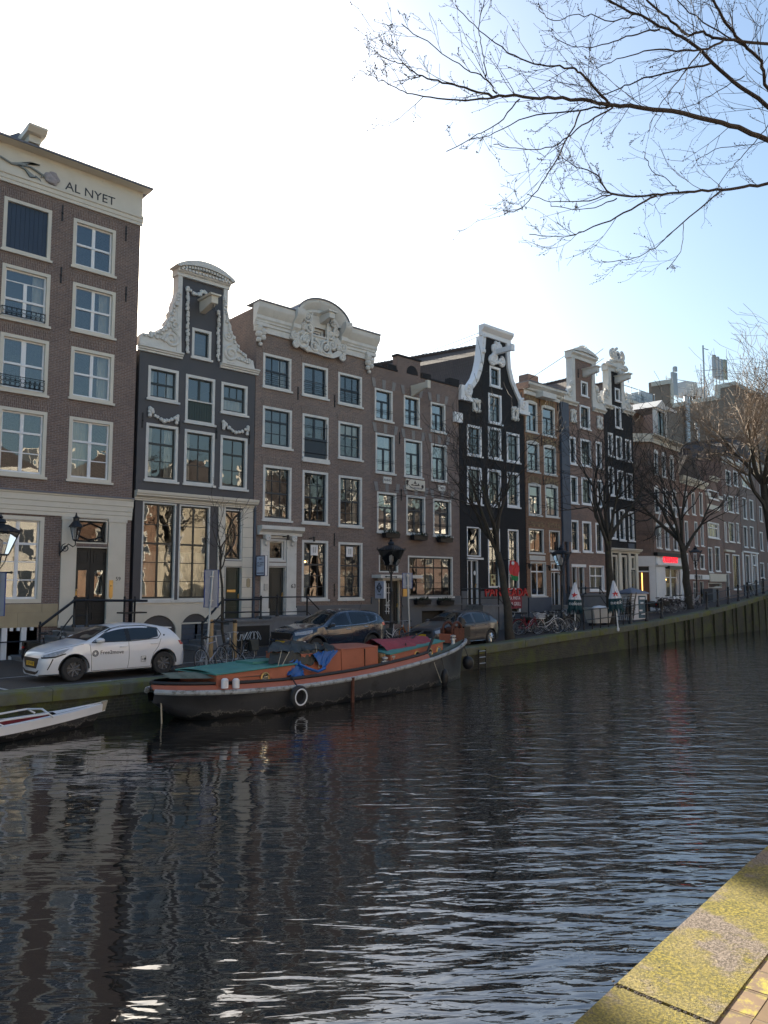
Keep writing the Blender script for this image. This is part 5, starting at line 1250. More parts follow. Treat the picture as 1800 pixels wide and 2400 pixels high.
anchors(h, [(1530, 1046), (1534, 1215), (1552, 1219), (1572, 1224)])
# chamfered corner with the door
ch = sqrt(2) * 1.6
F9c = Fr(*(F9.w(F9.at(1530, 1200)[0], 0))[:2], A9 + R(-48))
h.wall([(xl, h.zb), (xr, h.zb), (xr, z1c - .05), (xl, z1c - .05)], M.brick_brown, z1c - .05)
for ch_ in list(h.root.children):
    if ch_.name.startswith('wall'):
        ch_.data.clear_geometry() if False else None
zr = h.at(1506, 951)[1]
h.flat_roof(z1c - .06)
# side face: local frame turned, built as parts of the same house
def side_pts(d, y, z):            # d metres back along the chamfer, y outward
    a = R(-48) ; ux, uy = -cos(a), -sin(a)
    nx, ny = -uy, ux
    return (xl + ux * d + nx * -y * -1, uy * d * 1 + ny * y, z)
def sidebox(d0, d1, y0, y1, z0, z1):
    P = [side_pts(d, y, z) for z in (z0, z1) for d, y in ((d0, y0), (d1, y0), (d1, y1), (d0, y1))]
    return MB().add(P, [(3, 2, 1, 0), (4, 5, 6, 7), (0, 1, 5, 4), (1, 2, 6, 5), (2, 3, 7, 6), (3, 0, 4, 7)])
SW = 3.2
sidebox(.01, SW, -.3, 0, h.zb, z1c - .05).build('corner_wall', M.brick_brown, h.root)
sidebox(-.1, SW, .001, .3, z0c, z1c).build('corner_cornice', M.cream, h.root)
sidebox(0, SW, .001, .14, zs0 - .2, zs1).build('corner_fascia', M.white, h.root)
sidebox(.0, .45, .001, .1, h.zb, zs0 - .203).build('corner_pilaster', M.white, h.root)
sidebox(1.9, SW, .001, .1, h.zb, zs0 - .203).build('corner_pilaster', M.white, h.root)
zdr = h.at(1528, 1339)[1]
dd = sidebox(.5, 1.85, .001, .03, .6, zdr - .05).build('door', M.wooddoor, h.root)
sidebox(.95, 1.02, .031, .05, 1.4, zdr - .1).build('lit_strip', M.warmstrip, dd)
sidebox(.5, 1.85, .001, .04, zdr + .05, zs0 - .25).build('transom', M.doorblack, h.root)
sidebox(.45, 1.9, .001, .09, zdr - .05, zdr + .049).build('door_frame', M.white, h.root)
MB().tube([(xl - .3, -.5, zs1 + .5), (xl - .3, -.5, zs1 + 2.6), (xl - .1, -.6, zs1 + 3.3), (xl + .5, -.8, zs1 + 3.6), (xl + 2.2, -1.6, zs1 + 3.7)], .05, 6).ball((xl + 2.2, -1.6, zs1 + 3.35), .18, 8).lathe([(.1, zs1 + 3.3), (.14, zs1 + 3.6), (.05, zs1 + 3.75)], (xl + 2.2, -1.6, 0), 8).ball((xl + 1.6, -1.3, zs1 + 3.4), .16, 8).build('camera_mast', M.white, h.root, True)
MB().box(xl - .55, xl - .1, -.62, -.35, zs1 + 1.5, zs1 + 2.2).build('cabinet', M.steel, h.root)
# gabled roof behind with a dormer
p1, p2, p3 = h.at(1484, 975, -2.5), h.at(1506, 951, -2.5), h.at(1536, 968, -2.5)
MB().prism([(p1[0] - 2, z1c - .1), (p3[0] + .3, z1c - .1), (p3[0], p3[1]), (p2[0], p2[1]), (p1[0] - 1, p1[1] - .2)], 2.5, 6).build('roof_gable', M.brick_brown, h.root)
x0, z0 = h.at(1538, 1015, -.6); x1, z1 = h.at(1558, 965, -.6)
mb = MB().box(x0 - .1, x0 + .14, .5, .8, z0 - .3, z1).box(x1 - .14, x1 + .1, .5, .8, z0 - .3, z1).box(x0 + .141, x1 - .141, .5, .8, z1 - .2, z1)
mb.prism([(x0 - .3, z1 + .001), (x1 + .3, z1 + .001), ((x0 + x1) / 2, z1 + .75)], .4, 3); dm = mb.build('dormer', M.trim, h.root)
MB().box(x0 + .1, x1 - .1, .62, .66, z0 - .3, z1 - .1).build('dormer_window', M.glass_dark, dm); MB().box((x0 + x1) / 2 - .04, (x0 + x1) / 2 + .04, .56, .62, z0 - .3, z1 - .2).build('mullion', M.greenblack, dm)
x, z = h.at(1560, 958, .3); MB().box(x1 - .2, x1 + 1.9, .3, .5, z1 + .1, z1 + .35).build('hoist_beam', M.trim, h.root)

# ------------------------------------------------------------------ beyond: four narrower houses, then the end one
def simple_house(name, label, fr, pl, pr, ztop, brick, wins, depth=9, shop=None, top=None, fm=None):
    hh = House(name, label, fr, pl, pr, py=1250, depth=depth)
    for w in wins:
        L, T, Rr, B = w[:4]; win(hh, L, T, Rr, B, rows=w[4] if len(w) > 4 else ((.4, 2), (.6, 2)), meet=1, sm=w[5] if len(w) > 5 else M.greenblack, fm=fm or M.white, fw=.1, cur=random.choice([None, 'half', 'both', 'net']))
    return hh
def topz(h, px, py): return h.at(px, py)[1]
F10 = Fr(*(F9.w(F9.at(1594, 1250)[0] , 0.0))[:2], R(8))
h = simple_house('smithy_house', 'narrow dark red brick house with white band lettered DE SMEDERIJ', F10, 1597, 1656, 0, M.brick_red, [(1627, 1222, 1636, 1280), (1641, 1224, 1650, 1281), (1625, 1296, 1634, 1334), (1640, 1298, 1652, 1335), (1604, 1220, 1614, 1282), (1604, 1296, 1614, 1336), (1602, 1150, 1612, 1206), (1620, 1152, 1630, 1208), (1638, 1153, 1648, 1210)])
z0, z1 = h.at(1638, 1358)[1], h.at(1638, 1347)[1]
MB().box(h.x0, h.x1, -.1, -.003, z0, z1).build('sign_band', M.white, h.root)
x, z = h.at(1637, 1353, .1); text(h.root, 'lettering', 'DE SMEDERIJ 1875', (x, -.105, z), (1, 0, 0), (0, 0, 1), .42, M.ink, .006, squash=.62)
door(h, 1640, 1363, 1651, 1418, M.doorblack, 1, ((.06, .45), (.55, .94)), fm=M.trim)
win(h, 1624, 1362, 1636, 1408, rows=((.35, 1), (.65, 1)), meet=1, sm=M.trim, fm=M.trim, fw=.1, cur='half', sill=False)
zt = h.at(1636, 1128)[1]
h.wall([(h.x0, h.zb), (h.x1, h.zb), (h.x1, zt), (h.x0, zt)], M.brick_red, zt)
h.gable_roof(zt + 2.6, M.tiles, y0=.1)
cornice(h, h.x0 - .05, h.x1 + .05, zt - .6, zt, .35, M.cream)
F11 = Fr(*(F10.w(F10.at(1656, 1250)[0], 0))[:2], R(8.5))
h = simple_house('mullion_house', 'narrow brown brick house with wide white mullioned windows and a cream shop front', F11, 1657, 1695, 0, M.brick_brown, [(1658, 1222, 1686, 1264, ((.3, 4), (.7, 4)), M.white), (1659, 1282, 1671, 1342, ((.3, 2), (.35, 2), (.35, 2))), (1675, 1280, 1689, 1340, ((.3, 2), (.35, 2), (.35, 2))), (1660, 1146, 1684, 1174, ((1, 3),), M.white)])
x0, x1, z0, z1 = h.rect(1657, 1180, 1687, 1199); MB().box(x0, x1, -.04, -.003, z0, z1).build('cream_band', M.cream, h.root)
z0, z1 = h.at(1675, 1363)[1], h.at(1675, 1345)[1]; MB().box(h.x0, h.x1, -.12, -.003, z0, z1).build('shop_fascia', M.cream, h.root)
win(h, 1660, 1366, 1692, 1378, rows=((1, 4),), meet=9, sm=M.trim, fm=M.cream, fw=.06, sill=False)
door(h, 1661, 1380, 1668, 1424, M.greenblack, 1, ((.1, .9),), fm=M.cream)
x, z = h.at(1679, 1402, .9); MB().box(x - .9, x + .9, -.9, -.1, h.zb, z + .8).build('grey_porch', M.plaster, h.root)
zt = h.at(1672, 1128)[1]
gx = (h.x0 + h.x1) / 2
h.wall([(h.x0, h.zb), (h.x1, h.zb), (h.x1, zt - 1.5), (gx + 1.2, zt - 1.4), (gx + 1.0, zt), (gx - 1.0, zt), (gx - 1.2, zt - 1.4), (h.x0, zt - 1.5)], M.brick_brown, zt - 1.5)
cornice(h, gx - 1.2, gx + 1.2, zt, zt + .35, .3, M.cream, 'gable_cornice')
MB().box(h.x0 - .02, gx - 1.15, -.1, .3, zt - 1.5, zt - 1.2).box(gx + 1.15, h.x1 + .02, -.1, .3, zt - 1.5, zt - 1.2).build('coping', M.trim, h.root)
h.gable_roof(zt - .3, M.tiles)
F12 = Fr(*(F11.w(F11.at(1695, 1250)[0], 0))[:2], R(9))
h = simple_house('three_bay_house', 'dark brick house three bays wide with tall white framed ground floor window', F12, 1696, 1737, 0, M.brick_brown, [(1696, 1158, 1703, 1200), (1704.5, 1160, 1720, 1203), (1723, 1163, 1731, 1204), (1697, 1222, 1704, 1271), (1707, 1223, 1722, 1272), (1725, 1225, 1733, 1273), (1716, 1299, 1736, 1382, ((.3, 4), (.25, 4), (.25, 4), (.2, 4))), (1700, 1297, 1711, 1342, ((1, 1),)), (1700, 1100, 1713, 1140), (1718, 1102, 1730, 1142)])
door(h, 1700.5, 1345, 1711, 1400, M.greenblack, 1, ((.06, .45), (.55, .94)), fm=M.white)
x0, x1, z0, z1 = h.rect(1697, 1288, 1718, 1292); MB().box(x0, x1, -.2, -.003, z1 - .18, z1).build('door_cornice', M.cream, h.root)
zt = h.at(1716, 1082)[1]; h.wall([(h.x0, h.zb), (h.x1, h.zb), (h.x1, zt), (h.x0, zt)], M.brick_brown, zt); h.gable_roof(zt + 2, M.tiles); cornice(h, h.x0, h.x1, zt - .5, zt, .3, M.trim)
F13 = Fr(*(F12.w(F12.at(1737, 1250)[0], 0))[:2], R(9.5))
h = simple_house('two_bay_house', 'brick house two bays wide with bright white ground floor door surround', F13, 1738, 1775, 0, M.brick_grey, [(1740, 1165, 1751, 1218), (1756, 1170, 1767, 1220), (1742, 1232, 1753, 1284), (1757, 1233, 1768, 1285), (1747, 1300, 1759, 1368, ((.3, 2), (.4, 2), (.3, 2))), (1764, 1300, 1772, 1326, ((1, 1),)), (1738, 1110, 1761, 1148, ((1, 4),), M.white)])
door(h, 1764, 1329, 1772, 1392, M.doorblack, 1, ((.06, .45), (.55, .94)), fm=M.white)
x0, x1, z0, z1 = h.rect(1740, 1291, 1775, 1299); MB().box(x0, x1, -.16, -.003, z0, z1).build('door_entablature', M.white, h.root)
for p in (1741, 1761.5, 1774): x = h.at(p, 1340)[0]; MB().box(x - .17, x + .17, -.1, -.003, h.at(p, 1370)[1], z0 - .003).build('pilaster', M.white, h.root)
MB().box(h.x0, h.x1, -.08, -.003, h.zb, h.at(1750, 1371)[1]).build('grey_base', M.paint_blue, h.root)
zt = h.at(1756, 1084)[1]; h.wall([(h.x0, h.zb), (h.x1, h.zb), (h.x1, zt), (h.x0, zt)], M.brick_grey, zt); h.gable_roof(zt + 2.5, M.tiles); cornice(h, h.x0, h.x1, zt - .5, zt, .3, M.white)
F14 = Fr(*(F13.w(F13.at(1775, 1250)[0], 0))[:2], R(10))
h = simple_house('arched_window_house', 'brown brick house with arched windows standing last in the row', F14, 1776, 1850, 0, M.brick_brown, [(1779, 1186, 1787, 1224), (1794, 1190, 1803, 1228), (1811, 1194, 1820, 1232), (1780, 1246, 1789, 1292), (1797, 1249, 1806, 1294), (1815, 1252, 1825, 1297), (1781, 1318, 1792, 1356), (1799, 1320, 1812, 1358), (1780, 1130, 1789, 1168), (1797, 1134, 1806, 1172)])
door(h, 1783, 1360, 1791, 1396, M.doorblack, 1, ((.06, .45), (.55, .94)), fm=M.cream)
zt = h.at(1800, 1100)[1]; h.wall([(h.x0, h.zb), (h.x1, h.zb), (h.x1, zt), (h.x0, zt)], M.brick_brown, zt); h.gable_roof(zt + 2.5, M.tiles); cornice(h, h.x0, h.x1, zt - .5, zt, .3, M.trim)

# ------------------------------------------------------------------ the big block behind with rooftop aerials
FB = Fr(*(F9.w(0, 24))[:2], R(-8))
h = House('rear_block', 'tall beige rendered block behind the canal houses with phone aerials on its roof', FB, 1526, 1830, py=1000, depth=16, group='blocks behind the row', cat='building')
q = lambda *pl: h.pts(list(pl))
out = q((1526, 1250), (1830, 1250), (1830, 955), (1797, 932), (1720, 894), (1683, 902), (1683, 927), (1640, 934), (1586, 944.5), (1574, 946), (1572, 889), (1526, 896))
zlow = min(p[1] for p in out[2:])
out[0] = (out[0][0], -1); out[1] = (out[1][0], -1)
h.wall(out, M.plaster_beige, zlow)
mb = MB()
for i in range(2, 11):
    a, b = Vector(out[i]), Vector(out[i + 1]); t = (b - a).normalized(); nn = Vector((t.y, -t.x)) * .55
    if nn.y > 0: pass
    c = [(a.x, a.y + .02), (b.x, b.y + .02), (b.x, b.y - .55), (a.x, a.y - .55)] if abs(t.x) > .4 else [(a.x - .3, a.y), (a.x + .3, a.y), (b.x + .3, b.y - .5), (b.x - .3, b.y - .5)]
    mb.prism(c, -.12 - .004 * i, .34 + .004 * i)
mb.build('parapet', M.cream, h.root)
h.flat_roof(zlow)
x, z = h.at(1604, 930); xb_, zb_ = h.at(1607, 1060)
MB().tube([(x, -.3, zb_), (x, -.3, z)], .35, 10).build('flue', M.steel, h.root, True)
def aerial(px, pt, pb, w, label, name='phone_aerial', off=-.5):
    x, z1 = h.at(px, pt, off); z0 = h.at(px, pb, off)[1]
    o = empty(name, h.fr.w(h.s0 + x, -off, z0), h.fr.a, label, 'antenna', 'rooftop phone aerials')
    H = z1 - z0
    MB().box(-w / 2, w / 2, -.3, 0, .12 * H, H).build('panel', M.alum, o)
    MB().tube([(0, .15, -1.2), (0, .15, H * .95)], .08, 6).tube([(0, .15, H * .3), (0, -.05, H * .3)], .05, 5).tube([(0, .15, H * .8), (0, -.05, H * .8)], .05, 5).build('mast', M.steel, o)
    return o
M.alum = pm('pale_grey_panel', (.42, .45, .47), .5, var=.06)
M.alumg = pm('grey_green_panel', (.27, .32, .28), .5, var=.06)
for i, (px, pt, pb, w, l) in enumerate(((1577, 874, 934, 1.0, 'wide white aerial panel on the left step of the beige roof'), (1580, 860, 873, .45, 'short white aerial above the wide left panel'), (1671, 833, 893, .48, 'tallest white aerial panel on the beige roof'), (1679, 837, 896, .4, 'narrow aerial just right of the tallest one'), (1687, 843, 898, .5, 'grey aerial panel between the narrow and the greenish ones'), (1696, 844, 896, .65, 'broad greenish aerial panel on the right of the roof'))):
    o = aerial(px, pt, pb, w, l)
    if i == 5:
        for c in o.children:
            if c.name.startswith('panel'): c.data.materials[0] = M.alumg
mast = empty('lattice_mast', h.fr.w(h.s0 + h.at(1662, 930)[0], .6, h.at(1662, 930)[1]), h.fr.a, 'thin grey steel mast with rungs left of the tall aerials', 'mast')
mb = MB().tube([(0, 0, -1), (0, 0, 7.2)], .12, 6).tube([(-.7, 0, -1), (-.7, 0, 4.5)], .05, 5)
for k in range(9): mb.tube([(-.7, 0, k * .5), (-.2, 0, k * .5)], .03, 4)
mb.tube([(0, 0, 6.8), (1.2, 0, 6.8)], .06, 5).tube([(0, 0, 3), (1.2, 0, .2)], .06, 5).build('pole', M.steel, mast)
rl = empty('roof_railing', h.fr.w(h.s0 + h.at(1630, 930)[0], 1.2, h.at(1630, 935)[1]), h.fr.a, 'grey pipe railing along the low part of the beige roof', 'railing')
mb = MB()
for zz in (.6, 1.4, 2.4): mb.tube([(-4.5, 0, zz), (4.5, 0, zz + .5)], .05, 5)
for k in range(5): mb.tube([(-4.4 + k * 2.2, 0, -.5), (-4.4 + k * 2.2, 0, 2.7)], .05, 5)
mb.build('rails', M.steel, rl)
for i, (px, pt, pb, w, l) in enumerate(((1616, 895, 931, 1.7, 'large grey air unit on the low part of the beige roof'), (1631, 897, 928, .7, 'tall grey cabinet beside the large air unit'), (1650, 908, 932, 1.1, 'small dark grey unit under the lattice mast'))):
    x, z1 = h.at(px, pt, -2); z0 = h.at(px, pb, -2)[1]; o = empty('air_unit', h.fr.w(h.s0 + x, 2, z0), h.fr.a, l, 'air unit', 'rooftop air units')
    H = z1 - z0; MB().box(-w / 2, w / 2, 0, 1.6, .25, H).build('casing', M.alum, o)
    mb = MB()
    for k in range(4): mb.box(-w / 2 + .15, w / 2 - .15, -.03, -.002, .4 + k * (H - .6) / 4, .4 + (k + .75) * (H - .6) / 4)
    mb.build('louvres', M.steel, o); MB().box(-w / 2 + .1, -w / 2 + .3, .2, .4, -.6, .249).box(w / 2 - .3, w / 2 - .1, .2, .4, -.6, .249).build('feet', M.iron, o)
# lower far roof and the units left of it
FC = Fr(*(F9.w(0, 12))[:2], R(-12))
h2 = House('low_rear_house', 'lower pale parapet roof behind the crest gable with grey units on top', Fr(*(F0.w(F0.at(1505, 1000)[0], 12))[:2], 0), 1470, 1536, py=1000, depth=8, group='blocks behind the row', cat='building')
zt = h2.at(1500, 951)[1]; h2.wall([(h2.x0, -1), (h2.x1, -1), (h2.x1, zt), (h2.x0, zt)], M.plaster_beige, zt - .1); h2.flat_roof(zt - .12)
MB().box(h2.x0 - .1, h2.x1 + .1, -.1, .3, zt + .002, zt + .3).build('coping', M.cream, h2.root)
h = h2
for px, pt, pb, w, l in ((1484, 933, 950, 2.2, 'left grey unit behind the crest gable roofline'), (1499, 924, 950, 1.7, 'middle grey unit behind the crest gable roofline'), (1516, 921, 949, 2.4, 'pale right unit against the beige block')):
    x, z1 = h.at(px, pt, -1); z0 = h.at(px, pb, -1)[1]; o = empty('air_unit', h.fr.w(h.s0 + x, 1, z0), 0, l, 'air unit', 'rooftop air units'); H = z1 - z0
    MB().box(-w / 2, w / 2, 0, 1.2, .2, H).build('casing', M.alum, o); MB().box(-w / 2 + .1, w / 2 - .1, -.03, -.002, .4, H * .5).box(-w / 2 + .1, w / 2 - .1, -.03, -.002, H * .6, H - .2).build('louvres', M.steel, o)
    MB().box(-w / 2 + .05, w / 2 - .05, .2, .5, -.3, .199).build('feet', M.iron, o)
fz = empty('roof_fence', h.fr.w(h.s0 + h.at(1500, 950)[0], .5, zt + .3), 0, 'thin steel roof fence around the grey units', 'railing'); mb = MB()
for zz in (.8, 1.6): mb.tube([(-4, 0, zz), (4, 0, zz)], .04, 4)
for k in range(6): mb.tube([(-4 + 1.6 * k, 0, -.3), (-4 + 1.6 * k, 0, 1.7)], .04, 4)
mb.tube([(-4, 0, 4.5), (-2, 0, .5)], .06, 4).tube([(-4, 0, -.3), (-4, 0, 4.8)], .06, 4).build('rails', M.steel, fz)
# house roof seen between the corner house and the rear block
FD = Fr(*(F10.w(0, 5))[:2], R(8))
h = House('glazed_roof_house', 'low dark house with ribbed glazed roof tiles behind the smithy', FD, 1585, 1725, py=1100, depth=9, group='blocks behind the row', cat='building')
zt = h.at(1650, 1095)[1]; zr = h.at(1650, 1030)[1]
h.wall([(h.x0, -1), (h.x1, -1), (h.x1, zt), (h.x0, zt)], M.brick_black, zt)
mb = MB(); n = 44; d = 3.2
MB().add([(h.x0, -.2, zt), (h.x1, -.2, zt), (h.x1, d, zr), (h.x0, d, zr), (h.x1, 2 * d, zt), (h.x0, 2 * d, zt)], [(0, 1, 2, 3), (3, 2, 4, 5)]).build('roof', M.tiles_gloss, h.root)
for k in range(n): x = h.x0 + (h.x1 - h.x0) * k / n; mb.tube([(x, -.25, zt + .0), (x, d, zr + .02)], .06, 5)
mb.build('tile_ribs', M.tiles_gloss, h.root, True)
x, z = h.at(1649, 1030); MB().tube([(x, .5, zt), (x, .5, zr + 1.4)], .14, 8).tube([(x, .5, zr + 1.1), (x - .9, .5, zr + 1.1), (x - .9, .5, zr + 1.7)], .1, 6).build('flue', M.steel, h.root)
# ------------------------------------------------------------------ ground, water, quays
WATER = -0.82
def lerp_tab(tab, x):
    if x <= tab[0][0]: return tab[0][1]
    for (a, b), (c, d) in zip(tab, tab[1:]):
        if x <= c: return b + (d - b) * (x - a) / (c - a)
    return tab[-1][1]
QY = [(-40, 18.5), (5, 19.3), (9, 19.3), (12, 19.75), (15, 20.05), (24, 20.5), (29, 20.75), (38, 21.75), (48, 23.1), (60, 23.9), (80, 26.5), (110, 31)]
QH = [(20, 0), (24, .04), (29.4, .23), (38, .40), (42, .52), (49, .78), (55, 1.25), (61, 1.77), (68, 2.3), (110, 2.5)]
FH = [(28, 0), (40, .2), (50, .5), (62, .8), (110, 1.2)]
def qy(X): return lerp_tab(QY, X)
def hz(X, Y):
    a, b = lerp_tab(QH, X), lerp_tab(FH, X)
    t = min(1, max(0, (Y - qy(X) - .8) / 5.5))
    return a + (b - a) * t
def GP(px, py):
    """point of the far street seen at a pixel"""
    h = 0.0
    for _ in range(30):
        p = G(px, py, h); h = .5 * h + .5 * hz(p.x, p.y)
    return Vector((p.x, p.y, hz(p.x, p.y)))
def on_street(X, Y): return Vector((X, Y, hz(X, Y)))
def pavemat(name, c1, c2, mortar, bw, rh, rough=.75, moss=None, ang=0.0):
    m, t, n, b = newmat(name)
    tc = n.new('ShaderNodeTexCoord'); mp = nd(t, 'ShaderNodeMapping'); mp.inputs['Rotation'].default_value = (0, 0, ang)
    t.links.new(tc.outputs['Object'], mp.inputs[0])
    br = nd(t, 'ShaderNodeTexBrick', Scale=1.0); br.inputs['Color1'].default_value = c4(c1); br.inputs['Color2'].default_value = c4(c2); br.inputs['Mortar'].default_value = c4(mortar)
    br.inputs['Mortar Size'].default_value = .007; br.inputs['Brick Width'].default_value = bw; br.inputs['Row Height'].default_value = rh; br.inputs['Mortar Smooth'].default_value = .3
    t.links.new(mp.outputs[0], br.inputs['Vector'])
    f = noise(t, .5, 6, rough=.7); f2 = noise(t, 14, 4)
    col = mixc(t, f2, mixc(t, 1.0, br.outputs[0], (.6, .6, .6, 1), 'MULTIPLY'), br.outputs[0])
    col = mixc(t, ramp(t, f, [(.35, (0, 0, 0)), (.7, (.6, .6, .6))]), col, c4([x * .5 for x in c1]))
    if moss:
        f3 = noise(t, moss[1], 7, rough=.75); col = mixc(t, ramp(t, f3, [(moss[2], (0, 0, 0)), (moss[2] + .12, (1, 1, 1))]), col, c4(moss[0]))
    t.links.new(col, b.inputs['Base Color']); b.inputs['Roughness'].default_value = rough
    bp = nd(t, 'ShaderNodeBump', Strength=.6, Distance=.012); bp.invert = True
    t.links.new(br.outputs['Fac'], bp.inputs['Height']); t.links.new(bp.outputs[0], b.inputs['Normal'])
    return m
M.street = pavemat('street_clinkers', (.085, .07, .062), (.06, .052, .05), (.035, .034, .03), .2, .1)
rows = []
xs = [-40 + i * 1.0 for i in range(151)]
for f in (0, .12, .25, .4, .6, .8, 1.0, 1.6, 6):
    rows.append([(X, qy(X) + .5 + f * 6.5, hz(X, qy(X) + .5 + f * 6.5)) for X in xs])
st = MB().grid(rows[::-1]).build('street', M.street); tag(st, kind='structure')
M.line = pm('worn_white_line', (.42, .42, .42), .7, var=.2, scale=5, dirt=((.08, .07, .06), 9, .58))
mb = MB()
def stripe(a, b, w=.1):
    a, b = Vector(a), Vector(b); t = (b - a).normalized(); nn = Vector((-t.y, t.x, 0)) * w / 2; L = (b - a).length; k = max(1, int(L / 1.0))
    for i in range(k):
        p, q = a + (b - a) * i / k, a + (b - a) * (i + 1) / k
        mb.add([(*(v.xy), hz(v.x, v.y) + .006) for v in (p - nn, q - nn, q + nn, p + nn)], [(0, 1, 2, 3)])
stripe((6.1, 19.85, 0), (13.0, 20.2, 0)); stripe((5.9, 19.9, 0), (5.6, 22.4, 0)); stripe((5.6, 22.4, 0), (22, 23.6, 0)); stripe((13.3, 20.3, 0), (13.3, 22.9, 0))
tag(mb.build('parking_line', M.line), kind='structure')
# quay wall: coping stones over a mossy brick face, timber fenders further along
M.coping = pm('mossy_coping', (.11, .115, .085), .85, var=.3, scale=3, bump=.3, dirt=((.125, .135, .035), 1.2, .46))
M.quayface = brickmat('quay_brick', (.055, .052, .036), (.035, .035, .028), (.075, .075, .055), bw=.24, rh=.075, ms=.01, soot=.6)
def mossy(m, c, sc_, lo):
    t = m.node_tree; b = t.nodes['Principled BSDF']; l = b.inputs['Base Color'].links[0].from_socket
    f = noise(t, sc_, 7, rough=.75); t.links.new(mixc(t, ramp(t, f, [(lo, (0, 0, 0)), (lo + .16, (.9, .9, .9))]), l, c4(c)), b.inputs['Base Color'])
mossy(M.quayface, (.075, .09, .022), 1.1, .46)
mossy(M.quayface, (.012, .012, .010), .6, .56)
qw = empty('quay_wall', (10, 19.3, 0), 0, 'mossy brick quay wall with stone coping along the far side of the canal', 'wall')
def rel(o, p): return (p[0] - o.location.x, p[1] - o.location.y, p[2] - o.location.z)
face = MB(); cop = MB(); hid = MB()
X = -40.0; random.seed(5)
pts = []
while X < 108: pts.append(X); X += random.uniform(1.25, 1.75)
for a, b in zip(pts, pts[1:]):
    b2 = b - .012
    za, zb_ = lerp_tab(QH, a) , lerp_tab(QH, b)
    dy = random.uniform(-.015, .015); dz = random.uniform(-.012, .012)
    v = []
    for x, z in ((a, za), (b2, zb_)):
        y = qy(x) + dy
        v.append([rel(qw, (x, y - .06, z - .28)), rel(qw, (x, y - .06, z + .012 + dz - .03)), rel(qw, (x, y - .02, z + .02 + dz)), rel(qw, (x, y + .56, z + .02 + dz)), rel(qw, (x, y + .56, z - .28))])
    cop.add(v[0] + v[1], [(0, 1, 6, 5), (1, 2, 7, 6), (2, 3, 8, 7), (3, 4, 9, 8), (4, 0, 5, 9), (4, 3, 2, 1, 0), (5, 6, 7, 8, 9)])
rw = [[rel(qw, (x, qy(x) + .02, lerp_tab(QH, x) - .27)) for x in xs], [rel(qw, (x, qy(x) - .03, WATER - .9)) for x in xs]]
face.grid(rw)
face.build('brick_face', M.quayface, qw); cop.build('coping', M.coping, qw)
M.timber = pm('wet_timber', (.055, .05, .03), .8, var=.35, scale=4, bump=.4, dirt=((.06, .075, .02), 3, .5))
X = 36.0
for k in range(20):
    X += random.uniform(.7, 2.1); z = lerp_tab(QH, X)
    MB().box(-.05 - .05 * (k % 3), .06, -.05 - .03 * (k % 4), .0, WATER - .6 - z + .25, -.02).build('timber_fender', M.timber, qw).location = rel(qw, (X, qy(X) - .02, z - .27))
ld = empty('quay_ladder', (0, 0, 0), R(3), 'rusty iron ladder fixed to the mossy quay wall past the barge', 'ladder')
X = G(1149, 1540, -.4).x - .6; ld.location = (X, qy(X) - .1, 0)
mb = MB().tube([(-.22, 0, -.05), (-.22, 0, -1.5)], .028, 6).tube([(.22, 0, -.05), (.22, 0, -1.5)], .028, 6)
mb.build('side_rails', M.iron, ld); mb = MB()
for k in range(6): mb.tube([(-.22, 0, -.12 - k * .24), (.22, 0, -.12 - k * .24)], .02, 6)
mb.build('rungs', M.steel, ld)
# water
def watermat():
    m, t, n, b = newmat('canal_water')
    b.inputs['Base Color'].default_value = (.022, .018, .014, 1); b.inputs['Roughness'].default_value = .015; b.inputs['IOR'].default_value = 2.4
    tc = n.new('ShaderNodeTexCoord')
    def wv(scale, rot, sx, sy, detail, dist=0.0):
        mp = nd(t, 'ShaderNodeMapping', vector_type='TEXTURE'); mp.inputs['Rotation'].default_value = (0, 0, rot); mp.inputs['Scale'].default_value = (1 / sx, 1 / sy, 1)
        t.links.new(tc.outputs['Object'], mp.inputs[0])
        nz = nd(t, 'ShaderNodeTexNoise', Scale=scale, Detail=detail, Roughness=.45, Distortion=dist); t.links.new(mp.outputs[0], nz.inputs[0]); return nz.outputs['Fac']
    big = noise(t, .09, 3)
    def mth(op, a, b_):
        q = nd(t, 'ShaderNodeMath', operation=op)
        for i, v in enumerate((a, b_)):
            if hasattr(v, 'is_linked'): t.links.new(v, q.inputs[i])
            else: q.inputs[i].default_value = v
        return q.outputs[0]
    # the crests lie roughly across the view; fine ripples near our quay, long slow swell near the boats
    r1 = wv(1.0, R(-42), 1.0, 3.6, 2.0, .6)
    r2 = wv(1.0, R(-38), 2.8, 9.5, 3.0, .5)
    r3 = wv(1.0, 0, .7, .9, 2.0, .6)
    sp = n.new('ShaderNodeSeparateXYZ'); t.links.new(tc.outputs['Object'], sp.inputs[0])
    # wind patch: stronger to the right and towards our quay
    g = mth('ADD', mth('SUBTRACT', mth('MULTIPLY', sp.outputs[0], .148), mth('MULTIPLY', sp.outputs[1], .134)), mth('ADD', mth('MULTIPLY', big, .5), .20))
    k = ramp(t, g, [(.0, (.12, .12, .12)), (.6, (.8, .8, .8)), (1.0, (1, 1, 1))])
    nd_ = mth('MULTIPLY', mth('MULTIPLY', r2, .013), k)
    h = mth('ADD', mth('ADD', mth('MULTIPLY', mth('MULTIPLY', r1, .036), mth('ADD', k, .15)), nd_), mth('MULTIPLY', r3, .022))
    bp = nd(t, 'ShaderNodeBump', Strength=1.0, Distance=1.0); t.links.new(h, bp.inputs['Height']); t.links.new(bp.outputs[0], b.inputs['Normal'])
    return m
M.water = watermat()
tag(MB().add([(-60, -4, WATER), (130, -4, WATER), (130, 40, WATER), (-60, 40, WATER)], [(0, 1, 2, 3)]).build('water', M.water), kind='structure')
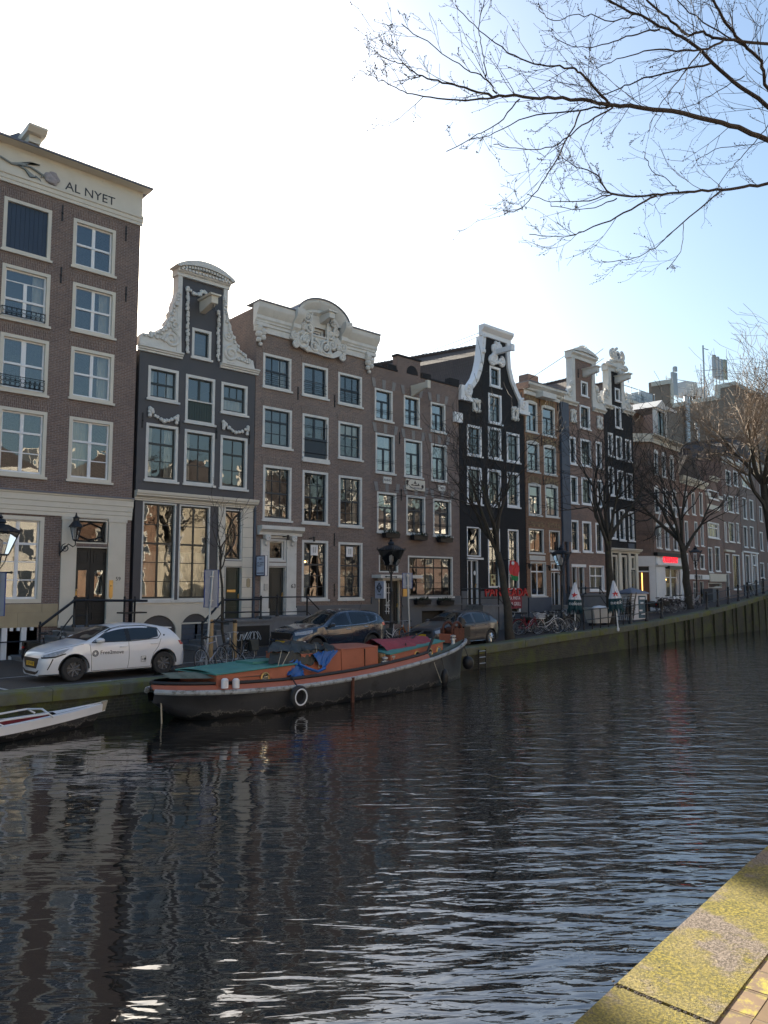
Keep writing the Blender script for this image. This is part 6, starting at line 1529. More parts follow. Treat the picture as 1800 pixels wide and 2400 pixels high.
tag(MB().add([(-60, -4, -3.2), (130, -4, -3.2), (130, 40, -3.2), (-60, 40, -3.2)], [(0, 1, 2, 3)]).build('canal_bed', M.timber), kind='structure')
# near quay: mossy capstones and clinker paving
NH = .83
n0, n1 = Vector((2.575, 1.818, 0)), Vector((5.342, 2.154, 0))
NF = Fr(n0.x, n0.y, math.atan2(n1.y - n0.y, n1.x - n0.x))
def mossmat():
    m, t, n, b = newmat('mossy_capstone')
    f1 = noise(t, 1.9, 5, rough=.6); f2 = noise(t, 70, 3); f3 = noise(t, 260, 2); f4 = noise(t, 6, 4)
    sp1 = ramp(t, noise(t, 120, 2), [(.40, (0, 0, 0)), (.60, (1, 1, 1))]); sp2 = ramp(t, noise(t, 75, 3), [(.42, (0, 0, 0)), (.62, (1, 1, 1))])
    gran = mixc(t, sp1, (.08, .062, .055, 1), (.27, .22, .19, 1)); moss = mixc(t, sp2, (.085, .08, .010, 1), (.31, .25, .028, 1)); moss = mixc(t, ramp(t, noise(t, 3.2, 4), [(.4, (0, 0, 0)), (.7, (.6, .6, .6))]), moss, mixc(t, sp1, (.13, .11, .05, 1), (.36, .29, .12, 1)))
    q = nd(t, 'ShaderNodeMath', operation='ADD'); t.links.new(f1, q.inputs[0])
    q2 = nd(t, 'ShaderNodeMath', operation='MULTIPLY'); t.links.new(f4, q2.inputs[0]); q2.inputs[1].default_value = .22; t.links.new(q2.outputs[0], q.inputs[1])
    k = ramp(t, q.outputs[0], [(.56, (.08, .08, .08)), (.64, (.95, .95, .95))])
    col = mixc(t, k, gran, moss)
    dk = ramp(t, noise(t, 22, 5, rough=.7), [(.68, (0, 0, 0)), (.76, (1, 1, 1))])
    col = mixc(t, dk, col, (.045, .055, .015, 1))
    t.links.new(col, b.inputs['Base Color']); b.inputs['Roughness'].default_value = .9
    bp = nd(t, 'ShaderNodeBump', Strength=.9, Distance=.012); a = nd(t, 'ShaderNodeMath', operation='ADD'); t.links.new(f2, a.inputs[0]); t.links.new(f3, a.inputs[1])
    t.links.new(a.outputs[0], bp.inputs['Height']); t.links.new(bp.outputs[0], b.inputs['Normal'])
    return m
M.moss = mossmat()
nq = empty('near_quay', NF.o + Vector((0, 0, NH)), NF.a, 'moss covered stone quay edge in the sun beside the paving', 'wall')
mb = MB(); CW = .43
joint = NF.at(1445, 2315)[0] if False else (G(1432, 2303, NH) - NF.o).dot(NF.u)
edges = [joint - 1.9 * 3, joint - 1.9 * 2, joint - 1.9, joint, joint + 1.95, joint + 3.9, joint + 5.9, joint + 7.9, joint + 10, joint + 14, joint + 20, joint + 40]
for a, b in zip(edges, edges[1:]):
    dz = random.uniform(-.004, .004); s = -.10       # the joints run a little askew
    vs = []
    for y, z in ((-.0, -.35), (0.0, -.03 + dz), (-.025, dz), (-CW, dz + .002), (-CW, -.35)):
        vs.append((a + .012 - s * y * 1.0, y, z)); vs.append((b - .004 - s * y * 1.0, y, z))
    fs = [(2 * i, 2 * i + 1, 2 * ((i + 1) % 5) + 1, 2 * ((i + 1) % 5)) for i in range(5)] + [(0, 2, 4, 6, 8), (9, 7, 5, 3, 1)]
    mb.add(vs, fs)
mb.build('capstones', M.moss, nq)
MB().box(-8, 45, -.5, -.03, -3, -.352).build('brick_face', M.quayface, nq)
mb = MB()      # debris in the joint and twigs on the stone
random.seed(3)
for k in range(80):
    t = random.random() ** .8; y = -CW * t; x = joint + .004 + .10 * y + random.gauss(0, .006); mb.ball((x, y, .001), random.uniform(.002, .0075), 5, random.uniform(1.2, 2.6), 1, .45)
for k in range(14):
    x = joint + random.uniform(-.5, 2.6); y = -random.uniform(.05, .38); a = random.uniform(0, 3); L = random.uniform(.004, .012); mb.ball((x, y, .003), .005, 5, L / .005, random.uniform(.6, 1.4), .5).ball((x + L, y + .3 * L, .002), .004, 5, 1.5, 1, .5)
tag(mb.build('twig_litter', pm('dark_litter', (.03, .022, .014), .9), nq), kind='stuff')
M.pave = pavemat('near_clinkers', (.25, .165, .085), (.19, .125, .07), (.20, .15, .10), .205, .102, .85, moss=((.30, .29, .03), 2.2, .66))
gx = MB().add([(-40, -CW - .1, -.004), (60, -CW - .1, -.004), (60, -9, -.004), (-40, -9, -.004)], [(3, 2, 1, 0)])
pv = gx.build('pavement', M.pave); pv.location = nq.location; pv.rotation_euler = nq.rotation_euler; tag(pv, kind='structure')
M.edge = pavemat('edging_clinkers', (.27, .18, .11), (.21, .145, .095), (.12, .09, .05), .203, .3, .85, moss=((.42, .38, .03), 3.5, .52))
ed = MB()
x = -8.0
while x < 30: ed.box(x, x + .2, -CW - .1, -CW - .001, -.2, random.uniform(-.003, .001)); x += .203
e = ed.build('edging_bricks', M.edge); e.location = nq.location; e.rotation_euler = nq.rotation_euler; tag(e, kind='structure')
# ------------------------------------------------------------------ far ground and the row on our own side (behind the camera, seen mirrored in panes and water)
tag(MB().add([(-300, -300, -3.4), (400, -300, -3.4), (400, 400, -3.4), (-300, 400, -3.4)], [(0, 1, 2, 3)]).build('ground', M.street), kind='structure')
NR = Fr(-14, -7.2, R(5))
random.seed(21)
x = 0.0
LB = ['sunlit orange brick house opposite, first in its row', 'sunlit sandy house opposite, with tall sashes', 'sunlit red brick house opposite, third in its row', 'sunlit pale house opposite, fourth in its row', 'sunlit warm brick house opposite, fifth in its row', 'sunlit yellow house opposite, sixth in its row', 'sunlit tall brick house opposite, seventh in its row', 'sunlit small house opposite, eighth in its row', 'sunlit broad brick house opposite, ninth in its row', 'sunlit light brick house opposite, tenth in its row', 'sunlit ruddy house opposite, eleventh in its row', 'sunlit cream house opposite, twelfth in its row', 'sunlit plain house opposite, last in its row']
for i, l in enumerate(LB):
    w = random.uniform(6.5, 11); H = random.uniform(9, 11.5) if x < 52 else random.uniform(7.5, 9); x1 = x + w
    r = empty('opposite_house', NR.w(x, 0, NH), NR.a, l, 'house', 'houses on the near bank')
    m = [M.brick_warm, M.brick_sand, M.brick_ochre, M.cream, M.brick_brown, M.brick_warm][i * 5 % 6]
    MB().box(0, w - .02, -9, 0, -1, H).build('wall', m, r)
    MB().add([(0, .1, H), (w / 2, .1, H + 2.6), (w - .02, .1, H), (0, -9, H), (w / 2, -9, H + 2.6), (w - .02, -9, H)], [(0, 1, 4, 3), (1, 2, 5, 4), (0, 2, 1), (3, 4, 5)]).build('roof', M.tiles, r)
    MB().box(-.05, w + .03, -.3, .35, H - .5, H + .02).build('cornice', M.cream, r)
    nb = int(w / 2.3)
    for s in range(4):
        for k in range(nb):
            xc = w * (k + .5) / nb; z0 = .7 + s * 3.1
            f = MB().box(xc - .65, xc + .65, .002, .08, z0, z0 + 2.2).build('window', M.cream, r)
            MB().box(xc - .52, xc - .03, .081, .09, z0 + .12, z0 + 2.08).box(xc + .03, xc + .52, .081, .09, z0 + .12, z0 + 2.08).build('pane', M.tealdark, f)
    x = x1

# the row goes on to the left of the picture
for xa, xb, H, m, l in ((-5.6, .6, 15.5, M.brick_grey, 'brick house next to the lettered house, outside the view'), (-12.5, -5.7, 14, M.brick_umber, 'second brick house left of the lettered house, outside the view'), (-21, -12.6, 16, M.brick_brown, 'third brick house left of the lettered house, outside the view')):
    r = empty('neighbour_house', F0.w(xa, 0, 0), 0, l, 'house', 'canal houses across the water'); w = xb - xa
    MB().box(0, w, 0, 12, -.6, H).build('wall', m, r); MB().box(-.05, w + .05, -.4, .3, H - .6, H + .05).build('cornice', M.cream, r)
    for s_ in range(4):
        for k in range(3):
            xc = w * (k + .5) / 3; f = MB().box(xc - .7, xc + .7, -.05, -.002, .9 + s_ * 3.4, 3.2 + s_ * 3.4).build('window', M.cream, r); MB().box(xc - .58, xc + .58, -.06, -.0505, 1.0 + s_ * 3.4, 3.08 + s_ * 3.4).build('pane', M.tealdark, f)
# ------------------------------------------------------------------ cars
M.tyre = pm('tyre_rubber', (.028, .028, .029), .8, var=.2, scale=12)
M.wheelsteel = pm('wheel_steel', (.12, .12, .125), .5, var=.2)
M.carglass = glassmat('car_glass', 1.7, .004, (.16, .19, .2), 1.0)
M.cardark = pm('black_plastic', (.012, .012, .013), .5, var=.15)
M.chrome = pm('chrome_trim', (.6, .62, .64), .18, .9, var=.05)
M.lens = pm('headlamp_lens', (.30, .32, .35), .15, 0, var=.4, scale=18, coat=.6)
M.redlens = pm('tail_lamp', (.38, .015, .02), .15, var=.15, scale=9, coat=1)
M.cabin = pm('car_interior', (.02, .02, .022), .9)
M.plate = pm('yellow_plate', (.75, .45, .02), .5, var=.05)
def interp(tab, x):
    """smooth (Catmull-Rom) table look-up, x falling from nose to tail"""
    n = len(tab)
    if x >= tab[0][0]: return tab[0][1]
    if x <= tab[-1][0]: return tab[-1][1]
    for i in range(n - 1):
        if tab[i][0] >= x >= tab[i + 1][0]:
            t = (tab[i][0] - x) / (tab[i][0] - tab[i + 1][0]); p1, p2 = tab[i][1], tab[i + 1][1]
            m1 = (p2 - tab[i - 1][1]) / (tab[i - 1][0] - tab[i + 1][0]) if i else (p2 - p1) / (tab[i][0] - tab[i + 1][0])
            m2 = (tab[i + 2][1] - p1) / (tab[i][0] - tab[i + 2][0]) if i + 2 < n else (p2 - p1) / (tab[i][0] - tab[i + 1][0])
            d = tab[i][0] - tab[i + 1][0]; m1 *= d; m2 *= d
            lim = 3 * (p2 - p1)
            m1 = max(min(m1, abs(lim)), -abs(lim)); m2 = max(min(m2, abs(lim)), -abs(lim))
            return (2 * t ** 3 - 3 * t ** 2 + 1) * p1 + (t ** 3 - 2 * t * t + t) * m1 + (-2 * t ** 3 + 3 * t * t) * p2 + (t ** 3 - t * t) * m2
class Car:
    def __init__(s, name, label, loc, rz, paint, L, Wd, top, belt, plan, zb, wheels, wr, arch=.06, roofw=.69, cladding=None, hub='steel'):
        s.root = empty(name, loc, rz, label, 'car', 'cars parked along the canal street')
        s.top, s.belt, s.plan, s.W, s.zb, s.rw = top, belt, plan, Wd / 2, zb, roofw
        xf, xr = top[0][0], top[-1][0]; s.xf, s.xr = xf, xr
        N = 64; xs = [xf + (xr - xf) * i / N for i in range(N + 1)]
        rows = []
        for x in xs:
            half = s.section(x); rows.append([(x, -y, z) for y, z in half] + [(x, y, z) for y, z in half[-2:0:-1]])
        mb = MB(); n = len(rows[0])
        vs = [p for r in rows for p in r]
        fs = [(i * n + j, (i + 1) * n + j, (i + 1) * n + (j + 1) % n, i * n + (j + 1) % n) for i in range(len(rows) - 1) for j in range(n)]
        fs += [tuple(range(n)), tuple((len(rows) - 1) * n + j for j in range(n - 1, -1, -1))]
        mb.add(vs, fs)
        body = mb.build('body', paint, s.root, 35, True)
        # wheel housings cut through the body
        for wx in wheels:
            cb = MB().lathe([(wr + arch, -s.W - .3), (wr + arch, s.W + .3)], (wx, 0, wr), 40, 'y').build('cut', paint, None, False, True)
            md = body.modifiers.new('b', 'BOOLEAN'); md.operation = 'DIFFERENCE'; md.solver = 'EXACT'; md.object = cb
            bpy.context.view_layer.update()
            me = bpy.data.meshes.new_from_object(body.evaluated_get(bpy.context.evaluated_depsgraph_get()))
            body.modifiers.clear(); old = body.data; body.data = me; me.name = 'body'
            bpy.data.objects.remove(cb)
        me = body.data; me.materials.clear(); me.materials.append(paint)
        me.polygons.foreach_set('use_smooth', [True] * len(me.polygons)); me.set_sharp_from_angle(angle=R(38))
        MB().box(xr + .3, xf - .3, -s.W + .24, s.W - .24, zb + .03, zb + .35).build('underbody', M.cabin, s.root)
        for wx in wheels:
            for sy in (-1, 1):
                yw = sy * (s.side(wx, .5) - .01)
                w = MB().lathe([(wr * .6, 0), (wr * .6, -.1), (wr * .9, -.105), (wr * .985, -.08), (wr, -.04), (wr, .04), (wr * .985, .08), (wr * .9, .105), (wr * .6, .1), (wr * .6, 0)], (wx, yw - sy * .11, wr), 32, 'y').build('wheel', M.tyre, s.root, 30)
                rim = MB().lathe([(.01, sy * .03), (wr * .30, sy * .035), (wr * .5, sy * .02), (wr * .615, sy * .055), (wr * .66, sy * .09), (wr * .66, sy * -.03), (.01, sy * -.03)], (wx, yw - sy * .11, wr), 28, 'y')
                k = 10 if hub == 'cap' else (5 if hub == 'alloy' else 8)
                for i in range(k):
                    a = 2 * pi * i / k + .2
                    for da in ((-.09, .09) if hub != 'steel' else (0,)):
                        r0, r1 = wr * .12, wr * .61
                        rim.tube([(wx + r0 * cos(a + da * 2), yw - sy * .055, wr + r0 * sin(a + da * 2)), (wx + r1 * cos(a + da), yw - sy * .035, wr + r1 * sin(a + da))], [.026, .024], 5)
                rim.lathe([(.001, sy * .075), (.06, sy * .07), (.065, sy * .04)], (wx, yw - sy * .11, wr), 14, 'y')
                rim.build('rim', {'steel': M.wheelsteel, 'cap': M.chrome, 'alloy': M.chrome}[hub], w, 40)
    def section(s, x):
        h = interp(s.top, x); W = s.W * interp(s.plan, x); b = min(h - .035, interp(s.belt, x)); zb = s.zb
        t = min(1, max(0, (h - b - .035) / .38)); wr = W * (.90 - (.90 - s.rw) * t)
        zs = zb + (b - zb) * .62
        p = [(0, zb), (W * .8, zb), (W * .955, zb + .05), (W * .985, zb + .16), (W * .99, zb + (b - zb) * .38), (W, zs), (W * .985, zs + (b - zs) * .55), (W * .955, b), ]
        z2 = max(h - .075 * t - .016, b + .006)
        p += [(W * .955 + (wr - W * .955) * .5, (b + z2) / 2 + .01 * t), (wr, z2), (wr - .05 * (1 + t), h - .012 - .016 * t), (wr * .55, h - .002), (0, h + .008)]
        return p
    def side(s, x, z):
        p = s.section(x)
        for (y0, z0), (y1, z1) in zip(p[1:], p[2:]):
            if z0 <= z <= z1: return y0 + (y1 - y0) * (z - z0) / max(1e-6, z1 - z0)
        return p[9][0]
    def patch(s, name, lower, upper, m, sy=1, off=.006, nx=14, nz=5, parent=None):
        """panel lying on the flank between two side-view curves [(x,z)...]"""
        def ev(pl, t):
            L = [0]
            for a, b in zip(pl, pl[1:]): L.append(L[-1] + math.hypot(b[0] - a[0], b[1] - a[1]))
            d = t * L[-1]
            for i in range(len(pl) - 1):
                if d <= L[i + 1] + 1e-9:
                    u = (d - L[i]) / max(1e-9, L[i + 1] - L[i]); return (pl[i][0] + (pl[i + 1][0] - pl[i][0]) * u, pl[i][1] + (pl[i + 1][1] - pl[i][1]) * u)
            return pl[-1]
        rows = []
        for i in range(nx + 1):
            a, b = ev(lower, i / nx), ev(upper, i / nx); r = []
            for j in range(nz + 1):
                x, z = a[0] + (b[0] - a[0]) * j / nz, a[1] + (b[1] - a[1]) * j / nz; r.append((x, sy * (s.side(x, z) + off), z))
            rows.append(r)
        return MB().grid(rows if sy < 0 else rows[::-1]).build(name, m, parent or s.root, True)
    def top_patch(s, name, x0, x1, f0, f1, m, off=.006, w1=None):
        """panel on the upper skin from x0 to x1, half-width fractions f0..f1 of the skin there"""
        rows = []; n = 12
        for i in range(n + 1):
            x = x0 + (x1 - x0) * i / n; p = s.section(x); wr = p[9][0] - .02; f = f0 + (f1 - f0) * i / n; r = []
            for j in range(13):
                y = -1 + 2 * j / 12; yy = abs(y) * wr * f
                pts = p[9:][::-1]; z = pts[0][1]
                for (ya, za), (yb, zb_) in zip(pts, pts[1:]):
                    if ya <= yy <= yb: z = za + (zb_ - za) * (yy - ya) / max(1e-6, yb - ya)
                slope = (interp(s.top, x - .03) - interp(s.top, x + .03)) / .06
                nn = Vector((slope, 0, 1)).normalized() * off
                r.append((x + nn.x, y * wr * f, z + nn.z))
            rows.append(r)
        return MB().grid(rows if x1 < x0 else rows[::-1]).build(name, m, s.root, True)
    def line(s, name, pl, m, sy=1, r=.006, off=.001):
        pts = []
        for (xa, za), (xb, zb_) in zip(pl, pl[1:]):
            for k in range(8): pts.append((xa + (xb - xa) * k / 8, za + (zb_ - za) * k / 8))
        pts.append(pl[-1])
        return MB().tube([(x, sy * (s.side(x, z) + off), z) for x, z in pts], r, 4).build(name, m, s.root)
    def mirror(s, x, z, m):
        for sy in (-1, 1):
            y = sy * (s.side(x, z) + .13)
            MB().ball((x, y, z + .03), .1, 10, 1.25, 1.15, .75).tube([(x - .02, sy * s.side(x, z), z - .03), (x, y, z)], .03, 6).build('wing_mirror', m, s.root, True)
    def handle(s, x, z, m, sy=1):
        y = sy * (s.side(x, z) + .018); MB().tube([(x + .1, y - sy * .02, z), (x + .08, y, z), (x - .08, y, z + .004), (x - .1, y - sy * .02, z + .004)], .016, 6).build('door_handle', m, s.root, True)
M.carwhite = pm('white_car_paint', (.70, .71, .74), .28, var=.03, coat=.8, dirt=((.5, .48, .45), 1.3, .74))
M.carblue = pm('blue_black_car_paint', (.012, .022, .042), .2, var=.1, coat=1)
M.cargrey = pm('grey_car_paint', (.062, .062, .068), .3, .45, var=.06, coat=.9)
# white hatchback, nose to the left, its left flank towards us
c = Car('hatchback_car', 'white electric hatchback with dark lettering on its door and black steel wheels', (0, 0, 0), 0, M.carwhite, 4.06, 1.75,
        [(2.03, .60), (2.0, .70), (1.9, .78), (1.7, .86), (1.35, .94), (1.02, 1.0), (.86, 1.045), (.5, 1.22), (.12, 1.375), (-.2, 1.425), (-.6, 1.435), (-1.0, 1.405), (-1.4, 1.325), (-1.58, 1.26), (-1.64, 1.2), (-1.78, 1.03), (-1.9, .9), (-2.0, .84), (-2.03, .72)],
        [(2.03, .6), (1.0, .96), (.6, .945), (-.6, .99), (-1.4, 1.05), (-2.03, 1.05)],
        [(2.03, .66), (1.98, .78), (1.85, .88), (1.6, .955), (1.2, .99), (0, 1), (-1.2, 1), (-1.6, .975), (-1.85, .92), (-1.98, .82), (-2.03, .74)], .17, (1.24, -1.30), .315, .065)
C1 = c
for sy in (-1, 1):
    c.patch('front_side_window', [(.72, .985), (.1, .985), (-.18, .985)], [(.60, 1.06), (.2, 1.30), (-.17, 1.365)], M.carglass, sy)
    c.patch('rear_side_window', [(-.30, .99), (-.85, 1.01), (-1.12, 1.06)], [(-.30, 1.362), (-.75, 1.365), (-1.15, 1.28)], M.carglass, sy)
    c.patch('door_pillar', [(-.18, .985), (-.30, .985)], [(-.17, 1.368), (-.30, 1.368)], M.cardark, sy, .007, 3)
    c.line('window_seal', [(.78, .975), (-.3, .972), (-1.1, 1.01), (-1.22, 1.12), (-1.15, 1.29), (-.75, 1.375), (-.1, 1.372), (.2, 1.31), (.62, 1.06), (.78, .975)], M.cardark, sy, .011, .003)
    c.line('door_seam', [(.84, .93), (.80, .6), (.78, .24)], M.cardark, sy, .005); c.line('door_seam', [(-.24, .96), (-.25, .5), (-.22, .24)], M.cardark, sy, .005)
    c.line('door_seam', [(-1.2, 1.0), (-1.12, .8), (-.98, .62), (-.9, .4), (-.9, .26)], M.cardark, sy, .005); c.line('sill_seam', [(.78, .24), (-.9, .25)], M.cardark, sy, .005)
    c.handle(-.08, .83, M.carwhite, sy); c.handle(-.98, .87, M.carwhite, sy)
    c.patch('headlight', [(1.97, .64), (1.75, .66), (1.55, .72)], [(1.96, .70), (1.72, .78), (1.36, .86)], M.lens, sy, .006)
    c.patch('headlight_surround', [(2.0, .62), (1.72, .635), (1.45, .72)], [(2.0, .66), (1.72, .672), (1.48, .74)], M.cardark, sy, .0075)
    c.patch('daylight_fang', [(1.78, .62), (1.76, .60)], [(1.90, .34), (1.88, .33)], M.cardark, sy, .006, 3, 6)
    c.patch('tail_light', [(-1.82, .80), (-1.98, .80)], [(-1.74, .92), (-1.9, .93)], M.redlens, sy, .008, 8, 3)
    c.patch('wheel_arch_trim', [(-.92 + .0, .24), (-.93, .26)], [(-.92, .25), (-.93, .27)], M.cardark, sy)
    for wx in (1.24, -1.30):
        mb = MB(); pts = []
        for k in range(17): a = pi * k / 16 - .0; x, z = wx + .39 * cos(a), .315 + .39 * sin(a); pts.append((x, sy * (c.side(x, max(z, .24)) - .004), max(z, .22)))
        mb.tube(pts, .018, 5).build('wheel_arch_trim', M.cardark, c.root, True)
c.top_patch('windscreen', .88, .16, .94, .98, M.carglass)
c.top_patch('rear_window', -1.60, -1.80, .8, .85, M.carglass)
c.line('bonnet_seam', [(1.9, .765), (1.5, .87), (1.0, .955)], M.cardark, 1, .005)
def nose(c, name, poly, m, d=.012, z0=0):
    """panel on the blunt nose, polygon in (y,z)"""
    ymax = max(abs(p[0]) for p in poly)
    vs = [(c.xf + d, y, z) for y, z in poly]; n = len(vs)
    return MB().add(vs + [(x - .05, y, z) for x, y, z in vs], [tuple(range(n))] + [(i, i + n, (i + 1) % n + n, (i + 1) % n) for i in range(n)]).build(name, m, c.root)
nose(c, 'grille', [(-.5, .62), (.5, .62), (.46, .5), (.36, .36), (-.36, .36), (-.46, .5)], M.cardark)
nose(c, 'lower_intake', [(-.54, .33), (-.36, .27), (.36, .27), (.54, .33), (.46, .25), (.3, .2), (-.3, .2), (-.46, .25)], M.cardark)
MB().box(c.xf + .015, c.xf + .03, -.26, .26, .42, .53).build('number_plate', M.plate, c.root)
text(c.root, 'plate_lettering', 'T-319-HX', (c.xf + .032, 0, .475), (0, 1, 0), (0, 0, 1), .115, M.ink, .001)
x, z = .32, .70; y = c.side(x, z) + .012
text(c.root, 'door_lettering', 'Free2move', (.24, y, .70), (-1, 0, -.015), (0, 0, 1), .145, M.ink, .002)
mb = MB().ring((.70, c.side(.7, .7) + .012, .695), .075, .009, 'y', 20, 5).ring((.70, c.side(.7, .7) + .012, .695), .045, .007, 'y', 18, 5); mb.build('door_emblem', M.ink, c.root)
y = c.side(-.7, .45) + .01; mb = MB().tube([(-.60, y, .40), (-.74, y, .40), (-.74, y, .54), (-.60, y, .54)], .006, 4, closed=True).box(-.745, -.69, y - .002, y + .003, .44, .50).box(-.67, -.63, y - .002, y + .003, .445, .46).box(-.67, -.63, y - .002, y + .003, .48, .495); mb.build('socket_emblem', M.ink, c.root)
MB().ball((-1.30, c.side(-1.3, 1.08) + .002, 1.09), .03, 8, 1, .2, 1).build('charge_badge', M.ink, c.root)
MB().box(-1.70, -1.5, -.5, .5, 1.262, 1.292).build('roof_spoiler', M.carwhite, c.root)
c.mirror(.60, 1.0, M.carwhite)
mb = MB()
for sy in (-.38, .38): mb.ball((.0, sy, .95), .2, 8, .5, 1, 1.3).ball((.02, sy, 1.22), .1, 8, .5, 1, 1)
mb.box(-1.1, -.9, -.6, .6, .6, 1.1).build('seats', M.cabin, c.root, True)
p1, p2 = G(172, 1598, 0), G(380, 1580, 0); ang = math.atan2(p2.y - p1.y, p2.x - p1.x); mid = (p1 + p2) / 2
nv = Vector((-sin(ang), cos(ang), 0)); pos = mid + nv * .86
c.root.location = (pos.x, pos.y, 0); c.root.rotation_euler = (0, 0, ang + pi)
# dark sport utility car
c = Car('sport_utility_car', 'shiny blue-black sport utility car with chrome window line', (0, 0, 0), 0, M.carblue, 4.44, 1.86,
        [(2.22, .72), (2.19, .86), (2.05, .96), (1.7, 1.04), (1.2, 1.1), (1.0, 1.14), (.6, 1.34), (.2, 1.53), (-.1, 1.60), (-.6, 1.63), (-1.1, 1.615), (-1.6, 1.56), (-1.82, 1.49), (-1.9, 1.42), (-2.02, 1.2), (-2.12, 1.02), (-2.2, .92), (-2.22, .74)],
        [(2.22, .7), (1.1, 1.06), (.6, 1.04), (-.6, 1.11), (-1.4, 1.18), (-2.22, 1.2)],
        [(2.22, .70), (2.16, .82), (2.0, .9), (1.7, .96), (1.3, .99), (0, 1), (-1.4, 1), (-1.8, .965), (-2.05, .9), (-2.17, .82), (-2.22, .76)], .24, (1.34, -1.30), .35, .07, .70, hub='alloy')
for sy in (-1, 1):
    c.patch('front_side_window', [(.85, 1.07), (.1, 1.075), (-.2, 1.09)], [(.62, 1.24), (.2, 1.46), (-.18, 1.525)], M.carglass, sy)
    c.patch('rear_side_window', [(-.32, 1.10), (-.8, 1.12), (-1.12, 1.15)], [(-.32, 1.53), (-.8, 1.525), (-1.12, 1.49)], M.carglass, sy)
    c.patch('quarter_window', [(-1.2, 1.16), (-1.5, 1.22)], [(-1.2, 1.485), (-1.56, 1.38)], M.carglass, sy)
    c.line('window_trim', [(.95, 1.06), (-.3, 1.075), (-1.1, 1.125), (-1.55, 1.2), (-1.64, 1.38)], M.chrome, sy, .012, .006)
    c.line('door_seam', [(.92, 1.0), (.86, .6), (.84, .36)], M.cardark, sy, .006); c.line('door_seam', [(-.26, 1.06), (-.27, .6), (-.24, .36)], M.cardark, sy, .006); c.line('door_seam', [(-1.15, 1.1), (-1.1, .85), (-.95, .62), (-.9, .38)], M.cardark, sy, .006)
    c.patch('sill_cladding', [(.9, .26), (-.9, .26)], [(.9, .42), (-.9, .42)], M.cardark, sy, .008)
    c.handle(-.1, .95, M.chrome, sy); c.handle(-.98, 1.0, M.chrome, sy)
    c.patch('headlight', [(2.15, .80), (1.85, .82), (1.55, .88)], [(2.12, .90), (1.8, .94), (1.5, .98)], M.lens, sy)
    c.patch('daytime_light_bar', [(2.1, .56), (1.85, .57)], [(2.1, .60), (1.85, .61)], M.white, sy)
    c.patch('tail_light', [(-1.86, 1.02), (-2.1, 1.0)], [(-1.82, 1.12), (-2.06, 1.16)], M.redlens, sy, .008, 8, 3)
    for wx in (1.34, -1.30):
        pts = []
        for k in range(17): a = pi * k / 16; x, z = wx + .44 * cos(a), .35 + .44 * sin(a); pts.append((x, sy * (c.side(x, max(z, .3)) - .002), max(z, .28)))
        MB().tube(pts, .035, 6).build('wheel_arch_trim', M.cardark, c.root, True)
c.top_patch('windscreen', 1.0, .14, .95, .98, M.carglass)
nose(c, 'grille', [(-.55, .88), (.55, .88), (.5, .66), (-.5, .66)], M.cardark); nose(c, 'grille_trim', [(-.58, .90), (.58, .90), (.57, .885), (-.57, .885)], M.chrome, .02)
nose(c, 'lower_intake', [(-.6, .58), (.6, .58), (.5, .34), (-.5, .34)], M.cardark)
MB().box(c.xf + .015, c.xf + .03, -.26, .26, .50, .60).build('number_plate', M.plate, c.root)
c.mirror(.72, 1.1, M.carblue)
MB().tube([(-1.3, .2, 1.6), (-1.42, .2, 1.85)], .008, 4).build('aerial', M.cardark, c.root)
MB().box(-1.2, -1.0, -.6, .6, .7, 1.2).box(-.1, .1, -.6, -.2, .7, 1.25).box(-.1, .1, .2, .6, .7, 1.25).build('seats', M.cabin, c.root)
c.root.location = (17.55, 22.25, 0); c.root.rotation_euler = (0, 0, R(3) + pi)
# grey hatchback
c = Car('hatchback_car', 'metallic grey hatchback with silver wheel covers', (0, 0, 0), 0, M.cargrey, 4.26, 1.79,
        [(2.13, .60), (2.1, .70), (1.98, .78), (1.7, .86), (1.3, .93), (1.05, .97), (.9, 1.02), (.5, 1.21), (.1, 1.38), (-.2, 1.44), (-.6, 1.455), (-1.1, 1.43), (-1.5, 1.36), (-1.7, 1.29), (-1.78, 1.2), (-1.95, 1.0), (-2.05, .92), (-2.11, .86), (-2.13, .72)],
        [(2.13, .6), (1.0, .93), (.6, .92), (-.6, .95), (-1.4, 1.0), (-2.13, 1.02)],
        [(2.13, .70), (2.08, .80), (1.95, .88), (1.65, .955), (1.3, .99), (0, 1), (-1.3, 1), (-1.7, .975), (-1.95, .91), (-2.08, .83), (-2.13, .76)], .17, (1.28, -1.35), .318, .06, hub='cap')
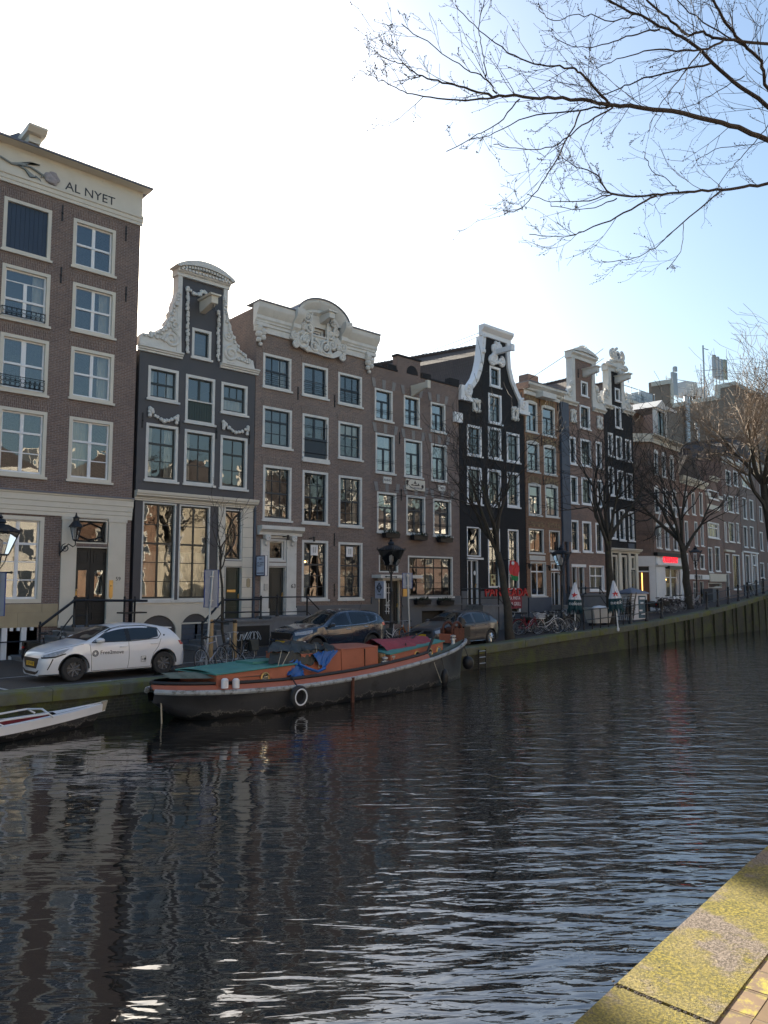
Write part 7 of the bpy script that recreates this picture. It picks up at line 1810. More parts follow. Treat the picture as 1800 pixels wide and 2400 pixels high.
for sy in (-1, 1):
    c.patch('front_side_window', [(.74, .955), (.1, .955), (-.2, .96)], [(.60, 1.07), (.18, 1.31), (-.18, 1.375)], M.carglass, sy)
    c.patch('rear_side_window', [(-.32, .965), (-.75, .975), (-.98, .985)], [(-.32, 1.378), (-.75, 1.38), (-1.0, 1.365)], M.carglass, sy)
    c.patch('quarter_window', [(-1.04, .99), (-1.3, 1.03)], [(-1.06, 1.36), (-1.36, 1.24)], M.carglass, sy)
    c.line('window_seal', [(.82, .945), (-.3, .945), (-1.3, 1.0), (-1.42, 1.22), (-1.1, 1.37), (-.6, 1.39), (-.1, 1.385), (.2, 1.325), (.62, 1.08), (.82, .945)], M.cardark, sy, .012, .003)
    c.line('door_seam', [(.86, .9), (.80, .6), (.78, .24)], M.cardark, sy, .005); c.line('door_seam', [(-.26, .94), (-.27, .5), (-.24, .24)], M.cardark, sy, .005); c.line('door_seam', [(-1.2, .98), (-1.15, .8), (-1.0, .6), (-.95, .26)], M.cardark, sy, .005)
    c.line('crease', [(1.5, .76), (0, .79), (-1.9, .82)], M.cargrey, sy, .012, -.004); c.line('sill_trim', [(.85, .22), (-.95, .22)], M.chrome, sy, .012, .0)
    c.handle(-.1, .84, M.cargrey, sy); c.handle(-1.0, .86, M.cargrey, sy)
    c.patch('headlight', [(2.09, .60), (1.85, .61), (1.6, .66)], [(2.06, .70), (1.8, .76), (1.48, .79)], M.lens, sy)
    c.patch('tail_light', [(-1.86, .84), (-2.06, .84)], [(-1.84, .96), (-2.02, .97)], M.redlens, sy, .008, 8, 3)
c.top_patch('windscreen', .90, .14, .95, .98, M.carglass); c.top_patch('rear_window', -1.76, -1.94, .8, .85, M.carglass)
nose(c, 'grille', [(-.5, .69), (.5, .69), (.48, .60), (-.48, .60)], M.cardark); nose(c, 'lower_intake', [(-.6, .42), (.6, .42), (.5, .26), (-.5, .26)], M.cardark)
MB().box(c.xf + .015, c.xf + .03, -.26, .26, .46, .56).build('number_plate', M.plate, c.root)
c.mirror(.62, .97, M.cargrey); MB().box(-1.2, -1.0, -.6, .6, .6, 1.05).box(-.1, .1, -.6, -.2, .6, 1.1).box(-.1, .1, .2, .6, .6, 1.1).build('seats', M.cabin, c.root)
MB().tube([(-1.2, 0, 1.44), (-1.32, 0, 1.6)], .01, 4).build('aerial', M.cardark, c.root)
p = G(1152, 1511, .02); a_ = R(4); c.root.location = (p.x - 1.35 * cos(a_) - .88 * sin(a_), p.y - 1.35 * sin(a_) + .88 * cos(a_), .02); c.root.rotation_euler = (0, 0, a_ + pi)

# ------------------------------------------------------------------ barge
M.hull = pm('black_hull_paint', (.040, .041, .045), .5, var=.25, scale=2, bump=.2, bscale=9, dirt=((.010, .010, .011), 2.2, .57))
t_ = M.hull.node_tree; b_ = t_.nodes['Principled BSDF']; l_ = b_.inputs['Base Color'].links[0].from_socket
sp_ = t_.nodes.new('ShaderNodeSeparateXYZ'); t_.links.new(t_.nodes.new('ShaderNodeTexCoord').outputs['Object'], sp_.inputs[0])
q_ = nd(t_, 'ShaderNodeMath', operation='MULTIPLY_ADD'); q_.inputs[1].default_value = -1.3; q_.inputs[2].default_value = .50; t_.links.new(sp_.outputs[2], q_.inputs[0])
w_ = nd(t_, 'ShaderNodeMath', operation='ADD'); t_.links.new(q_.outputs[0], w_.inputs[0]); t_.links.new(noise(t_, 2.6, 6, rough=.7), w_.inputs[1])
l_ = mixc(t_, ramp(t_, w_.outputs[0], [(.80, (0, 0, 0)), (.83, (1, 1, 1)), (.86, (0, 0, 0))]), l_, (.16, .15, .13, 1))
l_ = mixc(t_, ramp(t_, w_.outputs[0], [(.85, (0, 0, 0)), (.88, (1, 1, 1))]), l_, (.008, .008, .008, 1)); t_.links.new(l_, b_.inputs['Base Color'])
M.redox = pm('red_oxide_paint', (.36, .115, .065), .55, var=.14, scale=2.2, bump=.1, dirt=((.10, .035, .025), 3.5, .66))
M.strake = pm('weathered_rail', (.34, .36, .37), .6, var=.25, scale=5, dirt=((.09, .085, .06), 3.0, .5))
M.deck = pm('mossy_deck', (.13, .15, .115), .8, var=.3, scale=4, dirt=((.06, .075, .045), 2.5, .52))
M.teal = pm('teal_deck_paint', (.07, .235, .20), .6, var=.15, scale=3, dirt=((.05, .13, .11), 2.5, .6))
M.tarpk = pm('black_tarpaulin', (.016, .020, .018), .45, var=.4, scale=5, bump=.7, bscale=7)
M.tarpb = pm('blue_tarpaulin', (.012, .10, .36), .45, var=.3, scale=4, bump=.6, bscale=8)
M.tarpr = pm('red_tarpaulin', (.26, .035, .045), .55, var=.25, scale=4, bump=.5, bscale=6)
M.rust = pm('rusty_iron', (.10, .035, .02), .8, var=.5, scale=9)
M.rope = pm('pale_rope', (.40, .36, .28), .9, var=.2, scale=20)
BA = R(6.5)
BF = Fr(14.95, 18.5, BA)
bg_ = empty('barge', BF.w(0, 0, WATER), BA, 'old black and red oxide barge with teal deck roofs, moored at the quay', 'boat')
BL = 6.45
def bt(x): return (x + BL) / (2 * BL)
HB = [(1, 0), (.985, .28), (.955, .52), (.9, .78), (.8, 1.02), (.68, 1.18), (.5, 1.27), (.3, 1.24), (.15, 1.08), (.07, .86), (.03, .62), (.008, .36), (0, .16)]
SHR = [(1, 1.38), (.95, 1.26), (.85, 1.06), (.7, .86), (.5, .68), (.3, .62), (.15, .66), (0, .76)]     # strake height above water
def hb(x): return interp(HB, bt(x))
def shr(x): return interp(SHR, bt(x))
xs_b = [BL - 2 * BL * (i / 60) for i in range(61)]
def bsec(x):
    b, s_ = hb(x), shr(x); t = bt(x)
    lo = .55 + .45 * min(1, max(0, (min(t, 1 - t)) / .2))          # the hull draws in below at the ends
    up = max(0, 1 - t / .17) ** 1.3                                 # the counter lifts clear of the water at the stern
    return [(y, z + (s_ * .72 - z) * up * (1 if z < s_ * .6 else .4)) for y, z in ((0, -.55), (b * .55 * lo, -.5), (b * .86 * lo, -.2), (b * .93 * lo, .1), (b * (.95 * lo + .05), s_ * .6))] + [(b, s_)]
rows = []
for x in xs_b:
    s_ = bsec(x); sk = .2 * max(0, (bt(x) - .86) / .14)
    rows.append([(x - sk * (1 - max(z, 0) / max(.1, shr(x))) * .8, -y, z) for y, z in s_[::-1]] + [(x - sk * (1 - max(z, 0) / max(.1, shr(x))) * .8, y, z) for y, z in s_[1:]])
MB().grid(rows).build('hull', M.hull, bg_, 50)
MB().grid([[(x, -hb(x) * .98, shr(x) - .02), (x, hb(x) * .98, shr(x) - .02)] for x in xs_b]).build('deck', M.deck, bg_)
for sy in (-1, 1):
    MB().tube([(x, sy * (hb(x) + .02), shr(x)) for x in xs_b], .065, 8).build('rubbing_strake', M.strake, bg_, True)
# red bulwark with black cap from the stern to the cabin, then low mossy gunwale to the bow
xbw = [x for x in xs_b if x < 3.35]
for sy in (-1, 1):
    inner = [[(x, sy * (hb(x) - .07), shr(x) + .04), (x, sy * (hb(x) - .14 - .05), shr(x) + .18)] for x in xbw]
    MB().grid(inner if sy > 0 else [r[::-1] for r in inner]).build('bulwark', M.redox, bg_, True)
    cap = [(x, sy * (hb(x) - .2), shr(x) + .2) for x in xbw]
    if sy < 0: cap = [(3.75, -hb(3.75) + .22, shr(3.75) + .72), (3.55, -hb(3.55) + .2, shr(3.55) + .55)] + cap
    else: cap = [(3.55, hb(3.55) - .2, shr(3.55) + .45)] + cap
    MB().tube(cap, .05, 6).build('bulwark_cap', M.cardark, bg_, True)
    mb = MB()
    MB().grid([[(x, sy * (hb(x) - .07), shr(x) + .07), (x, sy * (hb(x) - .38), shr(x) + .055)] for x in xs_b if x > 3.2]).build('side_deck', M.deck, bg_, True)
def cabin(x0, x1, w0, w1, z0, z1, roof, ports=(), name='cabin', over=.05, zr1=None):
    zr1 = zr1 if zr1 is not None else z1
    mb = MB().add([(x0, -w0, z0), (x1, -w1, z0), (x1, w1, z0), (x0, w0, z0), (x0, -w0 * .96, z1), (x1, -w1 * .96, zr1), (x1, w1 * .96, zr1), (x0, w0 * .96, z1)], [(3, 2, 1, 0), (0, 1, 5, 4), (1, 2, 6, 5), (2, 3, 7, 6), (3, 0, 4, 7)])
    cb = mb.build(name, M.redox, bg_)
    rows = []
    for i in range(9):
        t = i / 8; x = x0 - over + (x1 - x0 + 2 * over) * t; w = (w0 + (w1 - w0) * t) * .96 + over; z = z1 + (zr1 - z1) * t
        rows.append([(x, w * q, z + .015 + .07 * (1 - q * q)) for q in (-1, -.6, -.2, .2, .6, 1)])
    mb = MB().grid(rows[::-1]); mb.grid([[(p[0], p[1], p[2]) for p in (r[0], r[-1])] for r in rows])
    e = [r[0] for r in rows] + [r[-1] for r in rows[::-1]]
    mb.tube(e, .02, 4, closed=True); mb.build('roof', roof, cb)
    for px in ports:
        t = (px - x0) / (x1 - x0); y = -(w0 + (w1 - w0) * t) - .0; zz = z0 + (z1 + (zr1 - z1) * t - z0) * .55
        MB().ring((px, y, zz), .13, .028, 'y', 20, 6).build('porthole', M.brass, cb, True)
        MB().lathe([(.125, -.004), (.125, .0)], (px, y - .006, zz), 18, 'y').build('porthole_glass', M.glass_dark, cb)
    return cb
def bx(px, py, off): 
    x, z = BF.at(px, py, off); return x, z - WATER
a0, a1 = bx(500, 1600, .7)[0], bx(680, 1590, .7)[0]
zt1 = bx(620, 1567, .7)[1]
cabin(a0, a1, .86, .92, .6, zt1 - .02, M.teal, (bx(616, 1585, .8)[0],), zr1=zt1 + .05)
MB().box(a0 + 1.5, a0 + 2.5, -.4, .35, zt1 + .1, zt1 + .16).build('hatch_cover', M.teal, bg_)
for px in (525, 551): x, z = bx(px, 1601, .95); MB().lathe([(.09, 0), (.09, .2), (.05, .24)], (x, -.98, z - .12), 10).build('vent_cap', M.white, bg_, True)
# engine boxes amidships
c0, c1 = bx(706, 1570, .75)[0], bx(790, 1570, .75)[0]; c2, c3 = bx(812, 1570, .75)[0], bx(884, 1560, .75)[0]
zz = bx(760, 1531, .75)[1]; cabin(c0, c1 + .15, .78, .78, .6, zz, M.redox, (), 'engine_box', 0); z2 = bx(840, 1520, .75)[1]; cabin(c1 + .16, c3, .8, .8, .6, z2, M.redox, (), 'engine_box', .0)
xq = c2 + (c3 - c2) * .55; MB().box(xq - .006, xq + .006, -.81, -.76, .65, z2 - .02).build('box_seam', M.cardark, bg_)
# fore cabin
d0, d1 = bx(966, 1545, .85)[0], bx(1046, 1515, .75)[0]; z3, z4 = bx(957, 1526, .85)[1], bx(1040, 1502, .6)[1]
cabin(d0 - 1.15, d1, .95, .62, .75, z3 - .05, M.teal, tuple(bx(p, 1535, .8)[0] for p in (978, 1012, 1037)), zr1=z4 - .02)
mb = MB().box(d0 - 1.25, d0 - 1.16, -.75, .75, .7, z3 - .02)
for k in range(3): mb.box(d0 - 1.36, d0 - 1.26, -.7 + .62 * k, -.62 + .62 * k, .7, z3 - .04)
mb.box(d0 - 1.36, d0 - 1.26, -.7, .62, 1.0, 1.06); mb.build('open_front_frame', M.wood, bg_)
mb = MB(); rows = []
zr = bx(930, 1497, .2)[1]
for i in range(15):
    t = i / 14; x = bx(893, 1500, .3)[0] + (bx(985, 1490, .0)[0] - bx(893, 1500, .3)[0]) * t; rows.append([(x, y, zr - .02 + .035 * sin(t * 9 + y * 5) + .03 * sin(t * 23 + y * 9) - .42 * (abs(y) / .62) ** 2.4 * (1 - .5 * t)) for y in (-.62, -.55, -.45, -.3, -.15, 0, .15, .35, .55)])
mb.grid(rows[::-1]).build('red_tarpaulin', M.tarpr, bg_, True)
MB().tube([bp_ for bp_ in [(d0 - .9, -.3, z3 + .14), (d0 + .4, -.2, z3 + .22), (d1 - .2, .1, z4 + .3)]], .03, 6).tube([(d0 - .8, .3, z3 + .16), (d1 - .3, .25, z4 + .36)], .025, 6).tube([(d0 + .1, -.5, z3), (d0 + .1, -.5, z3 + .22)], .02, 5).build('boathook', M.cardark, bg_)
# draped tarpaulins over the midship frame
def drape(name, pl, m, amp=.07, seed=1):
    rnd = random.Random(seed); rows = []
    n = len(pl)
    for i in range(22):
        t = i / 21 * (n - 1); k = min(n - 2, int(t)); u = t - k; r = []
        for j in range(len(pl[0])):
            a, b = Vector(pl[k][j]), Vector(pl[k + 1][j]); p = a + (b - a) * u
            p += Vector((rnd.uniform(-1, 1) * amp * .4, rnd.uniform(-1, 1) * amp * .6, rnd.uniform(-1, 1) * amp)); r.append(p)
        # finer across
        rr = []
        for j in range(len(r) - 1):
            for q in range(4): p = r[j] + (r[j + 1] - r[j]) * q / 4; rr.append(p + Vector((rnd.uniform(-1, 1), rnd.uniform(-1, 1), rnd.uniform(-1, 1))) * amp * .35)
        rr.append(r[-1]); rows.append(rr)
    return MB().grid(rows).build(name, m, bg_, True)
def T(px, py, y): x, z = bx(px, py, -y); return (x, y, z)
drape('black_tarpaulin', [[T(628, 1530, -.6), T(632, 1512, -.3), T(640, 1508, .2), T(640, 1530, .9)], [T(690, 1528, -.75), T(690, 1506, -.4), T(690, 1504, .2), T(690, 1525, .9)], [T(745, 1524, -.75), T(745, 1510, -.4), T(745, 1508, .2), T(745, 1525, .9)], [T(790, 1530, -.7), T(795, 1518, -.4), T(795, 1515, .2), T(790, 1530, .9)]], M.tarpk, .06, 3)
drape('black_tarpaulin', [[T(628, 1556, -.7), T(632, 1530, -.55)], [T(690, 1556, -.8), T(690, 1526, -.7)], [T(730, 1560, -.82), T(735, 1524, -.74)], [T(752, 1545, -.82), T(770, 1524, -.74)]], M.tarpk, .04, 4)
drape('blue_tarpaulin', [[T(668, 1562, -.80), T(690, 1546, -.76)], [T(676, 1582, -.96), T(702, 1548, -.84)], [T(684, 1590, -1.0), T(712, 1566, -.88)], [T(708, 1592, -1.0), T(712, 1580, -.92)]], M.tarpb, .05, 5)
drape('blue_tarpaulin', [[T(734, 1534, -.86), T(740, 1530, -.84)], [T(748, 1556, -.9), T(758, 1526, -.84)], [T(760, 1568, -.92), T(775, 1526, -.84)], [T(764, 1560, -.9), T(792, 1524, -.82)]], M.tarpb, .03, 6)
MB().tube([T(700, 1556, -.9), T(720, 1566, -.94), T(745, 1574, -.95), T(762, 1566, -.93)], .04, 6).build('tarpaulin_hem', M.tarpb, bg_, True)
mb = MB()
for a, b in (((660, 1525), (652, 1560)), ((678, 1528), (660, 1562)), ((740, 1510), (748, 1566))): mb.tube([T(*a, -.8), T(*b, -.86)], .012, 4)
mb.tube([T(1000, 1500, -.3), T(1020, 1560, -1.2), T(1035, 1600, -1.25)], .012, 4); mb.build('lashing_rope', M.rope, bg_)
# bow winch, bollards, stem post, fenders, mooring gear
xw, zw = bx(1060, 1492, 0); sw = shr(xw)
mb = MB().ring((xw, -.2, sw + .42), .30, .05, 'y', 20, 6).ring((xw, .2, sw + .42), .30, .05, 'y', 20, 6).lathe([(.14, -.2), (.14, .2)], (xw, 0, sw + .42), 12, 'y')
for k in range(6): a = pi * k / 3; mb.tube([(xw, -.2, sw + .42), (xw + .3 * cos(a), -.2, sw + .42 + .3 * sin(a))], .02, 4)
mb.box(xw - .3, xw + .3, -.32, -.26, sw, sw + .5).box(xw - .3, xw + .3, .26, .32, sw, sw + .5); mb.build('winch', M.rust, bg_, True)
MB().box(xw - .45, xw - .40, -.25, .25, sw, sw + .32).build('winch_board', M.redox, bg_)
MB().box(xw + .42, xw + .8, -.24, .24, sw - .1, sw + .55).build('chain_locker', M.cardark, bg_)
MB().prism([(BL - .15, 1.0), (BL + .1, 1.0), (BL + .12, 2.05), (BL - .1, 2.15)], -.07, .07).build('stem_post', M.hull, bg_)
def bollard(x, y, z):
    MB().lathe([(.09, 0), (.07, .04), (.065, .25), (.1, .28), (.1, .33), (.03, .35)], (x, y, z), 12).tube([(x - .16, y, z + .2), (x + .16, y, z + .2)], .025, 6).build('bollard', M.steel, bg_, True)
for px, py, y in ((902, 1552, -.85), (919, 1548, -.85)): x, _ = bx(px, py, -y); bollard(x, y, shr(x) + .02)
for px, y in ((1062, -.35), (1068, -.2)): x, _ = bx(px, 1520, -y); bollard(x, y, shr(x) + .02)
x, z = bx(1033, 1590, 1.0); MB().ball((x, -hb(x) - .14, z + .0), .14, 10, 1, 1, 2.4).tube([(x, -hb(x) - .1, z + .3), (x, -hb(x), shr(x))], .015, 4).build('fender', M.cardark, bg_, True)
x, z = bx(1081, 1552, .5); MB().ball((x, -hb(x) - .2, z), .21, 12, 1, 1, 1.15).tube([(x, -hb(x) - .2, z + .2), (x, -hb(x), shr(x))], .02, 4).build('ball_fender', M.cardark, bg_, True)
x, z = bx(699, 1633, 1.35); t_ = MB().ring((x, -hb(x) - .16, z), .22, .085, 'y', 26, 10).build('tyre_fender', M.tyre, bg_, True)
MB().ring((x, -hb(x) - .235, z), .205, .022, 'y', 26, 6).build('white_wall', M.white, t_, True); MB().tube([(x, -hb(x) - .12, z + .2), (x, -hb(x) - .1, shr(x)), (x, -hb(x) + .2, shr(x) + .3)], .02, 5).build('rope', M.cardark, t_)
x, z = bx(824, 1600, 1.3); MB().tube([(x, -hb(x) - .08, shr(x) + .05), (x, -hb(x) - .06, -.2)], [.05, .06], 6).build('rust_streak_bracket', M.rust, bg_)
MB().tube([(-BL + .15, -.2, .76), (-BL + .17, -.24, -.05)], .02, 5).build('mooring_rope', M.rope, bg_)
MB().prism([(-BL + 1.0, -.3), (-BL + 1.75, -.3), (-BL + 1.75, .2)], -.05, .05).build('rudder', M.rust, bg_)
rows = []
for i in range(8): x = -BL + .25 + i * .36; rows.append([(x, y * hb(x) * .8, shr(x) + .33 + .10 * (1 - y * y)) for y in (-1, -.5, 0, .5, 1)])
MB().grid(rows[::-1]).build('stern_cover', M.deck, bg_, True)

# ------------------------------------------------------------------ open boat at the left
M.boatred = pm('boat_red_lining', (.20, .016, .028), .55, var=.15, scale=5)
OA = R(8); OF = Fr(4.0, 17.95, OA)
ob = empty('open_boat', OF.w(0, 0, WATER), OA, 'open black boat with white gunwale and dark red inside, under the quay', 'boat')
xs_o = [3.75 - 7.5 * i / 40 for i in range(41)]
def oh(x): t = (x + 3.75) / 7.5; return .62 * (max(0, 1 - max(0, (t - .3) / .7) ** 2.3)) * (1 - .35 * max(0, (.3 - t) / .3) ** 2)
def oz(x): t = (x + 3.75) / 7.5; return .31 + .17 * max(0, (t - .45) / .55) ** 2.0
rows = [[(x - (.5 * max(0, (x - 2.2) / 1.55)) * (1 - k), s_ * oh(x) * (.35 + .65 * k ** .6), -.3 + (oz(x) + .3) * k) for s_, k in ((-1, 1), (-1, .75), (-1, .4), (-1, 0), (1, 0), (1, .4), (1, .75), (1, 1))] for x in xs_o]
MB().grid(rows).build('hull', M.hull, ob, 60)
rows = [[(x, s_ * max(0, oh(x) - .12), oz(x) + .0 - d) for s_, d in ((-1, 0), (-1, .25), (1, .25), (1, 0))] for x in xs_o if x < 2.6]
MB().grid(rows[::-1]).build('lining', M.boatred, ob)
for sy in (-1, 1):
    up = [[(x, sy * (oh(x) + .015), oz(x) - .17), (x, sy * (oh(x) + .02), oz(x) + .01), (x, sy * max(0, oh(x) - .12), oz(x) + .02)] for x in xs_o]
    MB().grid(up if sy < 0 else [r[::-1] for r in up]).build('gunwale', M.white, ob, True)
xd = [x for x in xs_o if x > 2.3]
MB().grid([[(x, -max(0, oh(x) - .1), oz(x) + .03), (x, 0, oz(x) + .06), (x, max(0, oh(x) - .1), oz(x) + .03)] for x in xd]).build('foredeck', M.white, ob, True)
MB().prism([(3.62, .3), (3.74, .34), (3.8, .55), (3.66, .54)], -.04, .04).build('stem', M.rope, ob)
mb = MB()
for sy in (-1, 1): mb.tube([(2.25, sy * .42, oz(2.2) + .02), (2.1, sy * .5, oz(2.2) + .12), (1.2, sy * (oh(1.2) - .08), oz(1.2) + .13), (-1.0, sy * (oh(-1) - .06), oz(-1) + .03)], .022, 6)
mb.tube([(2.1, -.5, oz(2.2) + .12), (2.2, 0, oz(2.2) + .16), (2.1, .5, oz(2.2) + .12)], .022, 6); mb.build('grab_rail', M.white, ob, True)
for xx in (-.2, .75):
    for sy in (-1, 1):
        y = sy * (oh(xx) - .06); MB().tube([(xx - .3, y, oz(xx) + .02), (xx - .2, y, oz(xx) + .12), (xx + .25, y, oz(xx) + .12), (xx + .4, y, oz(xx) + .03)], .016, 5).tube([(xx - .2, y, oz(xx) + .1), (xx - .22, y, oz(xx) + .3)], .018, 5).build('cleat_rail', M.white, ob)
for xx in (-2.4, -.6, 1.0): MB().box(xx, xx + .3, -oh(xx) + .13, oh(xx) - .13, oz(xx) - .14, oz(xx) - .1).build('thwart', M.boatred, ob)
# ------------------------------------------------------------------ street lamps
M.lampblack = pm('lamp_green_black', (.016, .017, .020), .45, var=.2)
def street_lamp(loc):
    o = empty('street_lamp', loc, 0)
    MB().lathe([(.17, 0), (.17, .12), (.13, .16), (.12, .5), (.14, .54), (.10, .62), (.085, .9), (.1, .94), (.07, 1.0), (.055, 2.2), (.075, 2.24), (.05, 2.3), (.042, 3.15), (.07, 3.2), (.05, 3.26), (.03, 3.3)], (0, 0, 0), 12).build('post', M.lampblack, o, True)
    mb = MB().tube([(-.32, 0, 2.85), (.32, 0, 2.85)], .025, 6).ball((-.34, 0, 2.85), .045, 6).ball((.34, 0, 2.85), .045, 6)
    for s in (-1, 1):
        for d in ((s, 0), (0, s)): mb.tube([(d[0] * .04, d[1] * .04, 2.95), (d[0] * .16, d[1] * .16, 3.15), (d[0] * .2, d[1] * .2, 3.33)], .016, 5)
    mb.build('ladder_bar', M.lampblack, o, True)
    b, t, z0, z1 = .19, .40, 3.34, 3.98
    mb = MB()
    for sx in (-1, 1):
        for sy in (-1, 1): mb.tube([(sx * b, sy * b, z0), (sx * t, sy * t, z1)], .018, 4)
    for w, z in ((b, z0), (t, z1)): mb.tube([(w, w, z), (-w, w, z), (-w, -w, z), (w, -w, z)], .022, 4, closed=True)
    mb.build('lantern_frame', M.lampblack, o)
    MB().add([(sx * b * .97, sy * b * .97, z0) for sx, sy in ((-1, -1), (1, -1), (1, 1), (-1, 1))] + [(sx * t * .97, sy * t * .97, z1) for sx, sy in ((-1, -1), (1, -1), (1, 1), (-1, 1))], [(0, 1, 5, 4), (1, 2, 6, 5), (2, 3, 7, 6), (3, 0, 4, 7)]).build('lantern_glass', M.lampglass, o)
    mb = MB().add([(sx * (t + .05), sy * (t + .05), z1) for sx, sy in ((-1, -1), (1, -1), (1, 1), (-1, 1))] + [(sx * .16, sy * .16, z1 + .2) for sx, sy in ((-1, -1), (1, -1), (1, 1), (-1, 1))], [(3, 2, 1, 0), (0, 1, 5, 4), (1, 2, 6, 5), (2, 3, 7, 6), (3, 0, 4, 7), (4, 5, 6, 7)])
    for k in range(6):
        u = -t + 2 * t * k / 5
        for p in ((u, t + .04), (u, -t - .04), (t + .04, u), (-t - .04, u)):
            h_ = .12 if k in (0, 5) else .07; mb.prism([(p[0] - .03, z1), (p[0] + .03, z1), (p[0], z1 + h_)], p[1] - .012, p[1] + .012)
    mb.lathe([(.14, z1 + .19), (.12, z1 + .24), (.16, z1 + .27), (.12, z1 + .34), (.04, z1 + .37), (.07, z1 + .42), (.02, z1 + .47), (.004, z1 + .52)], (0, 0, 0), 10)
    mb.build('crown', M.lampblack, o, True)
    MB().lathe([(.05, z0), (.06, z0 + .12), (.09, z0 + .2), (.09, z0 + .38), (.03, z0 + .44)], (0, 0, 0), 10).build('lamp', M.white, o, True)
    return o
L0 = street_lamp((0, 0, 0)); LG = 'old canal lanterns along the far street'
def at_px(px, Y, q=None):
    X = F0.o.x + Fr(0, Y, 0).at(px, 1400)[0]; return on_street(X, Y)
for i, (px, Y, l) in enumerate(((2, 23.0, 'black canal lantern standing in front of the brick house with lettered frieze'), (917, 24.0, 'black canal lantern in front of the house with white plaques'), (1317, 24.6, 'black canal lantern beside the ochre house and the bikes'), (1634, 27.0, 'black canal lantern by the tree past the neon shop'))):
    o = L0 if i == 0 else copy_tree(L0)
    o.location = at_px(px, Y); tag(o, l, 'street lamp', LG); o.rotation_euler = (0, 0, R(8 * i))
L0.location.x -= .1
# ------------------------------------------------------------------ sign poles seen from behind
M.signblue = pm('sign_blue_edge', (.02, .05, .22), .5); M.signback = pm('sign_grey_back', (.22, .25, .32), .45, .3, var=.08)
def sign_pole(label, base, top, w, hh, rz, z0, yb=0.0):
    o = empty('street_sign', base, rz, label, 'street sign', 'parking signs on steel poles')
    t = Vector(top) - Vector(base)
    t = Vector((t.x * cos(-rz) - t.y * sin(-rz), t.x * sin(-rz) + t.y * cos(-rz), t.z))
    MB().tube([(0, 0, -.1), t], .035, 8).build('pole', M.steel, o, True)
    u = t.normalized(); c = t - u * (hh / 2 - .03)
    MB().box(-w / 2, w / 2, .045, .06, -hh / 2, hh / 2).build('plate', M.signback, o).location = c
    e = MB().tube([(-w / 2, .05, -hh / 2), (w / 2, .05, -hh / 2), (w / 2, .05, hh / 2), (-w / 2, .05, hh / 2)], .018, 4, closed=True).build('plate_edge', M.signblue, o); e.location = c
    b = MB()
    for zz in (-hh * .32, hh * .32): b.box(-.06, .06, -.04, .044, zz - .02, zz + .02)
    b = b.build('clamps', M.steel, o); b.location = c
    return o
p0 = G(482, 1565, 0); z = P_ = None
Yp = p0.y; x1, zt_ = Fr(0, Yp, 0).at(499, 1338)
sign_pole('grey backed blue sign on a leaning steel pole by the young tree', p0, (x1, Yp, zt_), .42, 1.15, R(-22), 0)
p0 = at_px(961, 22.4); x1, zt_ = Fr(0, 22.4, 0).at(957, 1345)
sign_pole('grey backed sign on a steel pole between the dark car and the grey hatchback', p0, (x1 - .05, 22.4, zt_), .4, .62, R(-30), 0)
p0 = Vector((6.25, 21.9, 0)); x1, zt_ = Fr(0, 21.2, 0).at(-4, 1345); p0 = on_street(x1, 21.2)
sign_pole('blue edged sign cut by the frame in front of the stone base', p0, (x1, 21.2, zt_), .34, 1.1, R(-35), 0)
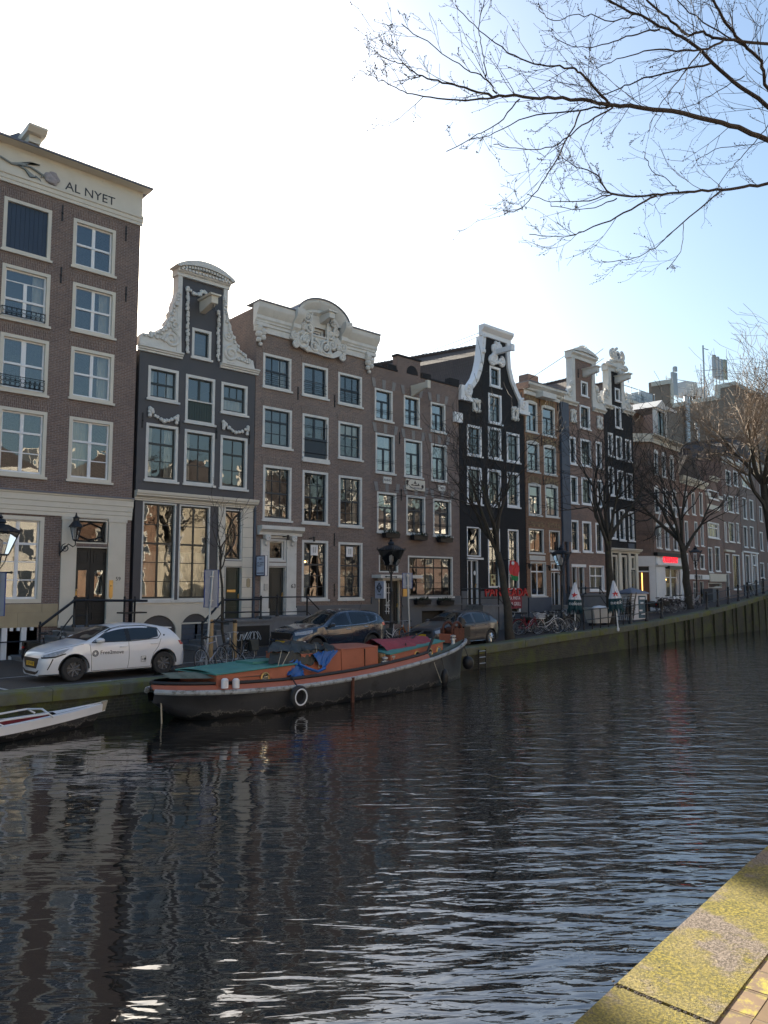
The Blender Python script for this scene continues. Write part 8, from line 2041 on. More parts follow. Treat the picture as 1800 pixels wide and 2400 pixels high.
# ------------------------------------------------------------------ bicycles
M.bikeblack = pm('black_bike_frame', (.012, .012, .014), .35, var=.2, coat=.3)
M.bikesilver = pm('silver_bike_frame', (.30, .29, .31), .35, .5, var=.1)
M.bikered = pm('dark_red_bike_frame', (.22, .02, .04), .4, var=.15)
M.bikeorange = pm('orange_bike_frame', (.62, .20, .02), .4, var=.1)
M.bikewhite = pm('white_bike_frame', (.55, .55, .56), .4, var=.1)
def bike(kind, mf, tall=1.0):
    """city bike or hybrid, nose towards +x, origin on the ground between the wheels"""
    o = empty('bicycle', (0, 0, 0)); r = .34; xr_, xf_ = -.53, .55
    for x in (xr_, xf_):
        w = MB().ring((x, 0, r), r, .02, 'y', 30, 6).build('wheel', M.tyre, o, True)
        rm = MB().ring((x, 0, r), r - .028, .009, 'y', 30, 4).lathe([(.025, -.04), (.025, .04)], (x, 0, r), 8, 'y')
        for k in range(14): a = 2 * pi * k / 14; rm.tube([(x + .02 * cos(a + .6), .015 * (-1) ** k, r + .02 * sin(a + .6)), (x + (r - .03) * cos(a), 0, r + (r - .03) * sin(a))], .0028, 3)
        rm.build('rim', M.steel, w)
    bb, st_, hd, hb_ = (-.08, 0, .29), (-.24, 0, .86), (.36, 0, .86), (.40, 0, .62)
    mb = MB().tube([bb, st_], .016, 6).tube([bb, hb_], .019, 6).tube([hd, hb_], .02, 6)
    if kind == 'city': mb.tube([(.37, 0, .80), (.15, 0, .58), (-.14, 0, .46)], .017, 6)
    else: mb.tube([(.36, 0, .84), (-.21, 0, .78)], .017, 6)
    for s in (-.05, .05): mb.tube([bb, (xr_, s, r)], .010, 5).tube([(-.2, s * .5, .74), (xr_, s, r)], .009, 5)
    mb.build('frame', mf, o, True)
    mb = MB().tube([hb_, (.42, 0, .56)], .018, 6)
    for s in (-.05, .05): mb.tube([(.42, s, .58), (.46, s, .44), (xf_, s, r)], .011, 5)
    mb.build('fork', mf, o, True)
    if kind == 'city': hp = [(.16, -.3, .98), (.24, -.28, 1.0), (.34, -.14, 1.03), (.36, 0, 1.02), (.34, .14, 1.03), (.24, .28, 1.0), (.16, .3, .98)]
    else: hp = [(.36, -.31, .98), (.38, -.1, .99), (.38, .1, .99), (.36, .31, .98)]
    hbar = MB().tube([hd, (.365, 0, 1.0)], .014, 6).tube(hp, .012, 6).build('handlebar', M.steel, o, True)
    mb = MB()
    for s in (0, -1): a, b = Vector(hp[s]), Vector(hp[1 if s == 0 else -2]); mb.tube([a, a + (b - a).normalized() * .11], .019, 6)
    mb.build('grip', M.tyre, hbar, True)
    sd = MB().tube([st_, (-.26, 0, .95)], .013, 6).build('seat_post', M.steel, o, True)
    MB().ball((-.28, 0, .98), .1, 10, 1.15, .85, .38).tube([(-.2, 0, .985), (-.08, 0, .985)], [.05, .022], 6).build('saddle', M.tyre, o, True)
    mb = MB().ring((bb[0], -.045, bb[2]), .085, .008, 'y', 18, 4).tube([(bb[0], -.06, bb[2]), (bb[0] + .12, -.06, bb[2] - .12)], .01, 5).tube([(bb[0], .06, bb[2]), (bb[0] - .12, .06, bb[2] + .12)], .01, 5).box(bb[0] + .07, bb[0] + .17, -.15, -.06, bb[2] - .14, bb[2] - .11).box(bb[0] - .17, bb[0] - .07, .06, .15, bb[2] + .11, bb[2] + .14)
    mb.build('crank', M.steel, o, True)
    if kind == 'city':
        mb = MB().ring((xr_, 0, r), r + .04, .016, 'y', 16, 5, (R(20), R(200))).ring((xf_, 0, r), r + .04, .016, 'y', 14, 5, (R(10), R(150)))
        mb.build('mudguards', mf, o, True)
        mb = MB().box(-.86, -.42, -.07, .07, .74, .755)
        for s in (-.06, .06): mb.tube([(xr_, s, r), (-.7, s, .74)], .007, 4).tube([(xr_, s, r), (-.45, s, .74)], .007, 4)
        mb.tube([(-.88, 0, .75), (-.9, 0, .5)], .012, 4).build('carrier', M.iron, o)
        MB().ball((.47, 0, .82), .05, 8).build('headlight', M.steel, o, True); MB().box(-.93, -.88, -.03, .03, .56, .62).build('rear_light', M.redlens, o)
        MB().tube([(bb[0] - .05, -.05, bb[2] + .09), (xr_, -.05, r + .04), (xr_ - .05, -.05, r), (xr_, -.05, r - .04), (bb[0] - .05, -.05, bb[2] - .08)], .012, 4).build('chain_case', M.iron, o)
    MB().tube([(-.15, .04, .28), (-.25, .16, .02)], .01, 4).build('kickstand', M.steel, o)
    return o
BG = 'bicycles parked along the canal street'
protos = {}
def put_bike(key, loc, rz, lean, label):
    kind, mf = key
    if key not in protos: protos[key] = bike(kind, mf); o = protos[key]
    else: o = copy_tree(protos[key])
    o.location = loc; o.rotation_euler = (lean, 0, rz); tag(o, label, 'bicycle', BG); return o
CB, CS, CR_, CO, CW_ = ('city', M.bikeblack), ('hybrid', M.bikesilver), ('city', M.bikered), ('city', M.bikeorange), ('city', M.bikewhite)
def gp(px, py): return GP(px, py)
p = gp(498, 1572); put_bike(CS, p, R(28), R(-8), 'silver hybrid bicycle leaning beside the steel sign pole')
p = gp(565, 1560) ; o = put_bike(CB, p + Vector((.15, .35, 0)), R(200), R(6), 'black bicycle with dark panniers by the wooden tree stakes')
mb = MB()
for s in (-1, 1): mb.add([(-.82, s * .08, .36), (-.46, s * .08, .36), (-.46, s * .2, .38), (-.82, s * .2, .38), (-.84, s * .08, .74), (-.44, s * .08, .74), (-.44, s * .18, .72), (-.84, s * .18, .72)], [(3, 2, 1, 0), (4, 5, 6, 7), (0, 1, 5, 4), (1, 2, 6, 5), (2, 3, 7, 6), (3, 0, 4, 7)])
mb.build('panniers', M.tarpk, o)
p = at_px(118, 25.6); put_bike(CB, p, R(15), R(5), 'black bicycle against the stoop behind the white hatchback')
for px, Y, rz, key, l in ((888, 23.2, 200, CB, 'black bicycle just behind the tail of the dark car'), (917, 23.0, 186, CW_, 'white mudguard bicycle against the lantern by the plaque house'), (956, 23.3, 205, CO, 'orange framed bicycle beside the second sign pole')):
    put_bike(key, at_px(px, Y), R(rz), R(5), l)
rnd = random.Random(4)
p = at_px(1236, 22.4); o = put_bike(CR_, p, R(-20), R(4), 'dark red bicycle with a pale front crate right of the tree trunk')
mb = MB()
for k in range(4):
    z0 = .78 + k * .07; mb.tube([(.45, -.2, z0), (.8, -.2, z0), (.8, .2, z0), (.45, .2, z0)], .02, 4, closed=True)
mb.box(.45, .8, -.2, .2, .74, .76); mb.build('front_crate', M.bikewhite, o)
for px, Y, rz, key, l in ((1212, 23.4, 70, CB, 'black bicycle half hidden behind the tree trunk'), (1262, 22.9, -65, CB, 'black bicycle next to the red one with the crate'), (1280, 22.0, -30, CW_, 'pale wheeled bicycle at the quay left of the lantern'), (1303, 22.1, -55, CB, 'black bicycle turned to the water below the lantern'), (1318, 23.0, -70, CB, 'black bicycle against the lantern foot by the ochre house'), (1336, 22.6, 190, CB, 'black bicycle left of the first closed parasol')):
    put_bike(key, at_px(px, Y), R(rz), R(4), l)
for px, Y, rz, key, l in ((1548, 26.4, -40, CB, 'black bicycle nearest the white cabinet'), (1563, 25.2, -25, CB, 'black bicycle with a grey lock ring in the big cluster'), (1580, 25.4, -35, CB, 'second black bicycle of the big cluster by the water'), (1592, 26.2, -50, CB, 'black bicycle in the middle of the big cluster'), (1603, 25.6, -60, CS, 'silver bicycle in the cluster before the tree'), (1626, 25.9, -15, CW_, 'white mudguard bicycle right of the tree and cluster'), (1572, 27.0, -70, CB, 'black bicycle behind the cluster under the shop window')):
    put_bike(key, at_px(px, Y), R(rz), R(4), l)
X = Fr(0, 24.6, 0).at(1772, 1380)[0]; put_bike(CB, on_street(X, 24.9) , R(10), R(-6), 'black bicycle leaning on the bridge railing far along')
# ------------------------------------------------------------------ closed beer parasols
M.parawhite = pm('parasol_white', (.70, .70, .72), .8, var=.05); M.paragreen = pm('parasol_dark_green', (.012, .05, .06), .8, var=.15)
def parasol(base, H, label, lean, word, star_dx):
    o = empty('closed_parasol', base, 0, label, 'parasol', 'closed parasols on the quay')
    o.rotation_euler = (0, lean, R(-50))
    MB().tube([(0, 0, -.05), (0, 0, H * .5)], .03, 8).lathe([(.06, -.02), (.06, .1), (.035, .12)], (0, 0, 0), 10).build('pole', M.white, o)
    def skin(z0, z1, r0, r1, n=48):
        rows = []
        for i in range(9):
            t = i / 8; z = z0 + (z1 - z0) * t; r = r0 + (r1 - r0) * t
            rows.append([(r * (1 + .16 * cos(8 * 2 * pi * k / n)) * cos(2 * pi * k / n), r * (1 + .16 * cos(8 * 2 * pi * k / n)) * sin(2 * pi * k / n), z) for k in range(n + 1)])
        return MB().grid(rows)
    z = [H * .43, H * .64, H]
    skin(z[1], z[2], .27, .035).build('canopy', M.parawhite, o, True)
    lo = skin(z[0], z[1], .30, .272)
    for k in range(8): a = 2 * pi * k / 8; lo.prism([(-.0, 0)] * 3, 0, 0) if False else lo.tube([(.33 * cos(a), .33 * sin(a), z[0] + .02), (.36 * cos(a), .36 * sin(a), z[0] - .22)], [.06, .01], 4)
    lo.build('lower_band', M.paragreen, o, True)
    # red star and white letters wrapped round the cloth
    def wrap(me, r):
        for v in me.vertices:
            a = -pi / 2 + v.co.x / r; rr = r * 1.17 - v.co.y; v.co = (rr * cos(a), rr * sin(a), v.co.z)
    s5 = [(.15 * (1 if k % 2 == 0 else .42) * sin(pi * k / 5), .15 * (1 if k % 2 == 0 else .42) * cos(pi * k / 5)) for k in range(10)]
    zs = z[1] + .22; st = MB().prism([(x + star_dx, zz + zs) for x, zz in s5], -.012, .0).build('star', M.red, o); wrap(st.data, .205)
    t = text(o, 'lettering', word, (0, -.002, (z[0] + z[1]) / 2 + .06), (1, 0, 0), (0, 0, 1), .27, M.white, .004); wrap(t.data, .285)
    return o
p = gp(1348, 1477); parasol(p, 2.35, 'closed white and dark green parasol with red star, by the bikes', R(1), 'eeken', -.04)
p = gp(1449, 1477); parasol(p, 2.42, 'closed white and dark green parasol with red star, by the stacked chairs', R(-4), 'neek', .0)
# ------------------------------------------------------------------ quay railing, white bin bag, chairs, cabinet
def quay_rail(label, X0, X1, n, ball, inset=.35, H=1.0):
    o = empty('quay_railing', on_street(X0, qy(X0) + inset), 0, label, 'railing')
    b = o.location; mb = MB()
    for f in (1.0, .5): mb.tube([rel(o, (X0 + (X1 - X0) * k / 20, qy(X0 + (X1 - X0) * k / 20) + inset, lerp_tab(QH, X0 + (X1 - X0) * k / 20) + H * f)) for k in range(21)], .028, 6)
    mb.build('rails', M.iron, o)
    for k in range(n):
        X = X0 + (X1 - X0) * k / (n - 1); p = rel(o, (X, qy(X) + inset, lerp_tab(QH, X)))
        if ball: m_ = MB().lathe([(.12, 0), (.12, .12), (.07, .18), (.06, .95), (.09, 1.0), (.06, 1.05), (.09, 1.12), (.07, 1.2), (.02, 1.23)], p, 10)
        else: m_ = MB().tube([p, (p[0], p[1], p[2] + H)], .03, 6)
        m_.build('post', M.iron, o, True)
    return o
quay_rail('thin black railing on the quay between the two parasols', gp(1348, 1477).x, gp(1478, 1463).x, 7, False)
quay_rail('black railing with ball topped posts by the white cabinet', gp(1480, 1463).x, gp(1545, 1450).x, 3, True)
quay_rail('black railing with ball topped posts climbing to the bridge', 50.5, 68, 10, True)
p = gp(1428, 1466); p = on_street(p.x + .4, p.y + .9)
o = empty('planter_box', p, R(-12), 'white tapered planter box standing behind the quay railing', 'planter')
MB().add([(-.55, -.3, .12), (.55, -.3, .12), (.55, .3, .12), (-.55, .3, .12), (-.75, -.38, .95), (.75, -.38, .95), (.75, .38, .95), (-.75, .38, .95)], [(3, 2, 1, 0), (0, 1, 5, 4), (1, 2, 6, 5), (2, 3, 7, 6), (3, 0, 4, 7), (4, 5, 6, 7)]).build('tub', pm('dirty_white', (.5, .47, .42), .8, var=.1, dirt=((.3, .27, .22), 3, .6)), o)
mb = MB()
for x in (-.45, .45): mb.box(x - .08, x + .08, -.2, .2, -.1, .119)
mb.build('feet', M.iron, o); MB().ball((.1, 0, .95), .4, 8, 1.3, .8, .3).build('earth', M.white, o, True)
M.rattan = pm('rattan', (.09, .075, .06), .7, var=.35, scale=15)
def chair():
    o = empty('terrace_chair', (0, 0, 0))
    MB().box(-.22, .22, -.22, .22, .43, .46).build('seat', M.rattan, o)
    rows = [[(x, .2 + .10 * t + .05 * (1 - (x / .22) ** 2), .46 + .44 * t) for x in (-.22, -.12, 0, .12, .22)] for t in (0, .33, .66, 1)]
    MB().grid(rows).build('backrest', M.rattan, o, True)
    for sx in (-.2, .2):
        for sy in (-.2, .2): MB().tube([(sx, sy, .43), (sx * 1.12, sy * 1.15, 0)], .014, 5).build('leg', M.rattan, o)
        MB().tube([(sx * 1.05, .2, .68), (sx * 1.1, -.15, .68), (sx * 1.05, -.2, .44)], .015, 5).build('armrest', M.rattan, o)
    return o
ch0 = chair(); first = True
for s, px in enumerate((1462, 1473)):
    b = at_px(px, 23.6 + s * .1)
    for k in range(6):
        o = ch0 if first else copy_tree(ch0); first = False
        o.location = b + Vector((0, -.03 * k, .15 * k)); o.rotation_euler = (0, 0, R(200 + 6 * s + rnd.uniform(-4, 4)))
        tag(o, 'brown woven chair in the %s stack, %s' % (('nearer parasol', 'nearer cabinet')[s], ('at the very bottom', 'second from the bottom', 'third from the bottom', 'fourth from the bottom', 'just under the top one', 'on the very top')[k]), 'chair', 'stacked terrace chairs')
p = gp(1508, 1452); p = on_street(p.x + .3, p.y + .9)
o = empty('utility_cabinet', p, R(-14), 'white street cabinet with a low pyramid roof and a poster on its side', 'cabinet')
MB().box(-.62, .62, -.62, .62, -.1, 1.52).build('body', M.white, o); MB().add([(-.72, -.72, 1.52), (.72, -.72, 1.52), (.72, .72, 1.52), (-.72, .72, 1.52), (-.72, -.72, 1.6), (.72, -.72, 1.6), (.72, .72, 1.6), (-.72, .72, 1.6), (0, 0, 1.92)], [(3, 2, 1, 0), (0, 1, 5, 4), (1, 2, 6, 5), (2, 3, 7, 6), (3, 0, 4, 7), (4, 5, 8), (5, 6, 8), (6, 7, 8), (7, 4, 8)]).build('roof', M.signback, o)
MB().box(-.1, .5, -.64, -.621, .1, 1.42).build('poster', pm('torn_poster', (.05, .10, .13), .6, var=.8, scale=4), o)
mb = MB()
for a, b, c, d in ((-.02, .42, 1.2, 1.34), (.05, .3, .9, 1.05), (.1, .4, .3, .42), (-.05, .2, .5, .6)): mb.box(a, b, -.646, -.641, c, d)
mb.build('poster_scraps', M.white, o); MB().box(-.45, -.38, -.63, -.621, 1.1, 1.2).build('lock', M.ink, o)
# hanging red lobed banner on the tree-side of the restaurant
x, z = F0.at(1211, 1335, .8); o = empty('red_banner', (x, 27.4, z), 0, 'red and green fluttering banner hanging at the black house front', 'banner')
rows = [[(-.35 + .75 * i / 8 + .05 * sin(j), .08 * sin(i * 1.1 + j * .6), .55 - 1.1 * j / 8 - .12 * (i / 8)) for i in range(9)] for j in range(9)]
MB().grid(rows[:7]).build('cloth', M.red, o, True); MB().grid(rows[6:]).build('hem', pm('banner_green', (.02, .22, .07), .7), o, True); MB().tube([(-.3, .02, .56), (-.3, .55, .62)], .02, 5).build('bracket', M.iron, o)
MB().ball((-.18, -.08, .36), .14, 8, 1, .25, .8).build('disc', M.white, o, True)
rows = None
# fence with bin and pots by the ochre house steps
o = empty('area_fence', (F0.at(1278, 1420)[0], 26.6, 0), 0, 'low black spiked fence in front of the ochre house', 'fence')
mb = MB()
for zz in (.2, .95): mb.tube([(-1.6, 0, zz), (1.9, 0, zz)], .02, 5)
for k in range(24): mb.tube([(-1.6 + k * .152, 0, 0), (-1.6 + k * .152, 0, 1.1)], .011, 4)
mb.build('bars', M.iron, o)
o = empty('wheeled_bin', (F0.at(1162, 1400)[0] - .6, 26.0, 0), R(8), 'dark wheeled bin between the grey car and the tree trunk', 'bin')
MB().add([(-.26, -.3, .08), (.26, -.3, .08), (.26, .3, .08), (-.26, .3, .08), (-.3, -.36, 1.0), (.3, -.36, 1.0), (.3, .36, 1.0), (-.3, .36, 1.0)], [(3, 2, 1, 0), (0, 1, 5, 4), (1, 2, 6, 5), (2, 3, 7, 6), (3, 0, 4, 7), (4, 5, 6, 7)]).build('body', M.paint_blue, o)
MB().box(-.33, .33, -.4, .4, 1.0, 1.07).build('lid', M.cardark, o)
for s in (-1, 1): MB().ring((s * .3, .3, .1), .09, .03, 'x', 16, 6).build('wheel', M.tyre, o, True)
# ------------------------------------------------------------------ trees
M.bark = pm('grey_bark', (.045, .039, .031), .9, var=.35, scale=5, bump=.6, bscale=14, dirt=((.06, .07, .03), 3, .58))
M.twig = pm('twig_brown', (.032, .027, .023), .85, var=.25, scale=4)
M.twig_light = pm('twig_sunlit', (.21, .155, .11), .85, var=.25, scale=4)  # lit copy of the twig colour: sunshine on the crown painted in
M.twig_dark = pm('branch_dark', (.022, .018, .018), .85, var=.25, scale=4, bump=.4, bscale=25)
def rot_about(v, ax, a): return Matrix.Rotation(a, 3, ax) @ v
def grow(mbs, rnd, p, d, L, r, lev, maxlev, up, spread, kids, thin):
    """limb that wanders and forks; thick wood goes in mbs[0], twigs in mbs[1]"""
    n = 5 if lev < 2 else (4 if lev < maxlev else 3)
    pts = [p.copy()]; rs = [r]; dd = d.copy(); spots = []
    for i in range(n):
        w = Vector((rnd.gauss(0, 1), rnd.gauss(0, 1), rnd.gauss(0, 1))) * (.15 if lev < 2 else .26)
        dd = (dd + w + Vector((0, 0, up * (.5 + lev * .25)))).normalized()
        p = p + dd * (L / n); pts.append(p.copy()); t = (i + 1) / n
        rs.append(max(thin, r * (1 - .62 * t))); spots.append((p.copy(), dd.copy(), rs[-1], t))
    mbs[0 if lev < 2 else 1].tube(pts, rs, 8 if lev == 0 else (6 if lev == 1 else (4 if lev == 2 else 3)), caps=lev < 2)
    if lev >= maxlev: return
    k = kids[lev]
    for j in range(k):
        q, qd, qr, t = spots[min(n - 1, int(n * (.25 + .75 * (j + rnd.random()) / k)))] if lev else spots[min(n - 1, int(n * (.45 + .55 * j / k)))]
        ax = qd.orthogonal().normalized(); ax = rot_about(ax, qd, rnd.uniform(0, 2 * pi))
        nd_ = rot_about(qd, ax, rnd.uniform(*spread[lev]))
        grow(mbs, rnd, q, nd_, L * rnd.uniform(.5, .78) * (1 if lev else .62), qr * rnd.uniform(.5, .72), lev + 1, maxlev, up, spread, kids, thin)
def tree(label, base, H, r, seed, lean=(0, 0), first=.42, kids=(7, 5, 5, 4), spread=((.35, .85), (.4, .9), (.4, 1.0), (.4, 1.0)), maxlev=4, up=.06, thin=.009, tw=None, bark=None, group='bare trees along the canal', fork=None):
    rnd = random.Random(seed); o = empty('bare_tree', base, 0, label, 'tree', group)
    tr, cw = MB(), MB()
    n = 7; pts = []; rs = []
    for i in range(n + 1):
        t = i / n; pts.append(Vector((lean[0] * t ** 1.4 + rnd.gauss(0, .03) * (t > 0), lean[1] * t ** 1.4 + rnd.gauss(0, .03) * (t > 0), H * first * t - .1))); rs.append(r * (1.25 if i == 0 else 1 - .35 * t))
    tr.tube(pts, rs, 10)
    top = pts[-1]; d0 = (pts[-1] - pts[-2]).normalized()
    k = kids[0]
    for j in range(k):
        a = 2 * pi * (j + rnd.uniform(-.25, .25)) / k; tilt = rnd.uniform(*spread[0]) if j else .08
        d = (d0 + Vector((cos(a), sin(a), 0)) * math.tan(tilt)).normalized()
        hgt = rnd.uniform(.0, 1.0) if j else 0
        q = pts[-1 - int(hgt * 2.2)] if j > 2 else top
        grow((tr, cw), rnd, q, d, H * (1 - first) * rnd.uniform(.36, .5) * (1.15 if j == 0 else 1), r * rnd.uniform(.38, .55), 1, maxlev, up, spread, kids, thin)
    tr.build('trunk', bark or M.bark, o, True); cw.build('crown', tw or M.twig, o)
    return o
p = gp(1201, 1501); tree('slim bare tree with ivy dark trunk at the quay before the black gable house', p + Vector((.25, .3, 0)), 11.5, .20, 3, (-.55, .2), .34, (6, 5, 4, 3), ((.12, .36), (.35, .8), (.4, .9), (.4, 1)), up=.10)
p = at_px(1430, 23.2); T2 = tree('bare forked tree at the quay before the brown gable house', p, 13, .24, 8, (-.5, -.3), .36, (6, 5, 4, 3), ((.2, .55), (.35, .8), (.4, .9), (.4, 1)), up=.08, thin=.011)
p = at_px(1614, 25.4); tree('dark wide crowned bare tree before the smithy house', p, 14.5, .29, 12, (-.2, .2), .32, (7, 5, 4, 4), ((.2, .62), (.35, .8), (.4, .9), (.4, 1)), up=.08, thin=.013)
X = 58.0; tree('big bare tree with sunlit tan twigs filling the right edge near the bridge', on_street(61.5, 23.2), 21, .40, 17, (-1.2, .3), .40, (9, 8, 7, 5), ((.3, .85), (.35, .85), (.4, .9), (.4, 1)), up=.07, thin=.013, tw=M.twig_light, bark=M.bark)
X = F9.w(0, 6); 
for i, X in enumerate((24, 36, 47)):
    o = copy_tree(T2); o.location = NF.w(X, -1.6, NH); o.rotation_euler = (0, 0, 1.3 + i * 2); tag(o, ('first', 'second', 'third')[i] + ' bare tree along our own quay, mirrored in the window panes', 'tree')
# young staked tree
p = at_px(524, 23.6); 
o = tree('thin young tree tied between two wooden stakes', p, 6.6, .055, 22, (-.15, 0), .55, (6, 3, 3, 2), ((.15, .5), (.3, .7), (.4, .9), (.4, 1)), maxlev=3, up=.12, thin=.006)
for px, l in ((497, 'wooden tree stake left of the young tree'), (552, 'wooden tree stake right of the young tree')):
    b = at_px(px, 23.5); s = empty('tree_stake', b, 0, l, 'stake', 'wooden stakes of the young tree'); hgt = Fr(0, 23.5).at(px, 1452)[1]
    MB().lathe([(.075, -.1), (.072, hgt - .02), (.06, hgt)], (0, 0, 0), 10).build('post', M.wood, s, True); MB().lathe([(.08, hgt - .12), (.08, hgt - .06)], (0, 0, 0), 10).build('strap', M.tyre, s)
b0, b1 = at_px(497, 23.5), at_px(552, 23.5); hgt = Fr(0, 23.5).at(520, 1455)[1]
s = empty('tree_tie', (b0 + b1) / 2, 0, 'black rubber tie between the two wooden stakes', 'strap'); MB().tube([(b0.x - (b0.x + b1.x) / 2, -.09, hgt), (0, .0, hgt - .05), (b1.x - (b0.x + b1.x) / 2, -.09, hgt)], .03, 5).build('band', M.tyre, s)

# ------------------------------------------------------------------ the near tree whose branches hang in from the right
rnd = random.Random(9)
def B(x, y, d):
    """branch point: a pixel of the photo at a distance d along the view"""
    px, py = 880 + x * .5546, y * .5546; return CAM + ray(px, py) * d
nt_root = Vector((9.6, .2, NH))
o = empty('near_tree', nt_root, 0, 'near bare tree whose dark branches hang into the upper right of the sky', 'tree', 'bare trees along the canal')
big, small = MB(), MB()
def rl_(p): return p - nt_root
LIMBS = {
 'A': ([(2250, 1100, 7.4), (1900, 680, 7.2), (1659, 450, 7.0), (1480, 320, 6.8), (1350, 190, 6.6), (1200, 110, 6.4), (1000, 10, 6.2), (860, -60, 6.0)], (34, 8)),
 'B': ([(2250, 1150, 7.4), (1900, 720, 7.3), (1659, 590, 7.0), (1500, 530, 6.8), (1300, 480, 6.6), (1100, 455, 6.4), (990, 440, 6.3), (850, 420, 6.2), (700, 410, 6.0), (520, 405, 5.8), (430, 385, 5.7), (290, 350, 5.6), (180, 315, 5.5), (100, 265, 5.4), (25, 240, 5.4)], (38, 2.5)),
 'B1': ([(990, 440, 6.3), (880, 320, 6.2), (820, 285, 6.1), (700, 275, 6.0), (560, 220, 5.9), (440, 130, 5.8), (340, 20, 5.7)], (15, 3)),
 'B2': ([(990, 452, 6.3), (860, 465, 6.4), (640, 495, 6.5), (480, 570, 6.5), (400, 590, 6.5)], (12, 2.5)),
 'B3': ([(1000, 455, 6.3), (870, 530, 6.1), (750, 620, 6.0), (620, 630, 5.9), (500, 610, 5.8)], (10, 2.5)),
 'B4': ([(865, 470, 6.3), (780, 640, 6.1), (700, 780, 6.0), (620, 880, 5.9), (540, 890, 5.8)], (10, 2.5)),
 'B5': ([(520, 410, 5.8), (380, 425, 5.6), (200, 410, 5.5), (100, 380, 5.4), (0, 325, 5.3)], (11, 2.5)),
 'B6': ([(610, 420, 5.9), (520, 520, 5.7), (430, 570, 5.6), (300, 640, 5.5)], (8, 2.2)),
 'B7': ([(1420, 270, 6.7), (1300, 290, 6.6), (1100, 340, 6.7), (1000, 390, 6.8), (920, 415, 6.9), (760, 500, 7.0)], (13, 3)),
 'B8': ([(510, 400, 5.8), (470, 340, 5.7), (380, 290, 5.6), (220, 180, 5.4), (110, 100, 5.3)], (9, 2.2)),
 'B9': ([(470, 330, 5.7), (455, 220, 5.6), (440, 120, 5.5), (460, 0, 5.5)], (6, 2)),
 'C': ([(2250, 1150, 7.6), (1950, 760, 7.6), (1659, 775, 7.5), (1500, 800, 7.3), (1350, 805, 7.1), (1180, 825, 6.9), (1000, 820, 6.7), (930, 740, 6.6), (850, 705, 6.5), (770, 650, 6.4)], (28, 3)),
 'C1': ([(1180, 825, 6.9), (1050, 900, 6.7), (900, 965, 6.6), (800, 1000, 6.5), (650, 990, 6.4)], (13, 2.5)),
 'C2': ([(1460, 810, 7.2), (1300, 940, 7.0), (1200, 1030, 6.9), (1100, 1090, 6.8), (960, 1105, 6.7)], (10, 2.5)),
 'C3': ([(1000, 820, 6.7), (880, 850, 6.6), (740, 850, 6.5), (640, 820, 6.4)], (9, 2.2)),
 'C4': ([(1020, 838, 6.7), (900, 882, 6.8), (740, 872, 6.8)], (8, 2.2)),
 'C5': ([(1280, 810, 7.0), (1250, 770, 6.9), (1170, 720, 6.8), (1130, 640, 6.8)], (7, 2)),
 'C6': ([(1300, 945, 7.0), (1290, 1060, 7.0), (1230, 1140, 7.0)], (5, 2)),
 'D': ([(2250, 1050, 7.0), (1800, 560, 6.8), (1659, 380, 6.6), (1630, 260, 6.5), (1560, 190, 6.4), (1500, 120, 6.3), (1420, 0, 6.2), (1380, -80, 6.1)], (22, 12)),
 'E': ([(1800, 190, 6.5), (1659, 190, 6.3), (1480, 165, 6.2), (1380, 140, 6.2), (1320, 150, 6.2)], (18, 12)),
 'E2': ([(1480, 165, 6.2), (1380, 210, 6.1), (1200, 210, 6.0), (1050, 240, 5.9), (930, 290, 5.9)], (14, 3)),
 'F': ([(1320, 150, 6.5), (1230, 70, 6.3), (1150, 0, 6.2), (1100, -60, 6.1)], (14, 9)),
 'G': ([(1700, 470, 6.9), (1659, 530, 6.8), (1560, 650, 6.8), (1480, 740, 6.8), (1440, 800, 6.8)], (8, 2.5)),
 'H': ([(1370, 220, 6.6), (1280, 340, 6.7), (1200, 450, 6.8), (1150, 560, 6.8)], (9, 3)),
 'I': ([(1200, 120, 6.4), (1080, 150, 6.3), (960, 190, 6.2), (850, 200, 6.1), (760, 160, 6.0)], (10, 2.5)),
 'J': ([(1600, 220, 6.5), (1450, 130, 6.3), (1300, 30, 6.2), (1240, -60, 6.1)], (9, 5)),
 'K': ([(1560, 320, 6.9), (1420, 400, 7.0), (1280, 470, 7.1)], (7, 3)),
 'L': ([(1100, 60, 6.3), (1000, 90, 6.2), (860, 60, 6.1), (760, 90, 6.0), (690, 40, 6.0)], (8, 2.2)),
 'M': ([(1659, 590, 7.0), (1600, 610, 7.0), (1480, 620, 7.0), (1390, 655, 7.0)], (6, 2)),
}
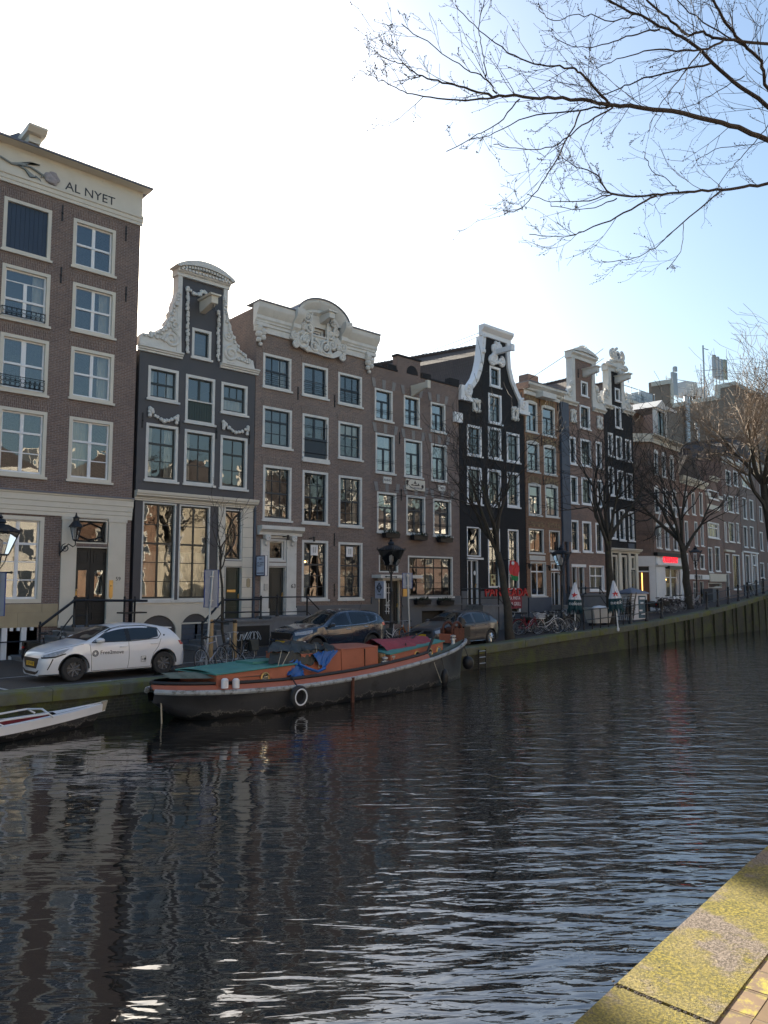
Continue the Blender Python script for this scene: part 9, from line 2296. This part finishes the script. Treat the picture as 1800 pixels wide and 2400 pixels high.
for k, (pl, (w0, w1)) in LIMBS.items():
    raw = [B(*p) for p in pl]
    # smooth through the control points
    pts = []; m_ = len(raw)
    for i in range(m_ - 1):
        p0, p1, p2, p3 = raw[max(0, i - 1)], raw[i], raw[i + 1], raw[min(m_ - 1, i + 2)]
        for q in range(5):
            t = q / 5; pts.append(.5 * ((2 * p1) + (p2 - p0) * t + (2 * p0 - 5 * p1 + 4 * p2 - p3) * t * t + (3 * p1 - p0 - 3 * p2 + p3) * t ** 3) + Vector((rnd.gauss(0, .005), rnd.gauss(0, .005), rnd.gauss(0, .005))))
    pts.append(raw[-1]); N = len(pts)
    rs = [max(.0032, (w0 + (w1 - w0) * (i / (N - 1)) ** .8) * .42 / F * 6.5 / 2) for i in range(N)]
    big.tube([rl_(p) for p in pts], rs, 7)
    # side twigs with smaller ones on them
    Ltot = sum((pts[i + 1] - pts[i]).length for i in range(N - 1)); nt_ = int(Ltot / .125)
    vis0 = 8 if pl[0][0] > 1700 else 0
    for j in range(nt_):
        i = rnd.randint(min(vis0, N - 3), N - 2); r0 = rs[i]
        if rnd.random() > (.35 + .65 * (i / N)): continue
        d = (pts[i + 1] - pts[i]).normalized(); ax = rot_about(d.orthogonal().normalized(), d, rnd.uniform(0, 2 * pi)); dd = rot_about(d, ax, rnd.uniform(.35, .9)); L = rnd.uniform(.15, .62) * (1.15 - .8 * i / N)
        def twig(p, dd, L, r, lev):
            q = [p.copy()]; n = 4
            for s in range(n):
                dd = (dd + Vector((rnd.gauss(0, .06), rnd.gauss(0, .06), rnd.gauss(.05, .06)))).normalized(); p = p + dd * (L / n); q.append(p.copy())
                if lev < 2 and rnd.random() < .62:
                    ax = rot_about(dd.orthogonal().normalized(), dd, rnd.uniform(0, 6.28)); twig(p, rot_about(dd, ax, rnd.uniform(.35, .8)), L * rnd.uniform(.35, .65), r * .7, lev + 1)
            small.tube([rl_(v) for v in q], [max(.0014, r * (1 - .6 * s / n)) for s in range(n + 1)], 3, caps=False)
            if rnd.random() < .7:
                for s in range(rnd.randint(1, 3)): small.ball(rl_(q[-1 - s] + Vector((rnd.gauss(0, .006), rnd.gauss(0, .006), rnd.gauss(0, .006)))), rnd.uniform(.0035, .006), 4)
        twig(pts[i], dd, L, min(.0036, r0 * .6), 0)
base = Vector((0, 0, 0)); crotch = rl_(B(2250, 1120, 7.4))
big.tube([base + Vector((0, 0, -.1)), base.lerp(crotch, .3) + Vector((.1, 0, 0)), base.lerp(crotch, .65), crotch], [.34, .27, .22, .17], 12)
for q in ((2250, 1100, 7.4), (2250, 1150, 7.6), (2250, 1050, 7.0)): big.tube([crotch, rl_(B(*q))], [.16, .1], 8)
big.tube([crotch, crotch + Vector((.3, -.3, 2.2)), rl_(B(1800, 190, 6.5))], [.12, .09, .04], 8)
big.build('trunk', M.twig_dark, o, True); small.build('crown', M.twig_dark, o)
